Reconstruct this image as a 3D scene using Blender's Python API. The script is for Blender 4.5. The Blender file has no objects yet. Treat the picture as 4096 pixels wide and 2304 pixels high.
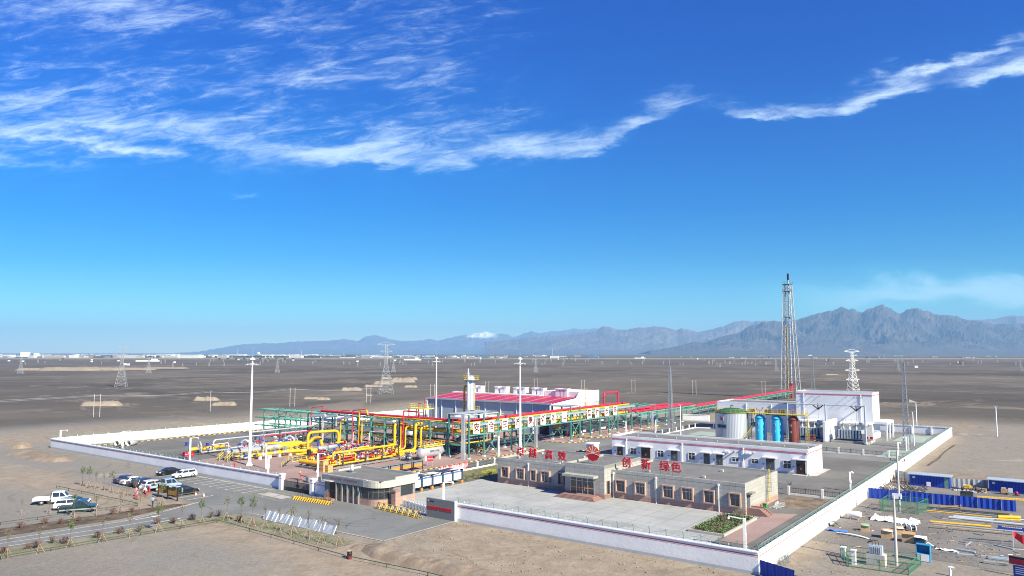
import bpy, math, random
from mathutils import Vector, Matrix, noise as MN
sc=bpy.context.scene
R=random.Random(11)
# ---------------------------------------------------------------- camera, sky, sun, exposure
FP,CX,CY,HZ,HC=2950.,2048.,1152.,1412.,25.
PIT=math.atan((HZ-CY)/FP); cP,sP=math.cos(PIT),math.sin(PIT)
cam=bpy.data.objects.new('camera',bpy.data.cameras.new('camera')); sc.collection.objects.link(cam)
cam.location=(0,0,HC); cam.rotation_euler=(math.pi/2+PIT,0,0)
cam.data.sensor_width=36; cam.data.lens=36*FP/4096; cam.data.clip_start=1; cam.data.clip_end=90000
sc.camera=cam
sc.view_settings.view_transform='Standard'; sc.view_settings.look='None'; sc.view_settings.gamma=1; sc.view_settings.use_curve_mapping=False
sc.view_settings.exposure=1.15
sc.render.resolution_x=1024; sc.render.resolution_y=576
sc.cycles.use_denoising=True; sc.cycles.max_bounces=6; sc.cycles.volume_bounces=0; sc.cycles.denoising_input_passes='RGB_ALBEDO_NORMAL'; sc.cycles.filter_width=1.05; sc.cycles.denoising_prefilter='ACCURATE'; sc.cycles.use_adaptive_sampling=False
SD=Vector((.671,-.742,0)); EL=math.radians(35)
sd=Vector((SD.x*math.cos(EL),SD.y*math.cos(EL),math.sin(EL)))
sun=bpy.data.objects.new('sun',bpy.data.lights.new('sun','SUN')); sc.collection.objects.link(sun)
sun.data.energy=5.0; sun.data.angle=math.radians(.5); sun.data.color=(1,.92,.70)
sun.rotation_euler=sd.to_track_quat('Z','Y').to_euler(); sun.location=(0,0,80)
w=bpy.data.worlds.new('World'); sc.world=w; w.use_nodes=True
nt=w.node_tree; nt.nodes.clear()
class NT:
    """small helper to write node trees"""
    def __init__(s,nt): s.t=nt
    def n(s,ty,ins=None,**kw):
        nd=s.t.nodes.new(ty)
        for k,v in kw.items(): setattr(nd,k,v)
        for k,v in (ins or {}).items():
            if isinstance(v,bpy.types.NodeSocket): s.t.links.new(v,nd.inputs[k])
            else: nd.inputs[k].default_value=v
        return nd
    def m(s,op,a,b=0.,c=None,clamp=False):
        d={0:a,1:b}
        if c is not None: d[2]=c
        return s.n('ShaderNodeMath',d,operation=op,use_clamp=clamp).outputs[0]
    def mix(s,f,a,b,bt='MIX'):
        nd=s.n('ShaderNodeMix',{0:f},data_type='RGBA',blend_type=bt)
        for i,v in ((6,a),(7,b)):
            if isinstance(v,bpy.types.NodeSocket): s.t.links.new(v,nd.inputs[i])
            else: nd.inputs[i].default_value=(*v,1) if len(v)==3 else v
        return nd.outputs[2]
    def noise(s,vec,scale,detail=4,rough=.55,dist=0.):
        return s.n('ShaderNodeTexNoise',{'Vector':vec,'Scale':scale,'Detail':detail,'Roughness':rough,'Distortion':dist}).outputs[0]
    def ramp(s,f,lo,hi,smooth=True):
        return s.n('ShaderNodeMapRange',{0:f,1:lo,2:hi,3:0.,4:1.},interpolation_type='SMOOTHSTEP' if smooth else 'LINEAR',clamp=True if not smooth else False).outputs[0]
    def curve(s,x,pts,x0,x1):
        nd=s.n('ShaderNodeFloatCurve',{1:s.m('DIVIDE',s.m('SUBTRACT',x,x0),x1-x0)}); c=nd.mapping.curves[0]
        P=sorted(pts)
        P=[((p-x0)/(x1-x0),v) for p,v in P]
        c.points[0].location=P[0]; c.points[1].location=P[-1]
        for p in P[1:-1]: c.points.new(*p)
        nd.mapping.extend='HORIZONTAL'; nd.mapping.update()
        return nd.outputs[0]
def ray(px,py):
    x=(px-CX)/FP; z=-(py-CY)/FP
    return Vector((x,cP-sP*z,sP+cP*z))
def XZ(px,py):
    r=ray(px,py); return r.x/r.y,r.z/r.y
k=NT(nt)
tc=k.n('ShaderNodeTexCoord'); D=k.n('ShaderNodeSeparateXYZ',{0:tc.outputs['Generated']})
dy=k.m('MAXIMUM',D.outputs[1],.05)
X=k.m('DIVIDE',D.outputs[0],dy); Z=k.m('DIVIDE',D.outputs[2],dy)
sky=k.n('ShaderNodeTexSky',sky_type='NISHITA',sun_disc=False,sun_elevation=EL,sun_rotation=math.atan2(SD.x,SD.y),altitude=600,air_density=1.0,dust_density=.35,ozone_density=2.2)
hs=k.n('ShaderNodeHueSaturation',{'Hue':.512,'Saturation':1.30,'Value':1.,'Color':sky.outputs[0]})
grad=k.ramp(Z,-.02,.50)
base=k.mix(grad,k.mix(1.,hs.outputs[0],(.94,.98,1.04),'MULTIPLY'),k.mix(1.,hs.outputs[0],(.42,.70,1.06),'MULTIPLY'))
cr=k.n('ShaderNodeValToRGB',{0:k.m('MULTIPLY',Z,2.)})
for i,(p_,c_) in enumerate([(0,(1.,1.05,1.)),(.104,(.40,.83,.89)),(.26,(.12,.66,.81)),(.40,(.0,.64,.84)),(1.,(.04,.72,1.))]):
    e_=cr.color_ramp.elements[i] if i<2 else cr.color_ramp.elements.new(p_)
    e_.position=p_; e_.color=(*c_,1)
base=k.mix(1.,base,k.mix(1.,cr.outputs[0],(1.18,1.19,1.2),'MULTIPLY'),'MULTIPLY')
pv=k.n('ShaderNodeCombineXYZ',{0:k.m('MULTIPLY',X,5.),1:k.m('MULTIPLY',Z,13.),2:0.}).outputs[0]
# slanting grain: coordinates sheared so the wisps run up to the right
pv2=k.n('ShaderNodeCombineXYZ',{0:k.m('MULTIPLY',X,4.),1:k.m('MULTIPLY',k.m('SUBTRACT',Z,k.m('MULTIPLY',X,.22)),20.),2:3.}).outputs[0]
n1=k.noise(pv,2.2,9,.62,.9); n2=k.noise(pv2,1.6,10,.66,.6); n3=k.noise(pv,.9,3,.5,.3)
pv4=k.n('ShaderNodeCombineXYZ',{0:k.m('MULTIPLY',X,6.),1:k.m('MULTIPLY',k.m('SUBTRACT',Z,k.m('MULTIPLY',X,.12)),26.),2:7.}).outputs[0]
n4=k.noise(pv4,2.3,13,.72,.8)
wob=k.m('MULTIPLY',k.m('SUBTRACT',k.noise(pv,1.6,6,.6,.4),.5),.085)
Zw=k.m('ADD',Z,wob)
def band(cpts,up,dn,ipts,thr=.42,soft=.28,nz=None):
    """a streak of cirrus: centre line, soft upper edge, sharper lower edge, strength along it"""
    C=[];I=[]
    for px,py in cpts: C.append(XZ(px,py))
    for (px,i) in ipts: I.append((XZ(px,600)[0],i))
    c=k.curve(X,C,-.8,.8)
    d=k.m('SUBTRACT',Zw,c)
    u=k.m('DIVIDE',k.m('MAXIMUM',d,0.),up/FP); l=k.m('DIVIDE',k.m('MINIMUM',d,0.),dn/FP)
    q=k.m('ADD',k.m('MULTIPLY',u,u),k.m('MULTIPLY',l,l))
    g=k.m('POWER',2.718,k.m('MULTIPLY',q,-1.))
    t=k.m('SUBTRACT',k.m('ADD',k.m('ADD',k.m('MULTIPLY',nz or n2,.45),k.m('MULTIPLY',n4,.75)),k.m('MULTIPLY',g,.50)),thr+.34)
    v=k.m('MULTIPLY',k.m('POWER',k.ramp(t,0.,soft+.12,False),1.25),k.m('POWER',g,.55))
    return k.m('MULTIPLY',v,k.curve(X,I,-.8,.8))
L=[]
L.append(band([(0,450),(400,500),(800,560),(1150,610),(1350,630),(1600,640),(1850,630),(2050,655),(2250,610),(2500,545),(2680,460),(2790,400),(2950,450),(3200,465),(3350,440),(3480,400),(3650,375),(3800,350),(3950,320),(4096,270)],
    135,38,[(0,.8),(300,.9),(800,.85),(1200,.8),(1800,.85),(2100,.85),(2600,.95),(2760,.9),(2830,.7),(3000,.9),(3300,.9),(3420,1),(3650,1),(3760,.6),(3900,1),(4096,1)],thr=.27,soft=.74))
L.append(band([(0,500),(200,545),(450,600),(700,640),(900,670),(4096,900)],46,24,[(0,.6),(200,.8),(500,.9),(720,.5),(850,.0),(4096,0)],thr=.22,soft=.55))
L.append(band([(0,660),(200,680),(420,700),(4096,900)],70,40,[(0,.75),(250,.6),(420,.2),(520,.0),(4096,0)],thr=.24,soft=.6))
L.append(band([(0,500),(3300,500),(3550,330),(3700,280),(3850,240),(3980,190),(4096,150)],38,30,[(0,0),(3480,0),(3600,.5),(3750,.9),(3900,.8),(4096,.3)],thr=.32,soft=.4))
L.append(band([(0,600),(3400,430),(3480,395),(3600,370),(3700,350),(4096,300)],60,34,[(0,0),(3330,0),(3420,1),(3620,1),(3740,.2),(3860,.0),(4096,0)],thr=.22,soft=.6))
L.append(band([(0,600),(3700,400),(3900,320),(4000,295),(4096,270)],46,40,[(0,0),(3780,0),(3920,.9),(4096,1)],thr=.22,soft=.6))
L.append(band([(0,640),(1300,650),(1400,645),(1550,640),(1800,650),(2000,640),(2200,600),(2400,570),(2600,500),(2760,420),(4096,300)],90,50,[(0,0),(1000,0),(1250,.6),(1500,.8),(2500,.8),(2700,.6),(2800,0),(4096,0)],thr=.18,soft=.75,nz=n1))
L.append(band([(0,300),(700,360),(900,340),(1150,325),(1400,290),(1700,270),(4096,200)],70,60,[(0,.1),(700,.3),(900,.65),(1150,.7),(1500,.6),(1750,.4),(1900,0),(4096,0)],thr=.14,soft=.85))
L.append(band([(0,40),(250,10),(450,20),(700,60),(900,80),(4096,0)],90,110,[(0,.25),(150,.7),(500,.75),(750,.5),(1100,.15),(1400,.1),(4096,0)],thr=.2,soft=.7))
L.append(band([(0,760),(900,778),(1000,790),(1080,800),(4096,900)],20,15,[(0,0),(880,0),(960,.75),(1030,.6),(1110,0),(4096,0)],thr=.3,soft=.6))
L.append(band([(0,1190),(2700,1195),(3200,1192),(3600,1178),(4096,1162)],66,58,[(0,0),(2850,0),(3100,.35),(3350,.6),(3600,.75),(4096,.8)],thr=-.16,soft=.6,nz=n3))
L.append(band([(0,600),(2650,470),(2780,425),(2900,445),(3050,468),(3200,468),(3350,445),(3500,430),(4096,300)],62,26,[(0,0),(2650,0),(2760,.45),(2850,.4),(3000,.8),(3150,.85),(3320,.75),(3420,.3),(3550,0),(4096,0)],thr=.3,soft=.6))
L.append(band([(0,600),(3350,390),(3500,360),(3650,320),(3850,270),(4096,180)],110,70,[(0,0),(3300,0),(3420,.5),(3650,.6),(3900,.6),(4096,.7)],thr=.2,soft=.8))
L.append(band([(0,560),(300,590),(700,620),(1100,640),(1500,600),(1900,560),(4096,400)],170,60,[(0,.7),(300,.75),(900,.7),(1400,.6),(1900,.5),(2200,.2),(2400,0),(4096,0)],thr=.2,soft=.9))
# broad thin veils, upper left and top
veil=k.m('MULTIPLY',k.ramp(k.m('ADD',k.m('MULTIPLY',n2,.55),k.m('MULTIPLY',n4,.45)),.36,.78),k.m('MULTIPLY',k.ramp(Z,.20,.30),k.curve(X,[(-.8,.75),(-.3,.8),(0,.6),(.12,.22),(.4,.12),(.8,.12)],-.8,.8)))
L.append(veil)
L.append(k.m('MULTIPLY',k.ramp(k.m('ADD',k.m('MULTIPLY',n1,.5),k.m('MULTIPLY',n4,.5)),.42,.78),k.m('MULTIPLY',k.ramp(Z,.15,.30),k.curve(X,[(-.8,.42),(-.3,.5),(-.02,.5),(.08,.12),(.3,.05),(.8,.05)],-.8,.8))))
L.append(k.m('MULTIPLY',k.ramp(k.noise(pv,1.0,7,.6,.7),.34,.72),k.m('MULTIPLY',k.ramp(Z,.16,.27),k.curve(X,[(-.8,.30),(-.4,.28),(-.1,.28),(.05,.2),(.14,.05),(.8,.04)],-.8,.8))))
tot=L[0]
for v in L[1:]: tot=k.m('SUBTRACT',1.,k.m('MULTIPLY',k.m('SUBTRACT',1.,tot),k.m('SUBTRACT',1.,v)))
tot=k.m('MULTIPLY',k.m('MULTIPLY',k.m('MAXIMUM',tot,0.),.79),k.ramp(D.outputs[1],.05,.2))
cl=k.mix(k.ramp(tot,.2,.9),k.mix(1.,base,(1.55,1.45,1.16),'MULTIPLY'),(8.6,10.4,11.6))
bg=k.n('ShaderNodeBackground',{'Color':k.mix(tot,base,cl),'Strength':.059})
k.n('ShaderNodeOutputWorld',{0:bg.outputs[0]})
# ---------------------------------------------------------------- frames
U=Vector((.8,-.6,0)); V=Vector((.6,.8,0)); TH=-math.atan2(.6,.8)
def ground_at(px,py,z=0.):
    r=ray(px,py); t=(z-HC)/r.z; return Vector((r.x*t,r.y*t,z))
O0=ground_at(3037,2301)
def W(a,b,z=0.): return O0+U*a+V*b+Vector((0,0,z))
def AB(px,py,z=0.):
    g=ground_at(px,py,z)-O0; return g.dot(U),g.dot(V)
# ---------------------------------------------------------------- materials
MATS={}
def mat(name,col,rough=.7,metal=0.,var=.12,vs=1.5,bump=0.,bs=20.,spec=.4,emit=None,custom=None,coat=0.):
    if name in MATS: return MATS[name]
    m=bpy.data.materials.new(name); m.use_nodes=True; q=NT(m.node_tree)
    b=m.node_tree.nodes['Principled BSDF']
    b.inputs['Roughness'].default_value=rough; b.inputs['Metallic'].default_value=metal
    b.inputs['Specular IOR Level'].default_value=spec; b.inputs['Coat Weight'].default_value=coat
    t=q.n('ShaderNodeTexCoord').outputs['Object']
    if custom: c=custom(q,t)
    else:
        n=q.noise(t,vs,5,.6); n2=q.noise(t,vs*9,3,.6)
        f=q.m('ADD',q.m('MULTIPLY',q.ramp(n,.3,.7),.7),q.m('MULTIPLY',q.ramp(n2,.3,.7),.3))
        c=q.mix(f,tuple(x*(1-var) for x in col),tuple(min(1,x*(1+var)) for x in col))
    m.node_tree.links.new(c,b.inputs['Base Color'])
    if bump:
        bn=q.n('ShaderNodeBump',{'Height':q.noise(t,bs,5,.6),'Strength':bump,'Distance':.1})
        m.node_tree.links.new(bn.outputs[0],b.inputs['Normal'])
    if emit: b.inputs['Emission Color'].default_value=(*emit[:3],1); b.inputs['Emission Strength'].default_value=emit[3]
    MATS[name]=m; return m
def sep(q,t): 
    s=q.n('ShaderNodeSeparateXYZ',{0:t}); return s.outputs
# ground: dark desert pavement far out, disturbed tan soil around the station
def ground_col(q,t):
    x,y,z=sep(q,t)
    a=q.m('ADD',q.m('MULTIPLY',q.m('SUBTRACT',x,O0.x),.8),q.m('MULTIPLY',q.m('SUBTRACT',y,O0.y),-.6))
    b=q.m('ADD',q.m('MULTIPLY',q.m('SUBTRACT',x,O0.x),.6),q.m('MULTIPLY',q.m('SUBTRACT',y,O0.y),.8))
    da=q.m('SUBTRACT',q.m('ABSOLUTE',q.m('ADD',a,94.)),94.); db=q.m('SUBTRACT',q.m('ABSOLUTE',q.m('SUBTRACT',b,87.)),87.)
    d=q.m('MAXIMUM',da,db)
    big=q.noise(t,.004,6,.6,.8); med=q.noise(t,.025,6,.65,.5); fine=q.noise(t,.35,5,.65); grit=q.noise(t,5.,4,.7)
    huge=q.noise(t,.0009,5,.6,.6)
    # desert
    c=q.mix(q.ramp(big,.38,.62),(.098,.088,.077),(.160,.144,.125))
    c=q.mix(q.m('MULTIPLY',q.ramp(huge,.42,.6),.55),c,(.185,.163,.14))
    str_=q.n('ShaderNodeMapping',{'Vector':t,'Scale':(1,1.0,1),'Rotation':(0,0,.5)}).outputs[0]
    wash=q.noise(str_,.011,7,.62,1.2); w2=q.noise(t,.0023,7,.62,1.5)
    wl=q.m('SUBTRACT',1.,q.ramp(q.m('ABSOLUTE',q.m('SUBTRACT',wash,.5)),.003,.020))
    wl=q.m('MULTIPLY',wl,q.ramp(q.noise(t,.006,3,.5),.46,.6))
    wl2=q.m('MULTIPLY',q.m('SUBTRACT',1.,q.ramp(q.m('ABSOLUTE',q.m('SUBTRACT',w2,.5)),.001,.010)),q.ramp(q.noise(t,.0016,3,.5),.50,.62))
    pat=q.m('MULTIPLY',q.ramp(q.noise(t,.02,6,.6,.4),.56,.66),q.ramp(q.noise(t,.0033,3,.5),.44,.58))
    c=q.mix(q.m('MULTIPLY',q.m('MAXIMUM',q.m('MAXIMUM',wl,wl2),pat),.85),c,(.27,.225,.18))
    c=q.mix(q.m('MULTIPLY',q.ramp(med,.3,.7),.35),c,(.062,.054,.05))
    c=q.mix(q.m('MULTIPLY',q.ramp(q.noise(t,.0055,7,.66,.9),.53,.60),.55),c,(.068,.061,.056))
    c=q.mix(q.m('MULTIPLY',q.ramp(q.noise(t,.0085,7,.68,1.1),.585,.64),.65),c,(.235,.20,.165))
    # disturbed soil
    tan=q.mix(q.ramp(fine,.3,.7),(.25,.205,.160),(.33,.28,.225))
    gry=q.mix(q.ramp(grit,.3,.7),(.175,.168,.156),(.27,.262,.245))
    pale=q.ramp(q.noise(t,.055,6,.65,.8),.60,.68)
    # where the tan shows: a pad right of the drive, the strip beyond the back wall
    front=q.m('MULTIPLY',q.m('MULTIPLY',q.ramp(a,-52.,-42.),q.ramp(b,-50.,-16.)),1.)
    fl=q.m('MULTIPLY',q.ramp(b,-33.,-24.),q.m('SUBTRACT',1.,q.ramp(b,-20.,-14.)))
    back=q.m('MULTIPLY',q.ramp(d,1.,6.),q.m('SUBTRACT',1.,q.ramp(d,30.,70.)))
    back=q.m('MULTIPLY',back,q.m('MAXIMUM',q.ramp(b,20.,60.),q.ramp(q.m('MULTIPLY',a,-1.),190.,215.)))
    wt=q.m('ADD',.30,q.m('MULTIPLY',q.m('MAXIMUM',q.ramp(b,60.,80.),q.ramp(a,-50.,-40.)),.45))
    tf=q.m('ADD',q.m('MULTIPLY',q.ramp(q.noise(t,.032,6,.6,.6),.42,.60),wt),q.m('MULTIPLY',q.m('MAXIMUM',q.m('MAXIMUM',front,fl),back),.75),clamp=True)
    tf=q.m('MULTIPLY',tf,q.m('SUBTRACT',1.,q.m('MULTIPLY',q.ramp(a,1.,5.),.55)))
    s=q.mix(tf,gry,tan)
    s=q.mix(q.m('MULTIPLY',pale,.45),s,(.44,.40,.35))
    tr=q.n('ShaderNodeTexWave',{'Vector':t,'Scale':.07,'Distortion':22.,'Detail':3.,'Detail Scale':.5},wave_type='BANDS').outputs[1]
    s=q.mix(q.m('MULTIPLY',q.m('MULTIPLY',q.ramp(tr,.86,.97),q.ramp(q.noise(t,.05,3),.48,.6)),.3),s,(.13,.108,.088))
    near=q.m('SUBTRACT',1.,q.ramp(q.m('ADD',d,q.m('MULTIPLY',q.m('SUBTRACT',big,.5),150.)),28.,85.))
    c=q.mix(near,c,s)
    speck=q.ramp(q.noise(t,9.,4,.8),.56,.66); mot=q.ramp(q.noise(t,1.3,7,.75),.35,.65); dk=q.ramp(q.noise(t,.45,6,.7,.6),.60,.70)
    c=q.mix(q.m('MULTIPLY',mot,.42),c,q.mix(1.,c,(.62,.60,.58),'MULTIPLY'))
    c=q.mix(q.m('MULTIPLY',q.m('MULTIPLY',dk,near),.38),c,(.11,.092,.075))
    return q.mix(q.m('MULTIPLY',speck,.5),c,(.075,.068,.06))
M_ground=mat('desert_ground',(0,0,0),.95,custom=ground_col,bump=1.,bs=1.6,spec=.15)
def surf(name,c0,c1,s1=.12,s2=3.,stain=None,joint=None,bump=.3,bs=12.,rough=.9,cracks=0.):
    def f(q,t):
        n=q.noise(t,s1,6,.62,.5); g=q.noise(t,s2,4,.7)
        c=q.mix(q.ramp(n,.32,.68),c0,c1)
        c=q.mix(q.m('MULTIPLY',q.ramp(g,.35,.7),.5),c,tuple(v*.82 for v in c0))
        if stain: c=q.mix(q.m('MULTIPLY',q.ramp(q.noise(t,s1*2.7,5,.7,1.),.55,.7),.45),c,stain)
        if joint:
            x,y,z=sep(q,t)
            for ax,per in ((x,joint[0]),(y,joint[1])):
                fr=q.m('ABSOLUTE',q.m('SUBTRACT',q.m('FRACT',q.m('DIVIDE',ax,per)),.5))
                c=q.mix(q.m('MULTIPLY',q.ramp(fr,.5-joint[2]/per,.5-joint[2]/per*.3),.75),c,tuple(v*.45 for v in c0))
        return c
    return mat(name,(0,0,0),rough,custom=f,bump=bump,bs=bs,spec=.2)
M_asph=surf('asphalt',(.155,.160,.162),(.215,.220,.220),.07,4.,stain=(.115,.115,.117))
M_yardasph=surf('pale_asphalt',(.165,.167,.165),(.235,.235,.228),.09,4.,stain=(.13,.13,.13))
M_conc=surf('concrete_slab',(.31,.318,.32),(.41,.418,.42),.1,5.,stain=(.24,.245,.245),joint=(4.,4.,.07))
M_concr=surf('plain_concrete',(.36,.35,.33),(.46,.45,.43),.4,5.,stain=(.3,.29,.27))
M_paver=surf('red_pavers',(.30,.205,.190),(.375,.275,.255),.12,6.,stain=(.24,.18,.17),joint=(.6,.6,.02))
M_gravel=surf('dark_gravel',(.13,.127,.122),(.20,.195,.188),.08,7.,stain=(.09,.088,.085),bump=1.,bs=5.)
M_gravelR=surf('yard_gravel',(.155,.145,.136),(.245,.228,.212),.08,5.,stain=(.11,.1,.092),bump=1.,bs=5.)
M_green=surf('greenish_slab',(.27,.34,.30),(.34,.40,.36),.1,5.)
M_soil=surf('wet_soil',(.07,.052,.038),(.17,.135,.10),.5,4.,stain=(.055,.07,.03),bump=1.,bs=4.)
M_verge=surf('verge_grass',(.18,.165,.11),(.28,.25,.19),.35,6.,stain=(.085,.12,.04),bump=1.,bs=6.)
M_plot=surf('planted_plot_soil',(.13,.10,.075),(.27,.215,.165),.5,3.,stain=(.08,.10,.035),bump=1.,bs=3.)
M_lawn=surf('lawn',(.13,.14,.06),(.22,.19,.12),.3,6.,stain=(.05,.11,.02),bump=1.,bs=6.)
M_berm=surf('earth_bank',(.20,.155,.118),(.30,.25,.20),.35,3.,stain=(.14,.108,.08),bump=1.,bs=1.2)
M_mound=surf('pale_earth',(.23,.195,.155),(.30,.26,.215),.15,2.,bump=1.,bs=1.)
def whitewall(q,t):
    x,y,z=sep(q,t); st=q.n('ShaderNodeCombineXYZ',{0:x,1:y,2:q.m('MULTIPLY',z,.12)}).outputs[0]
    c=q.mix(q.ramp(q.noise(t,.25,5,.6),.3,.7),(.72,.73,.745),(.80,.805,.815))
    c=q.mix(q.m('MULTIPLY',q.ramp(q.noise(st,1.6,6,.7),.52,.72),.30),c,(.52,.51,.49))
    low=q.m('SUBTRACT',1.,q.ramp(q.m('ADD',z,q.m('MULTIPLY',q.noise(t,.8,4),.6)),.5,1.2))
    return q.mix(q.m('MULTIPLY',low,.30),c,(.50,.46,.41))
M_white=mat('white_render',(0,0,0),.85,custom=whitewall,bump=.25,bs=3.)
M_wpaint=mat('white_paint',(.80,.80,.80),.45,var=.04)
M_grey=mat('grey_render',(.42,.44,.47),.85,var=.08,vs=1.)
M_stripe=mat('red_band',(.55,.11,.10),.6,var=.1)
M_red=mat('red_paint',(.50,.022,.055),.5,var=.18,vs=1.2)
M_redd=mat('dark_red_paint',(.36,.015,.03),.4,var=.1)
M_yel=mat('yellow_pipe_paint',(.76,.40,.02),.52,var=.14,vs=1.4)
M_yrail=mat('yellow_handrail',(.66,.53,.07),.45,var=.06)
M_steel=mat('galvanised_steel',(.50,.53,.56),.42,.55,var=.12,vs=1.)
M_silver=mat('aluminium_cladding',(.70,.73,.76),.34,.65,var=.12,vs=.8,bump=.1,bs=2.)
M_dk=mat('dark_steel',(.075,.08,.085),.6,.2,var=.2)
M_gsteel=mat('grey_skid_steel',(.20,.225,.24),.6,.1,var=.15)
M_teal=mat('green_rack_paint',(.105,.29,.235),.55,var=.1,vs=.8)
M_tealp=mat('pale_green_mesh',(.14,.27,.22),.6,var=.15)
M_net=mat('weathered_green_net',(.30,.40,.36),.7,var=.2)
M_rail=mat('dark_green_rail',(.025,.065,.05),.6)
M_black=mat('black_paint',(.018,.018,.02),.5)
M_glass=mat('dark_glass',(.022,.028,.034),.08,spec=.9,var=.3)
M_brown=mat('brown_door',(.035,.018,.014),.5)
M_gdoor=mat('grey_door',(.085,.095,.11),.5)
M_pink=mat('pink_granite',(.27,.165,.14),.6,var=.12,vs=2.)
M_pinkf=mat('pink_window_surround',(.40,.28,.235),.6,var=.06)
M_orange=mat('orange_paint',(.75,.22,.05),.5)
M_wood=mat('new_timber',(.52,.32,.13),.75,var=.15,vs=3.)
M_twood=mat('stake_wood',(.42,.30,.18),.8,var=.2)
M_blue=mat('blue_paint',(.02,.06,.32),.5,var=.1)
M_navy=mat('navy_panel',(.025,.05,.09),.5)
M_sblue=mat('sky_blue_vessel_paint',(.055,.50,.80),.4,var=.04)
M_vbrown=mat('brown_vessel_paint',(.20,.055,.038),.4,var=.08)
M_rub=mat('tyre_rubber',(.022,.022,.022),.85)
M_alloy=mat('alloy_rim',(.55,.56,.57),.35,.7)
M_hl=mat('headlamp_glass',(.8,.82,.85),.15)
M_tl=mat('tail_lamp',(.4,.01,.01),.25)
M_concp=mat('concrete_pole',(.46,.45,.43),.85,var=.1)
M_bark=mat('bark',(.13,.10,.075),.9,var=.25,vs=6.)
M_leafg=mat('young_leaves',(.085,.14,.045),.7,var=.35,vs=5.)
M_leafo=mat('olive_leaves',(.17,.17,.10),.8,var=.3,vs=5.)
M_twig=mat('reddish_twigs',(.165,.10,.085),.9,var=.35,vs=4.)
M_skin=mat('skin',(.48,.29,.2),.6)
M_hair=mat('black_hair',(.02,.017,.015),.7)
M_copp=mat('steel_lattice',(.36,.38,.40),.5,.4,var=.12)
M_lgrey=mat('light_grey_steel',(.40,.47,.53),.5,.2,var=.1)
M_roofg=surf('roof_screed',(.155,.155,.152),(.205,.203,.198),.25,5.,stain=(.13,.13,.128))
M_tile=None
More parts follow.
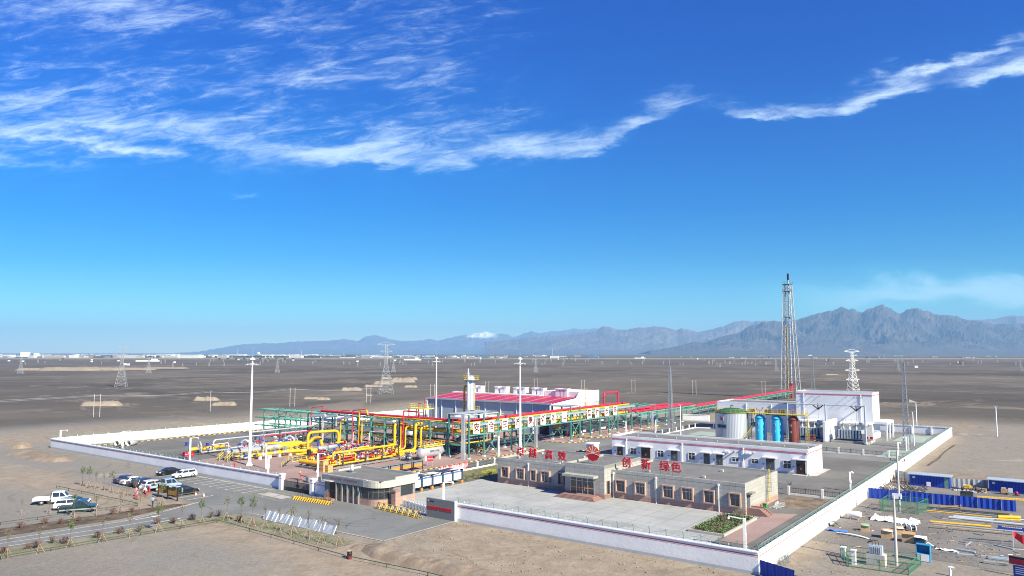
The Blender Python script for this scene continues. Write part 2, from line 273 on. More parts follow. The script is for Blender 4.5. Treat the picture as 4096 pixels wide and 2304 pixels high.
# ---------------------------------------------------------------- mesh builder
class MB:
    def __init__(s): s.v=[]; s.f=[]; s.mi=[]; s.M=Matrix.Identity(4); s.cur=0; s.sm=[]
    def add(s,vs,fs,smooth=False):
        o=len(s.v)
        s.v+=[s.M@Vector(v) for v in vs]; s.f+=[[o+i for i in f] for f in fs]
        s.mi+=[s.cur]*len(fs); s.sm+=[smooth]*len(fs); return s
    def bx(s,x0,x1,y0,y1,z0,z1):
        return s.add([(x0,y0,z0),(x1,y0,z0),(x1,y1,z0),(x0,y1,z0),(x0,y0,z1),(x1,y0,z1),(x1,y1,z1),(x0,y1,z1)],
          [(3,2,1,0),(4,5,6,7),(0,1,5,4),(1,2,6,5),(2,3,7,6),(3,0,4,7)])
    def bb(s,cx,cy,z0,sx,sy,sz): return s.bx(cx-sx/2,cx+sx/2,cy-sy/2,cy+sy/2,z0,z0+sz)
    def bar(s,p,q,t,t2=None):
        """square bar from p to q"""
        p=Vector(p);q=Vector(q);d=q-p
        if d.length<1e-6: return s
        d.normalize(); u=d.cross(Vector((0,0,1)))
        if u.length<.05: u=Vector((1,0,0))
        u.normalize(); v=d.cross(u); h=t/2; h2=(t2 or t)/2
        c=[u*h+v*h2,u*-h+v*h2,u*-h-v*h2,u*h-v*h2]
        return s.add([p+i for i in c]+[q+i for i in c],[(0,1,2,3),(7,6,5,4),(0,4,5,1),(1,5,6,2),(2,6,7,3),(3,7,4,0)])
    def tube(s,path,r,n=8,bend=0.,caps=True,r2=None):
        P=[Vector(p) for p in path]
        if bend>0 and len(P)>2:
            Q=[P[0]]
            for i in range(1,len(P)-1):
                a=(P[i-1]-P[i]);b=(P[i+1]-P[i]); l=min(bend,a.length*.49,b.length*.49); a.normalize();b.normalize()
                for j in range(5):
                    t=j/4; Q.append((P[i]+a*l)*(1-t)**2+P[i]*2*t*(1-t)+(P[i]+b*l)*t*t)
            P=Q+[P[-1]]
        rings=[];pu=None
        for i,p in enumerate(P):
            d=(P[min(i+1,len(P)-1)]-P[max(i-1,0)]).normalized()
            if pu is None:
                u=d.cross(Vector((0,0,1)))
                if u.length<.05: u=d.cross(Vector((1,0,0)))
            else: u=pu-d*pu.dot(d)
            u.normalize(); pu=u; v=d.cross(u)
            rr=r if r2 is None else r+(r2-r)*i/(len(P)-1)
            rings.append([p+(u*math.cos(2*math.pi*j/n)+v*math.sin(2*math.pi*j/n))*rr for j in range(n)])
        vs=[x for g in rings for x in g]; fs=[]
        for i in range(len(P)-1):
            for j in range(n):
                k_=(j+1)%n; fs.append((i*n+k_,i*n+j,(i+1)*n+j,(i+1)*n+k_))
        s.add(vs,fs,True)
        if caps: s.add(rings[0],[tuple(range(n))]); s.add(rings[-1],[tuple(range(n-1,-1,-1))])
        return s
    def lathe(s,prof,n=24,c=(0,0,0),axis='Z'):
        """prof: list of (radius,height)"""
        def pt(r,h,a):
            x,y=r*math.cos(a),r*math.sin(a)
            if axis=='Z': return (c[0]+x,c[1]+y,c[2]+h)
            if axis=='X': return (c[0]+h,c[1]+x,c[2]+y)
            return (c[0]+y,c[1]+h,c[2]+x)
        vs=[pt(r,h,2*math.pi*j/n) for r,h in prof for j in range(n)]; fs=[]
        for i in range(len(prof)-1):
            for j in range(n):
                k_=(j+1)%n; fs.append((i*n+j,i*n+k_,(i+1)*n+k_,(i+1)*n+j))
        return s.add(vs,fs,True)
    def ell(s,c,rx,ry,rz,n=8,m=5):
        vs=[];fs=[]
        for i in range(m+1):
            ph=math.pi*i/m
            for j in range(n):
                a=2*math.pi*j/n; vs.append((c[0]+rx*math.sin(ph)*math.cos(a),c[1]+ry*math.sin(ph)*math.sin(a),c[2]-rz*math.cos(ph)))
        for i in range(m):
            for j in range(n):
                k_=(j+1)%n; fs.append((i*n+j,i*n+k_,(i+1)*n+k_,(i+1)*n+j))
        return s.add(vs,fs,True)
    def prism(s,poly,z0,z1):
        n=len(poly); vs=[(x,y,z0) for x,y in poly]+[(x,y,z1) for x,y in poly]
        return s.add(vs,[tuple(range(n-1,-1,-1)),tuple(range(n,2*n))]+[(i,(i+1)%n,n+(i+1)%n,n+i) for i in range(n)])
    def side(s,poly,y0,y1,w=None):
        """polygon in x,z extruded along y; w(z) scales the half width"""
        n=len(poly); f=w or (lambda z:1.)
        vs=[(x,y0*f(z),z) for x,z in poly]+[(x,y1*f(z),z) for x,z in poly]
        return s.add(vs,[tuple(range(n)),tuple(range(2*n-1,n-1,-1))]+[(i,n+i,n+(i+1)%n,(i+1)%n) for i in range(n)])
    def sheet(s,poly,z): return s.add([(x,y,z) for x,y in poly],[tuple(range(len(poly)))])
    def text(s,body,size,M,depth=.02,bold=.0,ax='CENTER'):
        c=bpy.data.curves.new('t','FONT'); c.body=body; c.size=size; c.extrude=depth; c.align_x=ax; c.align_y='CENTER'; c.offset=bold; c.resolution_u=2
        o=bpy.data.objects.new('t',c); m=bpy.data.meshes.new_from_object(o)
        A=s.M; s.M=A@M; s.add([v.co.copy() for v in m.vertices],[tuple(p.vertices) for p in m.polygons]); s.M=A
        bpy.data.objects.remove(o); bpy.data.curves.remove(c); bpy.data.meshes.remove(m); return s
    def obj(s,name,m,parent=None,ab=False,fix=False):
        ms=m if isinstance(m,(list,tuple)) else [m]
        me=bpy.data.meshes.new(name); vs=s.v
        if ab and parent is not None:
            o=Vector(parent['_o']); rz=parent['_r']; Mi=Matrix.Rotation(-rz,4,'Z')@Matrix.Translation(-o)
            vs=[Mi@v for v in vs]
        me.from_pydata([tuple(v) for v in vs],[],s.f)
        for x in ms: me.materials.append(x)
        me.polygons.foreach_set('material_index',[min(i,len(ms)-1) for i in s.mi]); me.polygons.foreach_set('use_smooth',s.sm)
        me.update()
        o=bpy.data.objects.new(name,me); sc.collection.objects.link(o)
        if parent is not None: o.parent=parent
        return o
def tag(o,label=None,cat=None,group=None,kind=None):
    if label: o['label']=label
    if cat: o['category']=cat
    if group: o['group']=group
    if kind: o['kind']=kind
    return o
def T(name,label,cat,a=0,b=0,rz=0.,z=0.,group=None):
    o=bpy.data.objects.new(name,None); sc.collection.objects.link(o); o.empty_display_size=.3
    o.location=W(a,b,z); o.rotation_euler=(0,0,TH+rz); o['_o']=(a,b,z); o['_r']=rz
    return tag(o,label,cat,group)
def TW(name,label,cat,x,y,rz=0.,z=0.,group=None):
    o=bpy.data.objects.new(name,None); sc.collection.objects.link(o)
    o.location=(x,y,z); o.rotation_euler=(0,0,rz); return tag(o,label,cat,group)
def dup(root,a,b,rz=0.,label=None,scale=1.,world=None):
    def cp(o,par):
        c=o.copy(); sc.collection.objects.link(c)
        if par: c.parent=par
        for ch in CH.get(o.name,[]): cp(ch,c)
        return c
    r=cp(root,None)
    if world: r.location=world; r.rotation_euler=(0,0,rz)
    else: r.location=W(a,b); r.rotation_euler=(0,0,TH+rz)
    r.scale=(scale,)*3
    if label: r['label']=label
    return r
CH={}
def index():
    CH.clear()
    for o in sc.objects:
        if o.parent: CH.setdefault(o.parent.name,[]).append(o)
ORD='first second third fourth fifth sixth seventh eighth ninth tenth eleventh twelfth thirteenth fourteenth fifteenth sixteenth seventeenth eighteenth nineteenth twentieth twenty-first twenty-second twenty-third twenty-fourth twenty-fifth twenty-sixth twenty-seventh'.split()
def struct(o): o['kind']='structure'; return o
LOC=Matrix.Translation
def RX(d): return Matrix.Rotation(math.radians(d),4,'X')
def RZ(d): return Matrix.Rotation(math.radians(d),4,'Z')
def frame_obj(name,mb,m):
    """setting mesh given in station coordinates"""
    o=mb.obj(name,m); o.location=W(0,0); o.rotation_euler=(0,0,TH); return struct(o)
# ---------------------------------------------------------------- ground, paving
g=MB(); NX=24
xs=[-60000+120000*i/NX for i in range(NX+1)]; ys=[-3000]+[60000*i/24 for i in range(1,25)]
g.add([(x,y,0) for y in ys for x in xs],[(j*(NX+1)+i,j*(NX+1)+i+1,(j+1)*(NX+1)+i+1,(j+1)*(NX+1)+i) for j in range(len(ys)-1) for i in range(NX)])
struct(g.obj('ground',M_ground))
def sheet(name,poly,z,m): return frame_obj(name,MB().sheet(poly,z),m)
sheet('compound_gravel',[(-187,0),(0,0),(0,174),(-180,174)],.02,M_gravel)
sheet('driveway',[(-121,-17),(-89,-15.6),(-87.2,-22),(-85,-29.9),(-86.8,-45.4),(-90,-72),(-86.5,-72),(-82.1,-46.9),(-78.4,-33.1),(-77.9,-22.5),(-75.6,-16.6),(-53.7,-15),(-45,-14.8),(-45.2,-.3),(-121,-.3)],.03,M_asph)
sheet('service_road',[(-81.8,3),(-75.9,3),(-75.9,47),(-64,47),(-64,61),(-13.5,61),(-13.5,73.6),(-62,73.6),(-62,82),(-72,82),(-72,150),(-81.5,150),(-81.5,103),(-98,103),(-98,77.5),(-81.8,77.5)],.045,M_asph)
sheet('transformer_yard',[(-70.5,104),(-1,104),(-1,150),(-10,173),(-70.5,173)],.04,M_yardasph)
sheet('front_court',[(-65.3,.2),(-9.8,.2),(-9.8,29.4),(-11.5,29.4),(-60.6,29.4),(-65.3,30.6)],.05,M_conc)
sheet('court_entrance',[(-65.3,-.3),(-45.3,-.3),(-45.3,.2),(-65.3,.2)],.05,M_conc)
sheet('red_paving',[(-135,9),(-125,4.5),(-82.2,4.5),(-82.2,74),(-84,77),(-97,77),(-97,62),(-135,62)],.04,M_paver)
sheet('red_paving',[(-97,90),(-84,90),(-82,92),(-82,101),(-84,103),(-97,103)],.055,M_paver)
sheet('red_paving',[(-97,106),(-84,106),(-82,109),(-81.5,145),(-84,149),(-97,149)],.055,M_paver)
sheet('red_paving',[(-150,60),(-99,60),(-99,104),(-150,104)],.04,M_paver)
sheet('red_paving',[(-9.3,12),(-5.7,12),(-5.7,35),(-9.7,33)],.06,M_paver)
sheet('garden_lawn',[(-75,13.5),(-66.3,10.5),(-66.3,29),(-61,30.5),(-61,47),(-75,47)],.03,M_lawn)
sheet('planted_plot',[(-11.2,39),(-.6,39),(-.6,50.4),(-11.2,50.4)],.03,M_plot)
sheet('roadside_soil',[(-90.5,-72),(-88.8,-45.6),(-86.6,-29.8),(-89,-17.5),(-91,-19),(-91.5,-26),(-94.5,-46),(-97,-72)],.025,M_soil)
sheet('roadside_verge',[(-84.5,-72),(-80.3,-47),(-77.2,-33.1),(-76.6,-22.5),(-75,-17.6),(-53,-16.6),(-47.5,-18.4),(-47.5,-21.5),(-73,-21.8),(-76,-48.8),(-79,-72)],.025,M_verge)
sheet('greenish_slab',[(-66,131),(-57,131),(-55,140),(-66,142)],.06,M_green)
sheet('greenish_slab',[(-12,150),(-2,150),(-2,170),(-12,170)],.06,M_green)
sheet('greenish_slab',[(-9,112),(-2,112),(-2,132),(-9,128)],.06,M_green)
sheet('concrete_apron',[(-62,73.7),(-12.9,73.7),(-12.9,85.2),(-62,85.2)],.06,M_concr)
sheet('vehicle_weighbridge',[(-87.5,-5.5),(-80,-5.8),(-79.8,-3.6),(-87,-3.3)],.05,M_concr)
# painted markings of the car park
def strip(mb,p,q,w,z=.045):
    p=Vector((*p,0));q=Vector((*q,0)); d=(q-p).normalized(); n=Vector((-d.y,d.x,0))*w/2
    mb.add([(p-n)+Vector((0,0,z)),(q-n)+Vector((0,0,z)),(q+n)+Vector((0,0,z)),(p+n)+Vector((0,0,z))],[(0,1,2,3)])
M_line=surf('road_paint',(.58,.58,.56),(.74,.74,.72),.6,9.,stain=(.45,.45,.45),bump=0)
M_yline=surf('worn_yellow_paint',(.34,.29,.16),(.45,.38,.2),.6,9.,bump=0)
pm=MB()
for i in range(13):
    a=-119.2+i*2.62
    if a>-88: break
    strip(pm,(a,-6.5),(a,-1.6),.16); strip(pm,(a-.35,-6.5),(a+.35,-6.5),.16,.049)
strip(pm,(-119.5,-1.5),(-87.9,-1.5),.16,.049)
for i in range(11):
    a=-119.8+i*2.75
    strip(pm,(a,-16),(a,-11.2),.16); strip(pm,(a-.35,-11.2),(a+.35,-11.2),.16,.049)
strip(pm,(-89,-15.4),(-86.8,-22),.2); strip(pm,(-86.8,-22),(-84.6,-30),.15); strip(pm,(-84.6,-30),(-86.5,-46),.15); strip(pm,(-86.5,-46),(-89.6,-72),.15)
strip(pm,(-78.1,-23),(-78.9,-33),.15); strip(pm,(-78.9,-33),(-82.5,-47),.15); strip(pm,(-82.5,-47),(-87,-72),.15)
strip(pm,(-81.6,-25),(-81.9,-33),.14);strip(pm,(-81.9,-33),(-84.6,-47),.14);strip(pm,(-84.6,-47),(-88.3,-72),.14)
for q in ((-79.8,-25),(-84.2,-26)):
    pm.sheet([(q[0]-.45,q[1]),(q[0]+.45,q[1]),(q[0],q[1]+1.5)],.047); strip(pm,(q[0],q[1]-2.6),(q[0],q[1]),.22)
frame_obj('car_park_markings',pm,M_line)
pm=MB()
for a,b,c,d in ((-89,-6.6,-79,-7),(-79,-7,-79,-2.6),(-79,-2.6,-89,-2.3),(-89,-2.3,-89,-6.6),(-86,-6.6,-87.6,-2.4),(-82,-7,-83.6,-2.5),(-84,-6.8,-85.6,-5.6)): strip(pm,(a,b),(c,d),.14,.05)
frame_obj('box_junction_markings',pm,M_yline)
tm=MB()
for cx,cy,r,a0,a1 in ((-66,-9,5.5,200,300),(-66,-9,7.2,205,290),(-58,-7.5,4.5,230,330),(-58,-7.5,6.1,235,325),(-90,-12,5,300,400),(-90,-12,6.6,300,395),(-84,-10,6,20,90),(-84,-10,7.6,20,85),(-50,-9,7,150,230),(-72,-12.5,9,330,380),(-72,-12.5,10.6,332,378),(-86,-24,9,60,100)):
    P_=[(cx+r*math.cos(math.radians(a0+(a1-a0)*i/9)),cy+r*.8*math.sin(math.radians(a0+(a1-a0)*i/9))) for i in range(10)]
    for i in range(9): strip(tm,P_[i],P_[i+1],.2,.037)
frame_obj('tyre_marks',tm,surf('tyre_mark_rubber',(.10,.10,.10),(.17,.17,.17),.8,6.,bump=0))
# pale strip along the drive edge
kb=MB(); strip(kb,(-74.7,-15.5),(-45,-15.0),.25,.06); strip(kb,(-45,-15),(-45.1,-.7),.3,.06); frame_obj('drive_edge_line',kb,M_concr)
# striped kerbs
M_ky=mat('kerb_yellow',(.72,.46,.05),.6); M_kk=mat('kerb_black',(.05,.05,.05),.7)
def kerb(path,z0=.03,h=.13,w=.2,seg=.85):
    mb=MB(); i=0
    for p,q in zip(path,path[1:]):
        p=Vector((*p,0));q=Vector((*q,0));L_=(q-p).length;n=max(1,round(L_/seg));d=(q-p)/n
        for j in range(n):
            mb.cur=i%2; i+=1; a=p+d*j;b=p+d*(j+1); u=Vector((-d.y,d.x,0)).normalized()*w/2
            mb.add([a-u+Vector((0,0,z0)),b-u+Vector((0,0,z0)),b+u+Vector((0,0,z0)),a+u+Vector((0,0,z0)),a-u+Vector((0,0,z0+h)),b-u+Vector((0,0,z0+h)),b+u+Vector((0,0,z0+h)),a+u+Vector((0,0,z0+h))],[(4,5,6,7),(0,1,5,4),(2,3,7,6),(1,2,6,5),(3,0,4,7)])
    frame_obj('striped_kerb',mb,[M_ky,M_kk])
def arc(cx,cy,r,a0,a1,n=7): return [(cx+r*math.cos(math.radians(a0+(a1-a0)*i/n)),cy+r*math.sin(math.radians(a0+(a1-a0)*i/n))) for i in range(n+1)]
kerb([(-82.05,4.5)]+[(-82.05,73)]+arc(-86.05,73,4,0,90)+[(-97,77)])
kerb([(-97,90)]+arc(-86,94,4,-90,0)+arc(-86,99.5,4,0,90)+[(-97,103.5)])
kerb([(-97,105.6)]+arc(-86,109.6,4,-90,0)+arc(-86,145,4,0,90)+[(-97,149)])
kerb([(-182.3,7.5),(-182,62)]); kerb([(-72.2,82.2)]+arc(-68,77.5,4.2,90,250)+[(-62,73.9)])
kerb([(-75.9,4.5),(-89,4.2)])
sheet('trench_spoil',[(2.6,104),(3.2,104),(3.6,118),(3.1,131),(3.5,150),(2.9,150),(2.7,131),(3.0,118)],.03,M_soil)
sheet('churned_soil',[(6,84),(16,82),(34,84),(60,92),(58,99),(36,92),(20,93),(8,97)],.022,M_berm)
# planting bed by the side steps
bed=T('raised_planting_bed','low concrete kerbed bed of dark green ground cover at the near end of the court','planting bed',-12.3,20.5)
m=MB(); 
for x0,x1,y0,y1 in ((-14.8,-9.5,14.3,14.6),(-14.8,-10,27.3,27.6),(-14.8,-14.5,14.6,27.3),(-9.8,-9.5,14.6,27.6)): m.bx(x0,x1,y0,y1,.05,.38)
m.obj('kerb_surround',M_concr,bed,ab=True)
m=MB(); m.bx(-14.5,-9.8,14.6,27.3,.05,.28); m.obj('bed_soil',M_soil,bed,ab=True)
m=MB()
for i in range(2600):
    x=R.uniform(-14.45,-9.85); y=R.uniform(14.65,27.25); z=.3+R.random()*.35; s=R.uniform(.06,.15)
    if MN.noise(Vector((x*.7,y*.7,0)))<-.22: continue
    d=Vector((R.gauss(0,1),R.gauss(0,1),R.gauss(0,.5))).normalized()*s; e=Vector((R.gauss(0,1),R.gauss(0,1),R.gauss(.3,.6))).normalized()*s
    p=Vector((x,y,z)); m.add([p-d,p+e,p+d,p-e],[(0,1,2,3)])
m.obj('ground_cover',M_leafg,bed,ab=True)['kind']='stuff'
# earth banks and mounds (terrain)
def mound(name,pts,h,w,m,n=40,rough=.5,flat=.3,ab=True,seed=0,z0=-.3):
    """ridge of loose earth following pts"""
    mb=MB(); K=11; vs=[];P=[Vector((*p,0)) for p in pts]
    Ls=[0]
    for p,q in zip(P,P[1:]): Ls.append(Ls[-1]+(q-p).length)
    for i in range(n+1):
        s=Ls[-1]*i/n; j=max(x for x in range(len(P)-1) if Ls[x]<=s+1e-6); t=(s-Ls[j])/(Ls[j+1]-Ls[j])
        c=P[j].lerp(P[j+1],t); d=(P[j+1]-P[j]).normalized(); nn=Vector((-d.y,d.x,0))
        e=min(1,min(i,n-i)/(n*.18)); e=math.sin(e*math.pi/2)
        for kk in range(K):
            u=-1+2*kk/(K-1); pr=min(1.,(1-abs(u))/(1-flat)); pr=pr*pr*(3-2*pr)
            q=c+nn*u*w*(.45+.55*e); nz=MN.fractal(Vector((q.x*.35+seed,q.y*.35,seed)),.9,2.1,5)
            vs.append((q.x+nz*.3*rough,q.y,z0*(1-pr*e)+h*pr*e*(1+nz*rough*.5)+nz*rough*.22*pr))
    mb.add(vs,[(i*K+kk,(i+1)*K+kk,(i+1)*K+kk+1,i*K+kk+1) for i in range(n) for kk in range(K-1)],True)
    if ab: return frame_obj(name,mb,m)
    return struct(mb.obj(name,m))
mound('earth_bank',[(-47.5,-19.8),(-43.5,-18.2),(-39.5,-19.6),(-34,-19.7),(-24,-19.5),(-13,-20.5)],.75,2.6,M_berm,170,.45,.3,seed=3)
mound('earth_bank',[(-186,-9.5),(-176,-9),(-166,-9.3),(-156,-8)],.9,4.8,M_berm,80,.3,.2,seed=9)
mound('earth_bank',[(-196,-3),(-192,-6)],1.2,3,M_berm,20,.6,.2,seed=19)
mound('earth_bank',[(-113,-17.6),(-105,-17.8),(-96,-18.8)],.35,1.2,M_berm,40,.8,.2,seed=29)
def worldmound(px,py,wpx,hpx,seed,m=M_mound,asp=.7):
    c=ground_at(px,py); dep=c.y; wm=wpx/FP*dep; hm=max(.6,hpx/FP*dep*.9)
    mound('earth_mound',[(c.x-wm/2,c.y+wm*asp*.3),(c.x,c.y+wm*asp*.35),(c.x+wm/2,c.y+wm*asp*.3)],hm,wm*asp*.35,m,30,.6,.45,ab=False,seed=seed,z0=-.5)
for i,(px,py,wp,hp) in enumerate([(386,1625,170,17),(815,1603,110,14),(885,1623,108,13),(1400,1563,92,12),(1489,1548,80,9),(1530,1537,90,12),(1605,1530,110,18),(1640,1520,60,10),(1640,1550,60,8),(1545,1517,50,9),(1240,1597,70,8),
    (1475,1583,30,3),(120,1482,160,9),(250,1483,260,14),(380,1482,200,11),(520,1480,170,9),(640,1475,190,6),(3330,1500,60,4),(1290,1600,60,10)]): worldmound(px,py,wp,hp,i*3.1)
mound('earth_bank',[(30,118),(44,110),(60,108)],.5,4,M_berm,90,.4,.3,seed=47)
# ---------------------------------------------------------------- mountains
def mountains(name,pts,dist,depth,col0,col1,seed,amp=.22,snow=None,freq=1.,nx=420,ny=34,foot=0.):
    pts=sorted(pts); mb=MB(); vs=[]; x0,x1=pts[0][0],pts[-1][0]
    def sk(px):
        for p,q in zip(pts,pts[1:]):
            if p[0]<=px<=q[0]: return p[1]+(q[1]-p[1])*(px-p[0])/(q[0]-p[0])
        return pts[-1][1]
    for i in range(nx+1):
        px=x0+(x1-x0)*i/nx; r=ray(px,sk(px)+MN.noise(Vector((px*.06,seed,0)))*2.6+MN.noise(Vector((px*.22,seed,4)))*1.6); tx=r.x/r.y; h=HC+dist*r.z/r.y
        for j in range(ny+1):
            t=j/ny*1.35; y=dist-depth*(1-t); x=tx*dist*(1-(1-t)*.0)
            yy=y; xx=x*(yy/dist) if t<1 else x
            q=Vector((xx/(1500/freq)+seed,yy/(1500/freq)+seed,seed*.7)); wq=q+Vector((MN.noise(q*1.7),MN.noise(q*1.7+Vector((9,3,1))),0))*.35
            rid=MN.ridged_multi_fractal(wq,.85,2.1,6,1.,2.)/2.2
            fr=MN.fractal(q*3.1,.8,2.1,5)
            sm=max(0.,min(1.,(t-.38)/.62)); pr=.15*min(1,t/.38)**1.4+.85*(sm**.85*.55+.45*sm*sm*(3-2*sm))
            if t<=1: z=h*(pr+((rid-.62)*amp*3.4+fr*amp*1.1)*min(1,max(0,(t-.28)*3))*(1-t)**.55*(.45+.55*sm))
            else: z=h*max(0,1-(t-1)*2.6)
            z=max(z,h*.03*t) if t>0 else -2.
            vs.append((xx+fr*dist*.002*(1 if 0<t<1 else 0),yy,z))
    K=ny+1
    mb.add(vs,[(i*K+j,(i+1)*K+j,(i+1)*K+j+1,i*K+j+1) for i in range(nx) for j in range(ny)],False)
    def f(q,t):
        n=q.noise(t,.0016,7,.65,.5); c=q.mix(q.ramp(n,.3,.7),col0,col1)
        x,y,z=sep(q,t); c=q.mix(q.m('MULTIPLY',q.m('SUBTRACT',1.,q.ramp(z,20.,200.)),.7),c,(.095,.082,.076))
        if snow:
            zz=q.m('ADD',z,q.m('MULTIPLY',q.m('SUBTRACT',q.noise(t,.004,6,.7),.5),snow[3]))
            mk=q.m('MULTIPLY',q.ramp(zz,snow[2],snow[2]+60.),q.m('MULTIPLY',q.ramp(x,snow[0],snow[0]+500.),q.m('SUBTRACT',1.,q.ramp(x,snow[1]-500.,snow[1]))))
            c=q.mix(mk,c,(.85,.87,.9))
        return c
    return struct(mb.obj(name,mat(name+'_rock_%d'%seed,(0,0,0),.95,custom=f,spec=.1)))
p7=lambda L_:[(2400+x/1.519,1000+y/1.519) for x,y in L_]
p6=lambda L_:[(1200+x/2.147,1200+y/2.147) for x,y in L_]
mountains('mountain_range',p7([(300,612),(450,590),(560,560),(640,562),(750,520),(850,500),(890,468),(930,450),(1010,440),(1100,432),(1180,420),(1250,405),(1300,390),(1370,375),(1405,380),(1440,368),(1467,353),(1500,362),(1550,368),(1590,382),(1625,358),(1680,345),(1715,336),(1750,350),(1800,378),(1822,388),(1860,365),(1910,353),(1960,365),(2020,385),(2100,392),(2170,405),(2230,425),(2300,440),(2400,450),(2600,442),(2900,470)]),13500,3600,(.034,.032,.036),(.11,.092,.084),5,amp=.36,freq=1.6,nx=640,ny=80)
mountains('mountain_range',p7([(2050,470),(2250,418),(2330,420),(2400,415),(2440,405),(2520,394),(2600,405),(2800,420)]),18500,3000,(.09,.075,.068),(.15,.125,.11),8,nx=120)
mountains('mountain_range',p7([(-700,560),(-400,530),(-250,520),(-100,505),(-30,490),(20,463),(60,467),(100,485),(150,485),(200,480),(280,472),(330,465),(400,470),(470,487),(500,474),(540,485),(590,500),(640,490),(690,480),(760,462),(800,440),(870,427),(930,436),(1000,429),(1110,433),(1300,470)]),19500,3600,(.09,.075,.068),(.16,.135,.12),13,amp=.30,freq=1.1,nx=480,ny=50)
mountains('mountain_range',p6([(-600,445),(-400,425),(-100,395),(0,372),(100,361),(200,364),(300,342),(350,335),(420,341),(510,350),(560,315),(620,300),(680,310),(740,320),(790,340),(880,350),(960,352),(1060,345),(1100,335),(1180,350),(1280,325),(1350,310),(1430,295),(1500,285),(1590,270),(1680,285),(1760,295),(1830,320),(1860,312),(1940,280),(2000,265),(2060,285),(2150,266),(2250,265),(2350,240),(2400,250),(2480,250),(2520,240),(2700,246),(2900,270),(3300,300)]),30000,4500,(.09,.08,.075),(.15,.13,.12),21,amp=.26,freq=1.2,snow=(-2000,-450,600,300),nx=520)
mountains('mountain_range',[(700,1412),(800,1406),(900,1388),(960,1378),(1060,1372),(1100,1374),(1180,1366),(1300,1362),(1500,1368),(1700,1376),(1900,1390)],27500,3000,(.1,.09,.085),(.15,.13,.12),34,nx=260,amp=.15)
# ---------------------------------------------------------------- air
hz=MB(); hz.bx(-27000,27000,-2500,29500,-3.,1070.)
hm=bpy.data.materials.new('air_haze'); hm.use_nodes=True; q=NT(hm.node_tree); hm.node_tree.nodes.clear()
pvn=q.n('ShaderNodeVolumePrincipled',{'Color':(.32,.62,1.,1),'Density':5.4e-5,'Anisotropy':0.})
oo=q.n('ShaderNodeOutputMaterial'); hm.node_tree.links.new(pvn.outputs[0],oo.inputs[1])
o=hz.obj('haze',hm); o['kind']='stuff'
# ---------------------------------------------------------------- perimeter walls
def wall(label,a0,b0,a1,b1,h=2.5,stripe=True,posts=2.75,out=-1,name='perimeter_wall',group='rendered perimeter walls',thick=.3,barb=True,dense=False,postsmax=60,piers=0):
    L_=math.hypot(a1-a0,b1-b0); rz=math.atan2(b1-b0,a1-a0)
    t=T(name,label,'wall',a0,b0,rz,group=group); h2=thick/2
    MB().bx(0,L_,-h2,h2,.38,h-.12).obj('wall_panel',M_white,t)
    MB().bx(-.0,L_,-h2-.02,h2+.02,0,.38).obj('plinth',M_grey,t)
    m=MB(); m.bx(0,L_,-h2-.12,h2+.12,h-.12,h-.03); m.bx(0,L_,-h2-.06,h2+.06,h-.03,h+.05); m.obj('coping',M_white,t)
    if stripe:
        m=MB(); y=out*(h2+.004)
        for z,w_ in ((h-.50,.11),(h-.64,.05)): m.bx(.0,L_,min(y,y-out*.02),max(y,y-out*.02),z,z+w_)
        m.obj('red_band',M_stripe,t)
    if piers:
        n=int(L_/piers)
        for i in range(n+1):
            MB().bb(i*L_/n,-out*(h2+.13),0,.36,.26,h-.14).obj('pier',M_white,t)
    if barb:
        n=min(postsmax,max(2,int(L_/posts))); me=None; mw=None
        for i in range(n+1):
            x=.1+(L_-.2)*i/n
            if me is None:
                m=MB(); m.bar((0,0,0),(0,0,.62),.06); m.bar((0,0,.6),(0,out*.3,.95),.06); o=m.obj('fence_post',M_tealp,t); me=o
            else: o=me.copy(); sc.collection.objects.link(o)
            o.location=(x,0,h+.04)
            if i<n and not dense:
                if mw is None:
                    m=MB(); m.bar((0,0,0),(0,0,.3),.06); m.bar((0,0,.3),(0,out*.12,.42),.06); o=m.obj('insulator_post',M_wpaint,t); mw=o
                else: o=mw.copy(); sc.collection.objects.link(o)
                o.location=(x+L_/n*.5,0,h+.04)
        m=MB()
        for z,dyy in ((.2,0),(.4,0),(.6,0),(.78,out*.15),(.95,out*.3)): m.bar((0,dyy,h+z),(L_,dyy,h+z),.012)
        for i in range(n):
            x0=.1+(L_-.2)*i/n; x1=x0+(L_-.2)/n
            if not dense and i%2==0: m.bar((x0,0,h+.2),(x1,out*.2,h+.8),.02)
            elif not dense: m.bar((x0,out*.2,h+.8),(x1,0,h+.2),.02)
        if dense:
            for i in range(int(L_/.5)): m.bar((i*.5,0,h),(i*.5,0,h+.62),.022); m.bar((i*.5,0,h+.62),(i*.5,out*.26,h+.9),.02)
        m.obj('barbed_wire',M_net if dense else M_tealp,t)
    return t
wall('long white front wall with grey plinth and red band running from the far left corner to the black gate',-187,-.2,-88,0,2.45,posts=2.9)
wall('white front wall with red bands between the grey sign wall and the blue site fence',-45.0,0,0,0,2.6,posts=2.2)
wall('bright white side wall on the right running away beside the construction yard, green spiked netting on top',0,0,0,174,2.6,posts=2.2,dense=True,postsmax=80)
wall('white end wall on the left behind the green pipe rack, dark gravel inside it',-180,172,-187,0,2.5,posts=4,stripe=False)
wall('white rear wall closing the transformer yard at the far right corner',0,174,-69,175,2.6,posts=4,stripe=False,piers=5)
wall('short white rear wall panel beyond the pipe rack, left of the rear gap',-86,173,-76.5,175,2.4,stripe=False,barb=False,piers=2.3)
wall('far white rear wall seen behind the red roofed hall',-180,172,-96,173,2.5,posts=5,stripe=False)
wall('short white wall between the black gate and the stone gatehouse',-78.2,0,-75.1,0,2.45,barb=False)
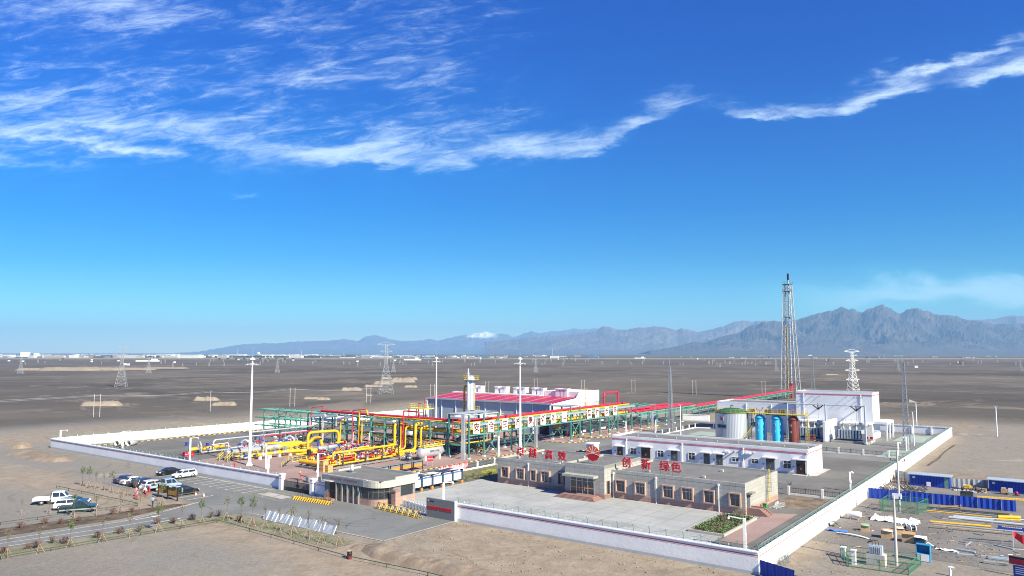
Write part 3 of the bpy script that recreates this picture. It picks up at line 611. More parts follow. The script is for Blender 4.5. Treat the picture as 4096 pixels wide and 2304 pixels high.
def pier(a,b,label):
    t=T('gate_pier',label,'gate pier',a,b,group='white gate piers')
    MB().bb(0,0,0,.8,.8,2.75).obj('shaft',M_white,t); m=MB(); m.bb(0,0,2.75,1.0,1.0,.12); m.bb(0,0,2.87,.8,.8,.1); m.obj('cap',M_white,t)
    m=MB(); m.bb(0,0,2.1,.82,.82,.1); m.obj('red_band',M_stripe,t); return t
pier(-87.5,-.3,'white capped gate pier at the left end of the black gate')
pier(-78.6,-.3,'white capped gate pier at the right end of the black gate, next to the gatehouse')
g=T('arched_gate','black metal double gate with arched top between two white piers','gate',-83,-.2)
for s in (-1,1):
    m=MB(); n=13; L_=4.0
    top=lambda x:1.85+.55*math.cos(min(1,abs(x)/4.1)*math.pi/2)
    for i in range(n+1):
        x=s*(.05+L_*i/n); m.bar((x,0,.1),(x,0,top(x)),.1 if i in (0,n) else .035)
    for i in range(8):
        x0=s*(.05+L_*i/8);x1=s*(.05+L_*(i+1)/8); m.bar((x0,0,top(x0)),(x1,0,top(x1)),.07)
    m.bar((s*.05,0,.15),(s*4.05,0,.15),.09); m.bar((s*.05,0,1.75),(s*4.05,0,1.75),.07)
    f=m.obj('gate_leaf',M_black,g)
    mm=MB(); mm.bx(min(s*.1,s*4.0),max(s*.1,s*4.0),-.015,.015,.15,.75); mm.obj('kick_plate',M_black,f)
    mm=MB(); mm.lathe([(0,-.03),(.28,-.03),(.28,.03),(0,.03)],10,(s*.28,0,1.15),'Y'); mm.obj('lock_disc',M_black,f)
m=MB()
for i in range(60): m.bar((-4+i*.135,0,.7),(-4+i*.135,0,1.78),.05)
m.obj('mesh_infill',mat('gate_mesh',(.12,.12,.12),.6),g)
# ---------------------------------------------------------------- stone tile materials
def tiles(name,c0,c1,px,pz,jc=.55,off=(0,0,0),jw=.018):
    def f(q,t):
        x,y,z=sep(q,t); cid=q.n('ShaderNodeCombineXYZ',{0:q.m('FLOOR',q.m('DIVIDE',q.m('ADD',x,off[0]),px)),1:q.m('FLOOR',q.m('DIVIDE',q.m('ADD',y,off[1]),px)),2:q.m('FLOOR',q.m('DIVIDE',q.m('ADD',z,off[2]),pz))}).outputs[0]
        r=q.n('ShaderNodeTexWhiteNoise',{0:cid},noise_dimensions='3D').outputs[0]
        c=q.mix(q.m('ADD',q.m('MULTIPLY',r,.6),q.m('MULTIPLY',q.noise(t,.8,5,.6),.4)),c0,c1)
        for ax,per,o_ in ((x,px,off[0]),(y,px,off[1]),(z,pz,off[2])):
            fr=q.m('ABSOLUTE',q.m('SUBTRACT',q.m('FRACT',q.m('DIVIDE',q.m('ADD',ax,o_),per)),.5))
            c=q.mix(q.m('MULTIPLY',q.ramp(fr,.5-jw*1.6/per,.5-jw*.5/per),jc),c,tuple(v*.3 for v in c0))
        return c
    return mat(name,(0,0,0),.75,custom=f,spec=.3)
M_stone=tiles('beige_stone_tiles',(.315,.31,.285),(.40,.39,.36),1.0,.62,off=(100.37,100.43,.07))
M_stonep=tiles('pink_stone_tiles',(.33,.205,.17),(.41,.265,.22),1.0,.55,off=(100.37,100.43,0))
M_stoned=tiles('grey_stone_tiles',(.20,.195,.18),(.26,.25,.235),.8,.5,off=(100.37,100.43,.07))
def put_text(parent,name,body,size,a,b,z,m,rot=0,depth=.02,bold=0.,yaw=0.):
    """upright lettering facing the -b side, child of parent"""
    mb=MB(); M=LOC((a,b,z))@RZ(yaw)@RX(90); mb.text(body,size,M,depth,bold)
    return mb.obj(name,m,parent,ab=True)
# ---------------------------------------------------------------- office building
of=T('office_building','long low beige stone office with pink base and a taller entrance bay','building',-36,29.5)
def roofed(parent,a0,a1,b0,b1,h,mw,mroof,par=.45,base=None,bh=.9,name='wall'):
    m=MB(); m.bx(a0,a1,b0,b1,bh if base else 0,h-.12); m.obj(name,mw,parent,ab=True)
    if base: MB().bx(a0-.03,a1+.03,b0-.03,b1+.03,0,bh).obj('stone_base',base,parent,ab=True)
    t_=.28
    m=MB()
    m.bx(a0-.02,a1+.02,b0-.02,b0+t_,h-.12,h+par); m.bx(a0-.02,a1+.02,b1-t_,b1+.02,h-.12,h+par); m.bx(a0-.02,a0+t_,b0+t_,b1-t_,h-.12,h+par); m.bx(a1-t_,a1+.02,b0+t_,b1-t_,h-.12,h+par)
    m.obj('parapet',mw,parent,ab=True)
    MB().bx(a0+t_,a1-t_,b0+t_,b1-t_,h-.12,h+.03).obj('roof',mroof,parent,ab=True)
roofed(of,-60.5,-43.4,29.5,45.5,4.4,M_stone,M_roofg,.4,M_stonep)
roofed(of,-35.4,-11.9,29.5,45.5,4.4,M_stone,M_roofg,.4,M_stonep)
roofed(of,-43.4,-35.4,27.0,40.5,5.25,M_stone,M_roofg,.4,M_stonep)
roofed(of,-43.4,-35.4,40.5,45.5,4.4,M_stone,M_roofg,.4,M_stonep)
def deepwin(parent,a,b,z0,w_,h,nb=2):
    """window with a projecting pink surround, on a face looking to -b"""
    m=MB(); d=.42; s=.20
    m.bx(a-w_/2-s,a+w_/2+s,b-d,b+.02,z0+h,z0+h+s); m.bx(a-w_/2-s,a+w_/2+s,b-d,b+.02,z0-s,z0)
    m.bx(a-w_/2-s,a-w_/2,b-d,b+.02,z0,z0+h); m.bx(a+w_/2,a+w_/2+s,b-d,b+.02,z0,z0+h)
    f=m.obj('window',M_pinkf,parent,ab=True); 
    g_=MB().bx(a-w_/2,a+w_/2,b-.03,b-.01,z0,z0+h).obj('pane',M_glass,None); g_.parent=f; rel(g_,parent)
    m=MB()
    for i in range(nb+1): x=a-w_/2+w_*i/nb; m.bx(x-.035,x+.035,b-.06,b-.03,z0,z0+h)
    m.bx(a-w_/2,a+w_/2,b-.06,b-.031,z0+h*.68,z0+h*.68+.06)
    fr=m.obj('frame',M_wpaint if nb>2 else M_grey,None); fr.parent=f; rel(fr,parent)
def rel(o,parent):
    """shift a mesh written in station coordinates into the frame of its thing"""
    c=Vector(parent['_o']); Mi=Matrix.Rotation(-parent['_r'],4,'Z')@Matrix.Translation(-c)
    o.data.transform(Mi)
for px_ in [(2010,2037),(2070,2099),(2127,2146),(2169,2200),(2468,2503),(2545,2582),(2655,2695),(2731,2772),(2819,2857),(2922,2962)]:
    # columns of the photograph on the facade plane
    def onb(px,b=29.5,z=2.3):
        lo,hi=-200,60
        for _ in range(40):
            m_=(lo+hi)/2; p=W(m_,b,z); dz=z-HC; dd=p.y*cP+dz*sP
            if CX+FP*p.x/dd<px: lo=m_
            else: hi=m_
        return lo
    x0,x1=onb(px_[0]),onb(px_[1]); deepwin(of,(x0+x1)/2,29.47,1.35,max(1.0,(x1-x0)-.1),1.75,2 if x1-x0<1.7 else 3)
deepwin(of,onb(2246),29.47,1.3,1.0,1.9)
m=MB(); m.bx(-35.37,-35.34,27.7,28.9,.7,3.1); wn=m.obj('window',M_pinkf,of,ab=True)
m=MB(); m.bx(-35.36,-35.325,27.85,28.75,.8,3.0); o=m.obj('pane',M_glass,None); o.parent=wn; rel(o,of)
# entrance: glazed screen, canopy, steps
m=MB(); m.bx(-42.2,-37.4,26.93,26.99,.55,3.35); dr=m.obj('entrance_screen',M_glass,of,ab=True)
m=MB()
for x in (-42.2,-40.9,-39.75,-38.65,-37.4): m.bx(x-.05,x+.05,26.87,26.94,.55,3.35)
for z in (.55,2.75,3.3): m.bx(-42.2,-37.4,26.88,26.94,z,z+.07)
o=m.obj('frame',M_steel,None); o.parent=dr; rel(o,of)
m=MB(); m.bx(-42.1,-37.5,26.88,26.93,1.55,1.68); o=m.obj('orange_strip',M_orange,None); o.parent=dr; rel(o,of)
for x in (-40.3,-39.2):
    m=MB(); m.bar((x,26.8,1.1),(x,26.8,2.1),.05); o=m.obj('door_handle',M_steel,None); o.parent=dr; rel(o,of)
MB().bx(-43.0,-36.6,25.4,26.98,3.55,3.95).obj('canopy',M_stone,of,ab=True)
m=MB()
for i in range(4): m.bx(-43.0-.3*i,-36.5+.3*i,24.0+.3*(3-i)-.0,26.97,.0+.14*(3-i)*1.0,.14*(4-i))
m.obj('entrance_steps',M_pink,of,ab=True)
def downpipe(parent,a,b,h,m_=None):
    m=MB(); m.tube([(a,b-.12,0),(a,b-.12,h)],.075,6); m.bb(a,b-.13,h,.26,.24,.26); m.obj('downpipe',m_ or M_wpaint,parent,ab=True)
for x in (-53.1,-34.9,-26.9,-16.1): downpipe(of,x,29.47,4.1)
# side door, its steps and ramp wall
m=MB(); m.bx(-11.87,-11.83,30.2,31.5,.9,3.0); sd_=m.obj('side_door',M_gdoor,of,ab=True)
m=MB(); m.bx(-11.86,-11.0,30.0,31.8,3.1,3.35); m.obj('side_canopy',M_stoned,of,ab=True)
m=MB(); m.bx(-11.85,-9.9,30.2,32.0,0,.9)
for i in range(4): m.bx(-9.9,-9.55+.33*i,30.2,32.0,0,.72-.2*i if i<3 else .13)
m.obj('side_steps',M_pink,of,ab=True)
for bb_ in (30.0,32.0): MB().side([(-11.85,0),(-8.7,0),(-8.7,.25),(-9.9,1.1),(-11.85,1.1)],bb_,bb_+.2).obj('ramp_wall',M_pink,of,ab=True)
def ladder(parent,a,b0,b1,z0,z1,m_,face='a',name='ladder',cage=False,mc=None):
    m=MB()
    def P(o,z,d=0): return (a+d,o,z) if face=='a' else (o,a+d,z)
    m.bar(P(b0,z0),P(b0,z1),.06); m.bar(P(b1,z0),P(b1,z1),.06)
    z=z0+.2
    while z<z1: m.bar(P(b0,z),P(b1,z),.04); z+=.35
    l=m.obj(name,m_,parent,ab=True)
    if cage:
        m=MB(); z=z0+1.8
        while z<z1+.1:
            m.tube([P(b0,z),P(b0-.1,z,.5),P((b0+b1)/2,z,.75),P(b1+.1,z,.5),P(b1,z)],.025,4); z+=.7
        for d,o_ in ((.5,b0-.1),(.75,(b0+b1)/2),(.5,b1+.1)): m.bar(P(o_,z0+1.8,d),P(o_,z1,d),.03)
        o=m.obj('cage',mc or m_,None); o.parent=l; rel(o,parent)
ladder(of,-11.7,40.2,40.8,.6,5.7,M_yrail); ladder(of,-11.7,38.9,39.5,.5,5.6,M_gsteel,cage=True)
for x in (-58,-48,-30,-20):
    for bb_ in (33,41): MB().bb(x,bb_,4.44,.5,.5,.35).obj('roof_vent',M_concr,of,ab=True)
MB().bx(-49,-47.4,30.5,31.8,4.44,4.8).obj('roof_hatch',M_concr,of,ab=True)
# rooftop lettering: each character stands on its own frame and spotlights
M_sign=mat('red_sign_letter',(.50,.012,.025),.4,var=.06)
def roofchar(ch,px,pbase,hpx,label,floodl=True):
    b=30.6; a=None
    lo,hi=-200,60
    for _ in range(40):
        m_=(lo+hi)/2; p=W(m_,b,5.6); dz=5.6-HC; dd=p.y*cP+dz*sP
        if CX+FP*p.x/dd<px: lo=m_
        else: hi=m_
    a=lo
    t=T('roof_letter',label,'sign letter',a,b,z=4.43,group='red characters on the office roof')
    m=MB(); m.text(ch,1.85,LOC((0,-.05,1.55))@RX(90),.12,.022); m.obj('character',M_sign,t)
    m=MB()
    for s in (-.75,.75):
        m.bar((s,.08,0),(s,.08,2.5),.05); m.bar((s,.1,1.9),(s,1.9,.02),.05)
    m.bar((-.75,.08,.5),(.75,.08,.5),.04); m.bar((-.75,.08,2.4),(.75,.08,2.4),.04); m.obj('support_frame',M_steel,t)
    for s in (-.45,.5):
        mm=MB(); mm.bb(s,-.75,.0,.4,.3,.26); mm.obj('spotlight',M_grey,t)
for ch,px,lb in zip('卓越高效创新绿色',(2082,2131,2196,2249,2506,2584,2658,2705+0),
    ('red rooftop character at the far left end of the office roof','red rooftop character second from the left end of the office roof','red rooftop character third from the left, with box shaped strokes','red rooftop character just left of the round flower emblem','red rooftop character first to the right of the entrance bay','red rooftop character second to the right of the entrance bay','red rooftop character third to the right of the entrance bay','red rooftop character farthest right on the office roof')):
    roofchar(ch,px if px!=2705 else 2705,0,0,lb)
def emblem(parent,a,b,z,r,name='flower_emblem',d=.08):
    """round ten petal emblem: orange top with white rays, red lower part"""
    m=MB(); n=60
    pts=[(r*(1+.06*abs(math.sin(5*t_)))*.97*math.cos(t_),r*(1+.06*abs(math.sin(5*t_)))*.97*math.sin(t_)) for t_ in [2*math.pi*i/n for i in range(n)]]
    up=[(x,z_) for x,z_ in pts if z_>=-.25*r]; 
    m.side([(a+x,z+z_) for x,z_ in pts],b,b+d); o=m.obj(name,M_sign,parent,ab=True)
    m=MB(); up=[p for p in pts if p[1]>-.28*r]; st=[i for i,p in enumerate(pts) if p[1]>-.28*r]
    seq=[pts[(i-10)%n] for i in range(n) if pts[(i-10)%n][1]>-.28*r]
    m.side([(a+x*.985,z+z_*.985) for x,z_ in seq]+[(a,z-.02*r)],b-.012,b-.002); o2=m.obj('petals',mat('emblem_orange',(.72,.10,.02),.4),None); o2.parent=o; rel(o2,parent)
    m=MB()
    for i in range(7):
        t_=math.radians(-12+34*i); c_,s_=math.cos(t_),math.sin(t_); w_=.045*r
        m.side([(a-s_*w_*.3,z+c_*w_*.3),(a+c_*r-s_*w_,z+s_*r+c_*w_),(a+c_*r+s_*w_,z+s_*r-c_*w_),(a+s_*w_*.3,z-c_*w_*.3)],b-.03,b-.018)
    m.side([(a-.28*r,z-.04*r),(a-.1*r,z+.16*r),(a+.1*r,z+.16*r),(a+.28*r,z-.04*r),(a,z+.06*r)],b-.034,b-.019)
    o3=m.obj('white_rays',M_wpaint,None); o3.parent=o; rel(o3,parent)
    return o
t=T('emblem_sign','round red and orange flower emblem with white rays above the office entrance','sign',-39.2,30.4,z=0)
lo=-39.6; emblem(t,lo,30.3,7.15,1.35)
m=MB()
for s in (-1,1): m.bar((lo+s,30.45,5.1),(lo+s,30.45,8),.05); m.bar((lo+s,30.45,7.3),(lo+s,32.6,5.32),.05)
m.obj('support_frame',M_steel,t,ab=True)
# ---------------------------------------------------------------- white service building
wb=T('service_building','long low white building with red band, grey and brown doors and door canopies','building',-37,73.7)
roofed(wb,-60,-14.4,73.7,84.4,4.85,M_white,M_roofg,.4)
MB().bx(-60.03,-14.37,73.66,84.43,0,.42).obj('plinth',M_grey,wb,ab=True)
m=MB()
for z,w_ in ((4.42,.16),(4.25,.06)): m.bx(-60.035,-14.365,73.665,84.435,z,z+w_)
m.obj('red_band',M_stripe,wb,ab=True)
def onf(px,b,z):
    lo,hi=-250,80
    for _ in range(40):
        m_=(lo+hi)/2; p=W(m_,b,z); dz=z-HC; dd=p.y*cP+dz*sP
        if CX+FP*p.x/dd<px: lo=m_
        else: hi=m_
    return lo
def d1(x): return 2400+x/2.4156
def canopy(parent,x0,x1,b,z,d=1.0,m_=None):
    MB().side([(x0-.25,z),(x1+.25,z),(x1+.25,z+.2),(x0-.25,z+.2)],b-d,b).obj('door_canopy',m_ or M_white,parent,ab=True)
for x0,x1,mm,z1,can,step in ((168,220,M_brown,2.6,1,1),(400,486,M_brown,2.9,1,1),(686,750,M_gdoor,2.7,1,1),(1003,1060,M_gdoor,2.75,1,0),(1125,1186,M_gdoor,2.75,1,2),(1606,1688,M_gdoor,2.8,1,1),(1898,1984,M_brown,2.9,1,1)):
    p,q_=onf(d1(x0),73.66,1.4),onf(d1(x1),73.66,1.4)
    o=MB().bx(p,q_,73.60,73.65,.12,z1).obj('door',mm,wb,ab=True)
    m=MB(); c=(p+q_)/2; m.bx(c-.1,c-.06,73.56,73.6,1.1,1.5); m.bx(c+.06,c+.1,73.56,73.6,1.1,1.5); h_=m.obj('handle',M_steel,None); h_.parent=o; rel(h_,wb)
    m=MB(); m.bx(p+.05,q_-.05,73.575,73.6,z1-.6,z1-.1); h_=m.obj('transom_pane',M_glass,None); h_.parent=o; rel(h_,wb)
    canopy(wb,p-.3,q_+.3,73.66,z1+.2)
    m=MB(); m.bx(p-.5,q_+.5,72.1,73.64,.06,.16); m.obj('door_step',M_concr,wb,ab=True)
    MB().bx(p-.75,p-.4,73.62,73.66,1.5,1.75).obj('door_plate',M_gsteel,wb,ab=True)
for x0,x1,z0,z1 in ((294,350,1.15,2.55),(556,615,1.15,2.55),(857,918,1.15,2.65),(1276,1342,1.6,2.5),(1462,1530,1.6,2.5),(1772,1846,1.15,2.7)):
    p,q_=onf(d1(x0),73.66,1.8),onf(d1(x1),73.66,1.8)
    f=MB().bx(p-.12,q_+.12,73.56,73.66,z0-.1,z0).obj('window',M_wpaint,wb,ab=True)
    o=MB().bx(p,q_,73.63,73.655,z0,z1).obj('pane',M_glass,None); o.parent=f; rel(o,wb)
    m=MB(); m.bx(p-.06,p+.03,73.58,73.66,z0,z1); m.bx(q_-.03,q_+.06,73.58,73.66,z0,z1); m.bx(p,q_,73.58,73.66,z1-.03,z1+.06); m.bx((p+q_)/2-.04,(p+q_)/2+.04,73.6,73.64,z0,z1); m.bx(p,q_,73.6,73.64,z0+(z1-z0)*.62,z0+(z1-z0)*.62+.07)
    o=m.obj('frame',M_wpaint,None); o.parent=f; rel(o,wb)
for x in (258,795,1388,2003): downpipe(wb,onf(d1(x),73.6,2.),73.66,4.35)
for x in (1208,1410):
    p=onf(d1(x),73.6,3.4); MB().bx(p,p+1.0,73.2,73.66,3.4,3.75).obj('vent_hood',M_wpaint,wb,ab=True)
for x in (1303,1487):
    p=onf(d1(x),73.6,3.4); MB().tube([(p,73.1,3.75),(p,73.7,3.75)],.17,10).obj('vent_pipe',M_steel,wb,ab=True)
ladder(wb,-14.25,79.6,80.2,.8,6.0,M_steel); ladder(wb,-14.25,81.2,81.8,4.9,6.3,M_orange,name='roof_ladder')
m=MB()
for i in range(9): m.bb(-56+5*i,79.3,4.9,.35,.35,.3)
m.obj('roof_vent',M_concr,wb,ab=True)
# ---------------------------------------------------------------- gatehouse
gh=T('gatehouse','grey stone gatehouse with pink base, rounded glazed corner and flat roof at the site entrance','building',-68,3)
def roundbox(m,a0,a1,b0,b1,r,z0,z1,grow=0.):
    a0-=grow;a1+=grow;b0-=grow;b1+=grow
    poly=[(a0,b0)]+[(a1-r+r*math.sin(math.radians(t_)),b0+r-r*math.cos(math.radians(t_))) for t_ in range(0,91,10)]+[(a1,b1),(a0,b1)]
    return m.prism(poly,z0,z1)
A0,A1,B0,B1,RR=-75.0,-61.3,-.6,7.6,2.6
m=MB(); roundbox(m,A0,A1,B0,B1,RR,1.05,3.0); m.obj('wall',M_stoned,gh,ab=True)
m=MB(); roundbox(m,A0,A1,B0,B1,RR,0,1.05,.05); m.obj('stone_base',M_stonep,gh,ab=True)
m=MB(); roundbox(m,A0,A1,B0,B1,RR,3.0,4.1,.35); m.obj('fascia',tiles('fascia_tiles',(.40,.385,.35),(.47,.45,.41),.6,.55,off=(100.2,100.3,.1)),gh,ab=True)
m=MB(); m.bx(A0-.37,-64.8,B0-.38,B0-.34,3.02,4.05); m.obj('dark_fascia',M_gsteel,gh,ab=True)
put_text(gh,'fascia_lettering','牢固树立安全第一  生产管理规范有序',.42,-69.8,B0-.385,3.6,mat('faded_red',(.20,.06,.06),.6),depth=.004)
m=MB(); w_=.3
m.bx(A0-.35,A1+.3,B1+.05,B1+.35,4.1,4.55); m.bx(A0-.35,A0-.05,B0+3,B1+.05,4.1,4.5); m.bx(A1-.0,A1+.33,B0+3.2,B1+.05,4.1,4.5); m.bx(A0-.35,A1-2.8,B0-.35,B0-.05,4.1,4.2)
m.obj('parapet',M_concr,gh,ab=True)
MB().bx(A0-.05,A1,B0+.3,B1+.05,4.1,4.13).obj('roof',M_roofg,gh,ab=True)
# openings: door, four slit windows, curved bay glazing, side window
dr=MB().bx(-73.6,-72.3,B0-.07,B0-.02,.3,3.0).obj('door',M_brown,gh,ab=True)
m=MB(); m.bx(-72.75,-72.65,B0-.12,B0-.07,1.4,1.6); o=m.obj('handle',M_steel,None); o.parent=dr; rel(o,gh)
MB().bx(-74.7,-72.2,B0-1.1,B0,3.15,3.27).obj('door_canopy',M_concr,gh,ab=True)
MB().bx(-74.2,-71.9,B0-1.3,B0-.06,0,.28).obj('door_step',M_pink,gh,ab=True)
for x in (-71.2,-69.9,-68.3,-67.0):
    o=MB().bx(x,x+.55,B0-.03,B0-.008,1.1,2.9).obj('window',M_glass,gh,ab=True)
for x in (-71.75,-70.3,-68.9,-67.4,-66.2): MB().bx(x-.16,x+.16,B0-.32,B0,0,3.0).obj('pilaster',M_stoned,gh,ab=True)
m=MB(); aa=A1-RR; bb0=B0+RR
seg=[(-65.6,B0-.03),(aa,B0-.03)]+[(aa+(RR+.03)*math.sin(math.radians(t_)),bb0-(RR+.03)*math.cos(math.radians(t_))) for t_ in range(10,91,10)]+[(A1+.03,bb0+.4)]
for p,q_ in zip(seg,seg[1:]): m.add([(*p,1.15),(*q_,1.15),(*q_,2.95),(*p,2.95)],[(0,1,2,3)])
bw=m.obj('bay_window',M_glass,gh,ab=True)
m=MB()
for i,p in enumerate(seg):
    if i in (0,1,3,5,7,9,len(seg)-1) or i==1: m.bar((p[0]*1.0005-.0,p[1],1.15),(p[0],p[1],2.95),.09)
for z in (1.15,2.3,2.95):
    for p,q_ in zip(seg,seg[1:]): m.bar((*p,z),(*q_,z),.08)
o=m.obj('frame',mat('bronze_frame',(.16,.15,.13),.5,.3),None); o.parent=bw; rel(o,gh)
MB().bx(A1+.0,A1+.03,4.2,7.0,1.2,2.95).obj('side_window',M_glass,gh,ab=True)
MB().bx(-66.0,-65.9,B0-.4,B0-.32,1.6,2.3).obj('blue_plate',M_blue,gh,ab=True)
t=T('roof_water_heater','small white cylindrical unit on a bracket on the gatehouse roof','roof unit',-72.4,3.2,z=4.13)
m=MB(); m.lathe([(.0,.35),(.3,.35),(.3,1.25),(0,1.35)],10); m.obj('tank',M_wpaint,t); m=MB(); m.bb(0,0,0,1.1,.9,.06); [m.bar((s*.25,0,.05),(s*.25,0,.4),.07) for s in (-1,1)]; m.bar((-.1,0,1.2),(-.1,0,1.75),.05); m.obj('bracket',M_gsteel,t)
t=T('brick_gate_post','square pink stone gate post with stepped cap beside the sliding gate','gate post',-59.9,1.6)
MB().bb(0,0,0,.95,.95,2.45).obj('shaft',M_stonep,t); m=MB(); m.bb(0,0,2.45,1.15,1.15,.15); m.bb(0,0,2.6,.95,.95,.12); m.obj('cap',M_pink,t)
# sliding concertina gate
t=T('folding_gate','silver concertina gate folded against the grey sign wall','gate',-56.5,1.9)
m=MB(); n=17
for i in range(n):
    a=-59+7.2*i/(n-1); b=2.9-2.0*i/(n-1)
    m.tube([(a-.1,b-.35,0),(a-.1,b-.35,1.15),(a-.1,b,1.4),(a-.1,b+.35,1.15),(a-.1,b+.35,0)],.045,5,.2)
    if i<n-1:
        a2=-59+7.2*(i+1)/(n-1); b2=2.9-2.0*(i+1)/(n-1)
        for s in (-.35,.35):
            for z0,z1 in ((.2,.65),(.65,.2),(.65,1.1),(1.1,.65)): m.bar((a,b+s,z0),(a2,b2+s,z1),.035)
m.obj('lattice',M_steel,t,ab=True)
m=MB()
for i in range(n): a=-59+7.2*i/(n-1); b=2.9-2.0*i/(n-1); m.bb(a-.1,b-.35,0,.12,.1,.1)
m.obj('rollers',M_rub,t,ab=True)
# sign wall
t=T('station_sign_wall','dark grey name wall with red characters and a small emblem at the entrance','sign wall',-48,-.35)
o=MB().bx(-50.9,-45.25,-.6,-.2,0,2.85).obj('slab',mat('grey_sign_panel',(.155,.162,.17),.55,var=.05),t,ab=True)
MB().bx(-45.25,-45.0,-.62,-.18,0,2.9).obj('end_panel',M_white,t,ab=True)
put_text(t,'name_lettering','温吉桑储气库集注站',.55,-48.15,-.62,1.45,mat('sign_red_lettering',(.50,.015,.015),.4),depth=.03,bold=.008)
put_text(t,'small_lettering','中国石油',.22,-49.75,-.61,2.42,M_black,depth=.01)
emblem(t,-50.5,-.615,2.43,.13,'small_emblem',.01)
# ---------------------------------------------------------------- hall with red roof
M_blusid=mat('pale_blue_cladding',(.33,.40,.46),.6,custom=lambda q,t:(lambda x:q.mix(q.ramp(q.m('ABSOLUTE',q.m('SUBTRACT',q.m('FRACT',q.m('DIVIDE',x[0],.9)),.5)),.42,.5),(.34,.41,.47),(.25,.31,.36)))(sep(q,t)))
def roofstripe(q,t):
    x,y,z=sep(q,t); f=q.m('FRACT',q.m('DIVIDE',q.m('ADD',x,1.2),5.9)); lt=q.m('MULTIPLY',q.ramp(f,.82,.84),q.m('SUBTRACT',1.,q.ramp(f,.97,.99)))
    rib=q.ramp(q.m('ABSOLUTE',q.m('SUBTRACT',q.m('FRACT',q.m('DIVIDE',x,.7)),.5)),.40,.5)
    c=q.mix(lt,(.46,.02,.06),(.38,.24,.27)); c=q.mix(q.m('MULTIPLY',rib,.35),c,(.30,.02,.06))
    return q.mix(q.m('MULTIPLY',q.ramp(q.noise(t,.12,5,.6),.5,.7),.35),c,(.30,.04,.08))
M_rroof=mat('red_ribbed_roof',(0,0,0),.5,custom=roofstripe)
hl=T('compressor_hall','large pale blue hall with a shallow red striped metal roof and white gable','building',-124,105)
MB().bx(-150.5,-98.4,105,133.5,0,9.4).obj('wall',M_blusid,hl,ab=True)
m=MB(); m.add([(-98.38,105,0),(-98.38,133.5,0),(-98.38,133.5,12.6),(-98.38,121,12.4),(-98.38,119,10.6),(-98.38,105,9.55)],[(0,1,2,3,4,5)]); m.bx(-98.42,-98.38,105,133.5,0,9.0); m.obj('gable_wall',M_white,hl,ab=True)
MB().bx(-112,-98.3,121,133.6,9.0,12.45).obj('rear_block',M_white,hl,ab=True)
m=MB(); m.add([(-150.9,104.5,9.6),(-98.1,104.5,9.6),(-98.1,119,10.75),(-150.9,119,10.75),(-150.9,133.9,9.6),(-98.1,133.9,9.6)],[(0,1,2,3),(3,2,5,4)])
m.add([(-150.9,104.5,9.5),(-98.1,104.5,9.5),(-98.1,119,10.65),(-150.9,119,10.65)],[(3,2,1,0)]); m.obj('roof',M_rroof,hl,ab=True)
m=MB(); m.bx(-151,-98.05,104.25,104.55,9.15,9.65); m.obj('gutter',M_lgrey,hl,ab=True)
m=MB(); m.bx(-150.9,-112,118.2,120.4,10.5,11.0); m.obj('ridge_vent',M_white,hl,ab=True)
for i in range(9):
    x=-150.2+51.2*i/8; MB().bx(x-.11,x+.11,104.8,105,0,9.2).obj('downpipe',M_wpaint,hl,ab=True)
MB().bx(-102.8,-98.9,104.9,104.99,0,5.2).obj('large_door',M_black,hl,ab=True)
for x in (-142.3,-139.9,-132.2,-129.8,-128.7,-124.0,-121.6,-120.5,-116.2,-114,-113.0,-106.6,-104.6,-103.5):
    o=MB().bx(x-.72,x+.72,120.6,122.6,10.0,13.0).obj('roof_vent',M_white,hl,ab=True)
    c=MB().bx(x-.9,x+.9,120.4,122.8,13.0,13.25).obj('cap',M_white,None); c.parent=o; rel(c,hl)
ladder(hl,-98.2,124.3,125,0.5,13.4,M_orange,cage=True)
MB().bx(-98.3,-97.4,108,117,0,4.6).obj('side_annex',M_lgrey,hl,ab=True)
an=T('switchroom','long low dark grey annex beside the hall, behind the sign carrying pipe rack','building',-95,112)
MB().bx(-97.2,-92.6,106.5,128,0,4.3).obj('wall',M_grey,an,ab=True); MB().bx(-97.25,-92.5,106.4,128.1,4.3,4.6).obj('roof',M_roofg,an,ab=True)
MB().bx(-92.6,-92.56,108.4,111.2,0,3.4).obj('door',M_black,an,ab=True)
# ---------------------------------------------------------------- transformer building
tb=T('transformer_building','tall white block with a thin red roof band and a lower wing','building',-28,150)
roofed(tb,-38.3,-16.8,150,159.5,13.0,M_white,M_roofg,.4); roofed(tb,-64.2,-38.3,152,166,8.9,M_white,M_roofg,.3)
m=MB(); m.bx(-38.34,-16.76,149.95,159.55,12.5,12.75); m.obj('red_band',M_stripe,tb,ab=True)
for x in (-36.0,-19.9): downpipe(tb,x,150,12.5)
for x in (-46.5,-54.5): downpipe(tb,x,152,8.5)
for x in (-52.5,-47.6,-43.2):
    f=MB().bx(x-.9,x+.9,151.93,152.0,5.4,7.2).obj('window',M_yrail,tb,ab=True)
    o=MB().bx(x-.75,x+.75,151.9,151.93,5.5,7.1).obj('pane',M_glass,None); o.parent=f; rel(o,tb)
for x in (-51.5,-60.5): 
    f=MB().bx(x-.9,x+.9,151.93,152.0,1.6,3.2).obj('window',M_grey,tb,ab=True); o=MB().bx(x-.8,x+.8,151.9,151.93,1.7,3.1).obj('pane',M_glass,None); o.parent=f; rel(o,tb)
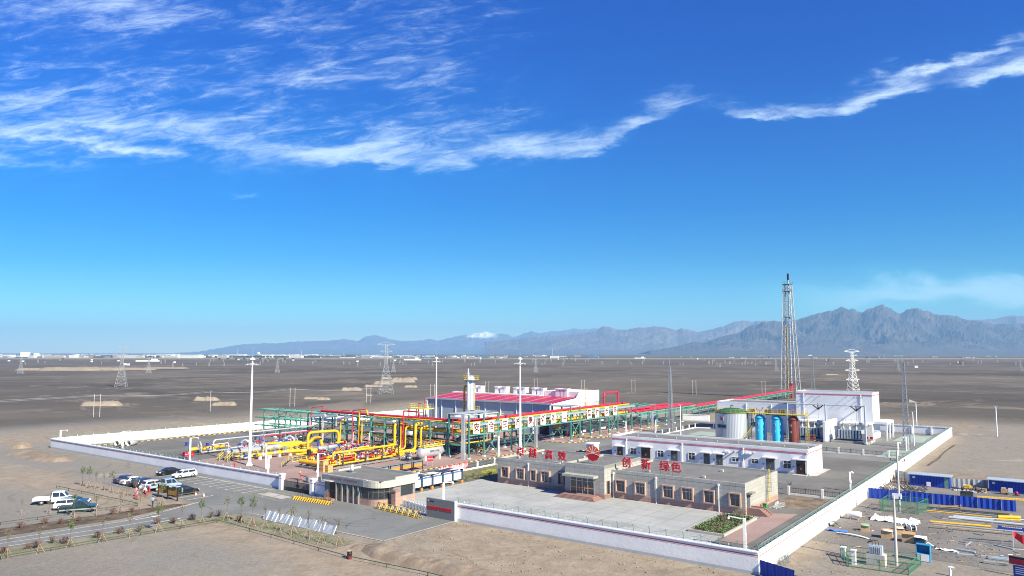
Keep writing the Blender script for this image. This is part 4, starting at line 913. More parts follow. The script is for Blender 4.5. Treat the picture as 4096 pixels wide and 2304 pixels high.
# annex bays in front of the block
m=MB(); m.bx(-38.3,-29.4,144.5,149.9,4.6,5.0); m.bx(-24.6,-16.8,144.5,149.9,4.6,5.0); m.bx(-38.2,-16.9,149.3,149.9,0,4.6); m.obj('bay_roof',M_white,tb,ab=True)
for x in (-35.2,-32.5,-27.2,-24.8,-21.6,-19.6): 
    MB().bx(x-.12,x+.12,149.2,149.3,0,4.6).obj('bay_pier',M_grey,tb,ab=True)
for x0,x1 in ((-38.3,-29.4),(-24.6,-16.8)):
    m=MB()
    for z in (5.5,6.0): m.bar((x0,144.6,z),(x1,144.6,z),.05)
    for i in range(6): x=x0+(x1-x0)*i/5; m.bar((x,144.6,5),(x,144.6,6),.05)
    m.obj('roof_railing',M_steel,tb,ab=True)
ladder(tb,149.1,-25.3,-24.7,0,6,M_gsteel,face='b')
m=MB(); m.bx(-16.8,-13.1,149.8,150.3,4.6,5.2); m.bx(-16.8,-13.1,158.9,159.4,4.6,5.2);m.bx(-13.6,-13.1,150.3,158.9,4.6,5.2); m.bx(-16.8,-13.1,150,159.3,5.2,5.3)
for y in (149.9,154.4,159.1): m.bx(-13.55,-13.15,y-.1,y+.3,0,4.6)
m.bx(-16.8,-13.5,150.1,150.4,2.4,2.8); m.obj('side_porch',M_white,tb,ab=True)
# Y shaped wall brackets carrying the overhead lines
for x in (-31.5,-20.9):
    o=MB(); o.bar((x,149.9,8.6),(x,148.4,8.2),.3)
    for dx in (-1.5,0,1.5): o.bar((x,148.4,8.2),(x+dx,148.2,9.9 if dx==0 else 9.5),.26)
    o.bar((x,148.3,8.2),(x,148.3,5.4),.06); o.obj('line_bracket',M_black,tb,ab=True)
for x in (-35.3,-33.2,-31.2,-23.6,-21.4,-19.3):
    m=MB(); m.bar((x,149.95,12.3),(x,149.0,11.8),.12); m.obj('insulator_arm',M_gsteel,tb,ab=True)
fw=T('fire_wall','free standing white fire wall between the two transformers','wall',-26.6,140)
MB().bx(-26.9,-26.3,135,148.5,0,5.8).obj('panel',M_white,fw,ab=True); MB().bx(-26.95,-26.25,134.9,148.6,0,.4).obj('plinth',M_grey,fw,ab=True)
def transformer(a,b,label):
    t=T('power_transformer',label,'transformer',a,b,group='large grey power transformers')
    MB().bx(-3.0,3.0,-1.5,1.5,.9,3.5).obj('tank',M_lgrey,t)
    m=MB()
    for i in range(8): m.bx(-2.9+.75*i,-2.45+.75*i,-2.3,-1.5,1.1,3.5)
    m.obj('radiators',M_lgrey,t)
    m=MB()
    for i in range(8): m.bx(-2.42+.75*i,-2.18+.75*i,-2.05,-1.5,1.2,3.4)
    m.obj('radiator_gaps',M_dk,t)
    for i in range(3):
        m=MB(); m.lathe([(.28,3.5),(.28,4.1),(.14,4.2),(.14,5.6),(.05,5.7),(.05,6.1)],8,(-1.9+1.7*i,-.3,0)); m.obj('bushing',M_concp if i!=1 else M_wpaint,t)
        m=MB(); m.lathe([(.12,4.3),(.17,4.4),(.12,4.5),(.17,4.7),(.12,4.9),(.17,5.1),(.1,5.4)],8,(-1.9+1.7*i,-.3,0)); m.obj('insulator',M_dk,t)
    m=MB(); m.lathe([(0,-1.1),(.62,-1.1),(.62,1.1),(0,1.1)],14,(3.3,.2,5.0),'X'); m.obj('oil_conservator',M_lgrey,t)
    m=MB(); m.tube([(.2,.2,3.5),(.8,.2,4.6),(2.3,.2,4.7)],.12,6,.3); m.bar((2.8,.2,3.4),(2.8,.2,4.5),.15); m.bar((3.9,.2,.9),(3.9,.2,4.5),.15); m.tube([(-2.6,.8,3.5),(-2.6,.8,4.1),(1,.8,4.3)],.09,6,.2); m.obj('pipework',M_grey,t)
    m=MB(); m.bx(3.1,4.1,-1.2,-.2,.6,2.6); m.obj('control_cabinet',M_steel,t)
    m=MB(); m.bx(-3.2,3.4,-1.3,-.9,.55,.9); m.bx(-3.2,3.4,.9,1.3,.55,.9); m.obj('skid',M_dk,t)
    m=MB(); m.bx(-4.4,5.4,-4.3,-3.9,0,.65); m.bx(-4.4,5.4,4.0,4.3,0,.65); m.bx(-4.4,-4.0,-3.9,4,0,.65); m.bx(5.0,5.4,-3.9,4,0,.65); m.bx(-3.5,3.6,-1.6,1.6,0,.55); m.obj('plinth',M_concr,t)
transformer(-20.9,140.8,'grey finned transformer standing right of the free standing fire wall')
transformer(-32.2,141.0,'grey finned transformer standing left of the fire wall, behind the brown vessel')
gt=T('line_gantry','tall grey pipe gantry of three posts and a crossbeam in front of the transformers','gantry',-26.5,135.5)
for x,b in ((-36.5,134.9),(-26.3,135.9),(-16.1,136.1)):
    MB().tube([(x,b,0),(x,b,10.6)],.27,10,r2=.2).obj('post',M_lgrey,gt,ab=True); MB().lathe([(0,0),(.55,0),(.55,.6),(0,.6)],12,(x,b,0)).obj('footing',M_concr,gt,ab=True)
MB().tube([(-36.5,134.9,10.4),(-26.3,135.9,10.4),(-16.1,136.1,10.4)],.14,8).obj('crossbeam',M_lgrey,gt,ab=True)
t=T('electrical_kiosk','small white kiosk with a grey door on the gravel island left of the service building','kiosk',-67.4,77)
MB().bx(-68.5,-66.3,75.8,78.3,.25,2.3).obj('wall',M_white,t,ab=True); MB().bx(-68.7,-66.1,75.5,78.5,2.3,2.55).obj('roof',M_white,t,ab=True); MB().bx(-68.1,-67.1,75.77,75.8,.4,2.1).obj('door',M_lgrey,t,ab=True); MB().bx(-68.6,-66.2,75.7,78.4,0,.25).obj('plinth',M_concr,t,ab=True)
# ---------------------------------------------------------------- pipe racks and process plant
def PB(px,py,b):
    """point of the vertical plane b=const under a pixel -> a,z"""
    r=ray(px,py); o=Vector((0,0,HC))-O0; t=(b-o.dot(V))/r.dot(V); p=o+r*t; return p.dot(U),p.z
def PA(px,py,a):
    r=ray(px,py); o=Vector((0,0,HC))-O0; t=(a-o.dot(U))/r.dot(U); p=o+r*t; return p.dot(V),p.z
def e1(x,y): return 1000+x/4.83,1560+y/4.83
def e2(x,y): return 1450+x/4.83,1560+y/4.83
def hcol(p,mx,my,z1):
    """column of H section"""
def column(parent,a,b,z1,m_=None,w_=.34,foot=True):
    m=MB(); m.bx(a-w_/2,a+w_/2,b-w_/2,b-w_/2+.07,.25,z1); m.bx(a-w_/2,a+w_/2,b+w_/2-.07,b+w_/2,.25,z1); m.bx(a-.04,a+.04,b-w_/2+.07,b+w_/2-.07,.25,z1)
    o=m.obj('column',m_ or M_teal,parent,ab=True)
    if foot: f=MB().bx(a-.36,a+.36,b-.36,b+.36,0,.3).obj('footing',M_wpaint,None); f.parent=o; rel(f,parent)
def beam(parent,p,q,t=.3,m_=None,name='beam'): return MB().bar(p,q,.2,t).obj(name,m_ or M_teal,parent,ab=True)
wr=T('pipe_rack','long green steel pipe rack of three levels running across behind the yellow pipework','pipe rack',-171,50.3)
cols=[-166.5,-160.8,-155.9,-150.8,-145.6,-140.2,-134.9,-129.7,-124.5,-119.3,-114.1,-108.8,-103.4,-97.9,-92.4]
for a in cols:
    for b in (50.3,55.6): column(wr,a,b,8.0)
    m=MB()
    for z in (3.2,5.5,7.85): m.bar((a,50.3,z),(a,55.6,z),.2,.26)
    m.obj('cross_beam',M_teal,wr,ab=True)
for z in (3.2,5.5,7.9):
    for b in (50.3,55.6): beam(wr,(-171.2,b,z),(-86,b,z))
m=MB()
for i,a in enumerate([x+2.6 for x in [-171.5]+cols[:-1]]):
    for z in (3.25,5.55,7.95): m.bar((a,50.3,z),(a,55.6,z),.16)
m.obj('joists',M_teal,wr,ab=True)
m=MB()
for i in (1,4,7,10,12):
    for b in (50.35,55.55):
        for z0,z1 in ((.3,3.2),(3.2,5.5),(5.5,7.9)): m.bar((cols[i],b,z0),(cols[i+1],b,z1),.12)
m.obj('braces',M_teal,wr,ab=True)
er=T('pipe_rack','green steel pipe rack carrying the white sign boards, running away past the hall','pipe rack',-85.3,50)
rows=[(50.2,10.3),(55.8,10.3),(61.5,10.2),(67,8.4),(72.3,8.5),(77.6,8.4),(95.2,9.7),(100.2,9.6),(106,8.0),(111.6,8.0),(117,7.9),(122.6,7.8),(128.2,7.8),(132,7.8)]
def tr(b0,b1,a,z0,z1,n):
    m=MB()
    for i in range(n):
        u0=b0+(b1-b0)*i/n;u1=b0+(b1-b0)*(i+1)/n;um=(u0+u1)/2
        m.bar((a,u0,z0),(a,um,z1),.13); m.bar((a,um,z1),(a,u1,z0),.13)
    return m
for b,h in rows:
    for a in (-85.3,-91.6): column(er,a,b,h)
    m=MB()
    for z in (3.0,5.5,8.0): m.bar((-91.6,b,z),(-85.3,b,z),.2,.28)
    m.obj('cross_beam',M_teal,er,ab=True)
for z in (5.5,8.1):
    for a in (-85.3,-91.6): beam(er,(a,50,z),(a,134,z))
for a in (-85.3,-91.6): tr(77.6,95.2,a,5.55,8.05,6).obj('truss',M_teal,er,ab=True); tr(100.2,111.6,a,5.55,8.0,4).obj('truss',M_teal,er,ab=True)
for b0,b1 in ((55.8,61.5),(72.3,77.6),(117,122.6),(95.2,100.2)):
    m=MB()
    for a in (-85.3,-91.6): m.bar((a,b0,.4),(a,b1,5.4),.13); m.bar((a,b1,.4),(a,b0,5.4),.13); m.bar((a,b0,5.6),(a,(b0+b1)/2,7.9),.12); m.bar((a,b1,5.6),(a,(b0+b1)/2,7.9),.12)
    m.obj('braces',M_teal,er,ab=True)
for b0,b1,z in ((50.2,61.5,10.25),(95.2,100.2,9.65)):
    m=MB()
    for a in (-85.3,-91.6,-88.5): m.bar((a,b0,z),(a,b1,z),.2)
    for i in range(4): m.bar((-91.6,b0+(b1-b0)*i/3,z),(-85.3,b0+(b1-b0)*i/3,z),.2)
    m.bx(-91.7,-88.2,b0-.5,b1+.4,z+.12,z+.2); m.obj('top_tray',M_lgrey,er,ab=True)
MB().bx(-85.0,-84.92,50,134,7.55,8.0).obj('cable_tray',M_steel,er,ab=True)
er2=T('pipe_rack','lower green pipe rack carrying thick red pipes from the sign boards towards the flare tower','pipe rack',-85.3,137)
for b in (137,142.3,149,156,163,169.7,173.8): 
    for a in (-84.6,-91): column(er2,a,b,5.3)
    MB().bar((-91,b,5.2),(-84.6,b,5.2),.22).obj('cross_beam',M_teal,er2,ab=True)
for z in (4.2,5.3):
    for a in (-84.6,-91): beam(er2,(a,134.5,z),(a,182,z))
tr(134.5,182,-84.6,4.2,5.3,16).obj('truss',M_teal,er2,ab=True)
m=MB()
for i in range(7): m.bar((-91,134.5+2.2*i,7.6),(-84.6,134.5+2.2*i,7.6),.15)
for b in (134.6,147.6):
    for a in (-91,-84.6): m.bar((a,b,5.3),(a,b,7.6),.16)
for a in (-91,-87.8,-84.6): m.bar((a,134.5,7.6),(a,148,7.6),.18)
m.obj('upper_frame',M_teal,er2,ab=True)
er3=T('pipe_rack','far low green rack sloping away to the foot of the tall flare tower','pipe rack',-90,190)
def fr(b): t_=(b-182)/(336-182); return -87.5-6.5*t_
for i in range(15):
    b=190+10.2*i; column(er3,fr(b)-1.4,b,3.6 if i else 4.6,foot=False); column(er3,fr(b)+1.4,b,3.6 if i else 4.6,foot=False)
for s in (-1.4,1.4):
    for z in (3.0,4.2): beam(er3,(fr(182)+s,182,z),(fr(336)+s,336,z),.22)
m=MB()
for i in range(40):
    b=182+154*i/40; b2=182+154*(i+.5)/40; b3=182+154*(i+1)/40; m.bar((fr(b)+1.4,b,3.0),(fr(b2)+1.4,b2,4.2),.12); m.bar((fr(b2)+1.4,b2,4.2),(fr(b3)+1.4,b3,3.0),.12)
m.obj('truss',M_teal,er3,ab=True)
# pipelines lying on the racks
def pline(label,pts,r,m_,name='pipeline',group='pipelines on the racks',bend=1.,clamps=0,n=9):
    t=T(name,label,'pipe',pts[0][0],pts[0][1],group=group)
    MB().tube(pts,r,n,bend).obj('pipe_run',m_,t,ab=True)
    if clamps:
        L_=0;m=MB()
        for p,q in zip(pts,pts[1:]):
            p=Vector(p);q=Vector(q);d=(q-p).length;k_=clamps-(L_%clamps)
            while k_<d: c=p.lerp(q,k_/d); e=(q-p).normalized()*.08; m.tube([c-e,c+e],r*1.12,8); k_+=clamps
            L_+=d
        if m.v: m.obj('pipe_clamps',M_dk if m_ in (M_silver,) else M_redd if m_ is M_red else m_,t,ab=True)
    return t
pline('thick red pipe on top of both racks, near edge',[(-142.2,52.3,8.55),(-88,52.3,8.55),(-88,129,8.7)],.36,M_red,clamps=7,bend=1.2)
pline('thinner red pipe beside the thick one on the rack top',[(-126,53.4,8.45),(-89.2,53.4,8.45),(-89.2,125,8.6)],.26,M_red,clamps=8)
pline('red pipe on the inner side of the rack top behind the other two',[(-121,54.6,8.4),(-90.4,54.6,8.4),(-90.4,118,8.5)],.22,M_redd,clamps=9)
pline('slim yellow pipe along the outer edge of the rack top, above the sign boards',[(-119,51.1,8.3),(-86.2,51.1,8.3),(-86.2,132,8.4)],.2,M_yel,clamps=0)
pline('thick yellow pipe on the middle rack level, outer position',[(-113,51.7,6.0),(-87,51.7,6.0),(-87,126,6.0),(-87,130,5.8)],.42,M_yel,bend=1.3)
pline('thick yellow pipe on the middle rack level, inner position',[(-121,53.0,6.0),(-88.4,53.0,6.0),(-88.4,122,6.0)],.4,M_yel,bend=1.3)
pline('grey insulated pipe on the middle rack level',[(-146,54.4,5.95),(-90,54.4,5.95),(-90,78,5.95)],.33,M_gsteel)
pline('silver clad pipe on the left part of the middle rack level',[(-146,53,6.05),(-121.5,53,6.05)],.36,M_silver)
pline('yellow pipe on the lowest rack level',[(-140,51.2,3.5),(-87,51.2,3.5),(-87,60,3.5)],.14,M_yel)
pline('dark pipe on the lowest rack level near the front',[(-128,52.1,3.55),(-87,52.1,3.55)],.17,M_dk)
pline('dark pipe on the lowest rack level in the middle',[(-122,53.2,3.6),(-92,53.2,3.6)],.22,M_dk)
pline('grey pipe on the lowest rack level at the back',[(-134,54.3,3.55),(-90,54.3,3.55)],.17,M_gsteel)
for i,(b0,b1,z,dz) in enumerate(((90,131,6.1,.3),)):
    pline('short yellow pipe under the character boards farther along the rack',[(-86.4,104,5.9),(-86.4,131,5.9)],.3,M_yel)
pline('heavy red pipe on the lower rack, outer side',[(-87.0,129,8.7),(-87.0,131,8.7),(-87.0,131.6,5.9),(-87,182,5.8),(-87.6,190,4.5),(-94,336,4.5),(-95,337,8)],.42,M_red,clamps=8,bend=.9)
pline('heavy red pipe on the lower rack, inner side, with an expansion jog',[(-89.3,126,5.9),(-89.3,150,5.9),(-87.9,153,6.6),(-87.9,164,6.6),(-89.3,167,5.9),(-89.3,182,5.8),(-89.5,190,4.5),(-95.4,330,4.5)],.34,M_red,clamps=9)
pline('slim red pipe beside the heavy ones on the lower rack',[(-85.6,131,5.7),(-85.6,180,5.7)],.22,M_red,clamps=10)
x0,_=PA(2427,1640,-88); x1,_=PA(2483,1640,-88)
pline('red expansion loop rising above the rack end by the white hall annex',[(-89,x0,8.6),(-89,x0,12.4),(-89,x1,12.4),(-89,x1,8.6)],.33,M_red,name='expansion_loop',bend=1.1)
# small red and yellow loops above the near rack, traced on the rack face
def loop(label,pts,b,r,m_,tail=None,name='riser_pipe',bend=.7):
    P=[(*[PB(*p,b)[0]],b,PB(*p,b)[1]) for p in pts]
    if tail: P=P+tail(P[-1]) if callable(tail) else P
    return pline(label,P,r,m_,name,'risers and loops at the rack',bend)
loop('thin red pipe loop standing above the left end of the thick red pipe',[e1(1185,700),e1(1195,335),e1(1430,318),e1(1432,385)],50.0,.11,M_red)
loop('tall red pipe rising in front of the rack then bending left at its foot',[e1(2240,375),e1(1980,392),e1(1975,1000),e1(1735,1015)],49.9,.16,M_red)
loop('tall yellow pipe with an arch over the rack top',[e1(2275,480),e1(2265,400),e1(2115,400),e1(2100,1075)],49.8,.2,M_yel,bend=.9)
loop('yellow pipe rising to the middle level beside the tall arch',[e1(2250,600),e1(2165,615),e1(2150,1075),e1(2080,1085)],49.7,.2,M_yel)
loop('slim red pipe at the left of the yellow risers',[e1(1940,390),e1(1745,400),e1(1728,700),e1(1145,765),e1(1130,860),e1(700,895)],49.8,.09,M_red)
loop('yellow pipe with one bend left of the tall red riser',[e1(1850,590),e1(1755,600),e1(1735,985),e1(1700,1000)],49.6,.2,M_yel)
for i,(xa,ya,yb,lb) in enumerate(((1165,500,740,'left'),(1410,510,975,'middle'),(1675,540,700,'right'))):
    loop('silver insulated riser with black bands at the rack, the %s one of three'%lb,[e1(xa+290,ya-15),e1(xa,ya+15),e1(xa-10,yb)],49.9,.34,M_silver,bend=1.)
    a_=PB(*e1(xa+90,ya-5),49.9); 
def riser(label,px,r,ztop,m_,b1=50.0,b0=40.,z=.9,over=None):
    a=PB(px,1785,b1)[0]
    pts=[(a,b0,z),(a,b1,z),(a,b1,ztop)]+(over(a,b1,ztop) if over else [(a,b1+2.4,ztop)])
    return pline(label,pts,r,m_,'riser_pipe','risers and loops at the rack',1.1)
riser('thick yellow riser, leftmost of the big pair of yellow elbows',1578,.36,6.9,M_yel)
riser('yellow riser immediately left of the red riser',1603,.25,6.9,M_yel)
riser('red riser looping over the rack top between the yellow risers',1612,.2,10.2,M_red,over=lambda a,b,z:[(a+.3,b+.1,10.3),(a+5.2,b+.3,10.3),(a+5.2,b+.4,8.7)])
riser('slim yellow riser immediately right of the red riser',1621,.2,6.4,M_yel)
riser('thick yellow riser with large elbow right of the red one',1661,.37,7.3,M_yel,b0=41)
riser('yellow riser behind the small horizontal vessel',1683,.26,6.6,M_yel,b0=46)
for x,y0,y1 in ((2305,810,1100),(1995,800,1060)):
    loop('slim white pipe with a crook at the top in front of the rack'+(', right one' if x>2200 else ', left one'),[e1(x+90,y0-10),e1(x,y0),e1(x-10,y1)],49.3,.09,M_wpaint)
loop('thin red standpipe at the right end of the cross rack',[e2(1745,560),e2(1730,975),e2(1290,1030)],48.8,.09,M_red)
# cable riser ducts
for a,b,h,w_,lb in ((-86,48.9,10.3,1.0,'broad silver duct standing at the corner where the two racks meet'),(-84.6,76.6,8.2,.7,'silver duct standing behind the office sign, under the fifth board'),(-83.6,143.2,5.3,.6,'narrow silver duct farther along the rack')):
    t=T('cable_duct',lb,'cable duct',a,b,group='vertical cable ducts'); MB().bb(0,0,0,w_,.35,h).obj('casing',M_silver,t)
    m=MB(); m.bar((w_/2+.35,0,.2),(w_/2+.35,0,h-.6),.1)
    for i in range(int(h/1.6)): m.bar((w_/2,0,.6+1.6*i),(w_/2+.35,0,.6+1.6*i),.07)
    m.obj('conduit',M_grey,t)
# character boards
for ch,px in zip('安全生产责任如山警钟长鸣',(1905,1963,2019,2072,2121,2172,2213,2256,2357,2388,2427,2461)):
    b,_=PA(px,1720,-85.0)
    t=T('sign_board','white character board hung on the green rack, %s from the left'%ORD['安全生产责任如山警钟长鸣'.index(ch)],'sign board',-85.0,b,z=0,group='character boards on the rack'); 
    MB().bx(.02,.1,-1.22,1.22,5.75,8.5).obj('board',M_wpaint,t)
    mb=MB(); mb.text(ch,2.15,LOC((.105,0,7.15))@RZ(90)@RX(90),.01,.055); mb.obj('character',mat('board_lettering',(.13,.008,.012),.5),t)
# valves and fittings -------------------------------------------------
def valve_proto(kind,mats):
    m=MB(); m.cur=0; m.tube([(-.45,0,0),(.45,0,0)],.16,7)
    m.tube([(-.3,0,0),(-.22,0,0)],.3,8); m.tube([(.22,0,0),(.3,0,0)],.3,8); m.ell((0,0,0),.26,.26,.26,7,4); m.cur=1
    if kind==0: m.tube([(0,0,.2),(0,0,.75)],.05,5); m.lathe([(.0,.72),(.28,.72),(.28,.78),(0,.78)],9)
    elif kind==1: m.bb(0,0,.3,.34,.34,.5); m.tube([(-.5,0,.55),(.5,0,.55)],.15,7)
    else: m.tube([(0,0,.2),(0,0,.95)],.06,5); m.ell((0,0,1.0),.34,.34,.16,8,4); m.bb(0,0,.5,.25,.25,.25)
    me=m.obj('valve',mats,None); return me
VP=[valve_proto(i%3,ms) for i,ms in enumerate([(M_yel,M_redd),(M_steel,M_gsteel),(M_yel,M_dk),(M_red,M_tealp),(M_steel,M_blue),(M_silver,M_red),(M_steel,M_steel)])]
for o in VP: sc.collection.objects.unlink(o)
def valve(parent,kind,a,b,z,rz=0.,s=1.):
    o=VP[kind].copy(); sc.collection.objects.link(o); o.parent=parent; c=Vector(parent['_o']); M=Matrix.Rotation(-parent['_r'],4,'Z')
    o.location=M@(Vector((a,b,z))-c); o.rotation_euler=(0,0,rz-parent['_r']); o.scale=(s,s,s); return o
def stairs(parent,a,b,dirx,n=6,w_=1.0,rise=.25,run=.3,m_=None,rail=M_yrail):
    """steps going up along +a (dirx) ; ab frame"""
    m=MB(); dx,dy=dirx
    px,py=-dy*w_/2,dx*w_/2
    for i in range(n): c=(a+dx*run*i,b+dy*run*i); m.bar((c[0]-px,c[1]-py,rise*(i+1)),(c[0]+px,c[1]+py,rise*(i+1)),.05,run*.8)
    s=m.obj('stairs',m_ or M_gsteel,parent,ab=True); m=MB()
    for sg in (-1,1):
        p0=(a+px*sg,b+py*sg); p1=(a+dx*run*n+px*sg,b+dy*run*n+py*sg)
        for h in (.5,1.0): m.bar((*p0,h),(*p1,rise*n+h),.05)
        for i in range(0,n+1,2): m.bar((a+dx*run*i+px*sg,b+dy*run*i+py*sg,rise*i),(a+dx*run*i+px*sg,b+dy*run*i+py*sg,rise*i+1),.05)
    o=m.obj('handrail',rail,None); o.parent=s; rel(o,parent)
def rails(parent,pts,z,h=1.05,m_=M_yrail,name='railing',gap=1.2,toe=True):
    m=MB()
    for p,q in zip(pts,pts[1:]):
        for zz in (h,h*.55): m.bar((*p,z+zz),(*q,z+zz),.04)
        if toe: m.bar((*p,z+.06),(*q,z+.06),.03,.1)
        L_=math.hypot(q[0]-p[0],q[1]-p[1]); n=max(1,round(L_/gap))
        for i in range(n+1): x=p[0]+(q[0]-p[0])*i/n; y=p[1]+(q[1]-p[1])*i/n; m.bar((x,y,z),(x,y,z+h),.05)
    return m.obj(name,m_,parent,ab=True)
# metering skid, nearest
sk=T('metering_skid','long skid packed with yellow pipes, red pipes and valves, nearest the gatehouse','pipe skid',-107.5,18)
m=MB()
for a in (-107.3,-103,-97.6): m.bar((a,17.8,.45),(a,40.5,.45),.2,.28)
for i in range(9): m.bar((-107.3,18+2.8*i,.45),(-97.6,18+2.8*i,.45),.18,.24)
for i in range(9):
    for a in (-107.3,-97.6): m.bar((a,18+2.8*i,.3),(a,18+2.8*i,.0),.16)
m.obj('base_frame',M_gsteel,sk,ab=True)
def runs(parent,spec):
    for (pts,r,mm,name) in spec: MB().tube(pts,r,8,max(.35,r*1.6)).obj(name,mm,parent,ab=True)
runs(sk,[([(-107,18.6,1.35),(-98.6,18.6,1.35)],.48,M_yel,'header_pipe'),([(-106.6,19.8,2.2),(-106.6,20,1.3),(-106.6,40,1.3)],.2,M_yel,'meter_run'),
 ([(-105.2,18.8,1.3),(-105.2,40,1.3)],.24,M_yel,'meter_run'),([(-103.4,18.8,1.3),(-103.4,42,1.3)],.24,M_yel,'meter_run'),([(-101.8,18.8,1.3),(-101.8,40,1.3)],.24,M_yel,'meter_run'),([(-100.2,19,1.15),(-100.2,39.5,1.15)],.22,M_yel,'meter_run'),([(-98.6,20,1.0),(-98.6,39,1.0)],.2,M_yel,'meter_run'),
 ([(-104.3,21,1.75),(-104.3,34,1.75)],.17,M_red,'red_pipe'),([(-101,22,1.7),(-101,35,1.7)],.17,M_red,'red_pipe'),([(-99.4,24,1.6),(-99.4,33,1.6),(-99.4,33,.7)],.14,M_red,'red_pipe'),
 ([(-99.6,21.5,1.2),(-99.6,21.5,3.3),(-99.6,40.4,3.3),(-102.5,40.6,3.3)],.25,M_yel,'overhead_pipe'),([(-99.2,23,1.0),(-99.2,23,2.7),(-99.2,27.5,2.7),(-99.2,27.5,1.0)],.19,M_yel,'bridge_pipe'),([(-104.8,33,1.2),(-104.8,33,2.9),(-104.8,36.5,2.9),(-104.8,36.5,1.2)],.2,M_yel,'bridge_pipe'),
 ([(-108,40.2,1.2),(-97.8,40.2,1.2)],.42,M_yel,'header_pipe'),([(-108,42.2,1.0),(-99,42.2,1.0)],.42,M_yel,'header_pipe')])
for b in (23,29.5,34.5,39.6):
    m=MB(); m.bar((-98.0,b,.5),(-98.0,b,3.2),.22); m.bar((-100.2,b,.5),(-100.2,b,3.2),.22); m.bar((-98,b,3.1),(-100.2,b,3.1),.18); m.obj('pipe_support',M_dk,sk,ab=True)
for i in range(96):
    rr=R.random(); valve(sk,R.choice([0,2,1,2,3,6,4,5,6,0]),R.choice([-106.6,-105.2,-103.4,-101.8,-100.2,-98.6,-104.3,-101]),R.uniform(19.8,39.5),R.choice([1.3,1.35,1.75,1.9]),math.pi/2 if rr<.7 else 0,R.uniform(.75,1.25))
stairs(sk,-110.4,16.6,(.96,.28),7,1.1); rails(sk,[(-108.2,17.4),(-108.2,21)],1.2)
# second skid behind it
sk2=T('valve_skid','crowded yellow and silver valve skid between the near skid and the pipe arch','pipe skid',-118,27)
m=MB()
for a in (-118,-112,-108.9): m.bar((a,24,.4),(a,44,.4),.2)
for i in range(7): m.bar((-118,24+3.2*i,.4),(-108.9,24+3.2*i,.4),.18)
for i in range(7):
    for a in (-118,-108.9): m.bar((a,24+3.2*i,.3),(a,24+3.2*i,0),.16)
m.obj('base_frame',M_gsteel,sk2,ab=True)
runs(sk2,[([(-117.2,25,1.2),(-117.2,44,1.2)],.28,M_yel,'meter_run'),([(-115.4,26,1.2),(-115.4,44,1.2)],.24,M_yel,'meter_run'),([(-113.4,34,1.2),(-113.4,45,1.2)],.24,M_yel,'meter_run'),([(-111.4,33,1.2),(-111.4,45,1.2)],.26,M_yel,'meter_run'),([(-118,44.3,1.4),(-108,44.3,1.4)],.4,M_yel,'header_pipe'),
 ([(-117.6,37,1.2),(-117.6,37,2.8),(-117.6,40.5,2.8),(-117.6,40.5,1.2)],.2,M_yel,'bridge_pipe'),([(-116,33,1.3),(-116,33,2.4),(-113,33,2.4),(-113,33,1.2)],.18,M_yel,'bridge_pipe'),([(-114.4,36,1.6),(-114.4,43,1.6)],.15,M_red,'red_pipe')])
for i in range(52): valve(sk2,R.choice([0,1,2,3,4,5,6,6,1]),R.choice([-117.2,-115.4,-113.4,-111.4,-109.8]),R.uniform(33.5,44),R.choice([1.2,1.6,1.9]),R.choice([0,math.pi/2]),R.uniform(.8,1.25))
fs=T('filter_separators','pair of silver horizontal filter vessels above a tangle of grey valves','vessels',-112.2,30)
for b0 in (27.4,30.4):
    m=MB(); m.lathe([(0,0),(.35,.06),(.5,.2),(.5,2.5),(.35,2.64),(0,2.7)],14,(-112.2,b0,2.75),'Y'); m.obj('vessel',M_silver,fs,ab=True)
m=MB()
for i in range(26):
    a=-112.2+R.uniform(-.9,.9); b=R.uniform(27.2,33.2); m.bar((a,b,.2),(a,b,R.uniform(1.2,2.6)),R.uniform(.06,.16))
for i in range(8): z=R.uniform(.7,2.2); m.tube([(-113,27.5,z),(-113+R.uniform(0,1.6),33,z)],.07,5)
m.obj('support_frame',M_dk,fs,ab=True)
for i in range(20): valve(fs,R.choice([1,4,6,3]),-112.2+R.uniform(-1,1),R.uniform(27.4,33),R.uniform(.8,2.1),R.choice([0,math.pi/2]),1.)
m=MB(); m.tube([(-113.4,25.8,1.4),(-113.4,25.8,2.6)],.5,10); m.obj('actuator',M_black,fs,ab=True)
# long launcher with walkways
lv=T('pig_launcher','long silver launcher barrel widening into a yellow section, flanked by yellow walkways','vessel',-128.6,14)
m=MB(); m.lathe([(0,0),(.72,0),(.78,.1),(.62,.3),(.62,13.6),(.72,14.4)],16,(-128.7,14.2,1.9),'Y'); m.obj('silver_barrel',M_silver,lv,ab=True)
m=MB(); m.lathe([(.5,14.4),(.8,15.2),(.8,20.4),(.6,21.2)],16,(-128.7,14.2,1.9),'Y'); m.obj('yellow_barrel',M_yel,lv,ab=True)
m=MB(); m.lathe([(.64,2.9),(.66,2.9),(.66,3.4),(.64,3.4)],14,(-128.7,14.2,1.9),'Y'); m.lathe([(.64,8.9),(.66,8.9),(.66,9.4),(.64,9.4)],14,(-128.7,14.2,1.9),'Y'); m.obj('black_bands',M_black,lv,ab=True)
m=MB()
for b in (15.5,19,22.5,26,29.5,33): m.bx(-129.1,-128.3,b-.15,b+.15,0,1.4)
m.obj('saddles',M_gsteel,lv,ab=True)
m=MB(); m.bx(-127.7,-126.6,15,37,1.0,1.06); m.bx(-130.8,-129.7,15,37,1.0,1.06)
for b in range(16,38,3): m.bar((-126.7,b,0),(-126.7,b,1),.08); m.bar((-130.7,b,0),(-130.7,b,1),.08)
m.obj('walkway',M_yrail,lv,ab=True)
rails(lv,[(-126.6,15),(-126.6,37)],1.06); rails(lv,[(-130.8,15),(-130.8,37)],1.06); rails(lv,[(-127.7,29),(-127.7,37)],1.06)
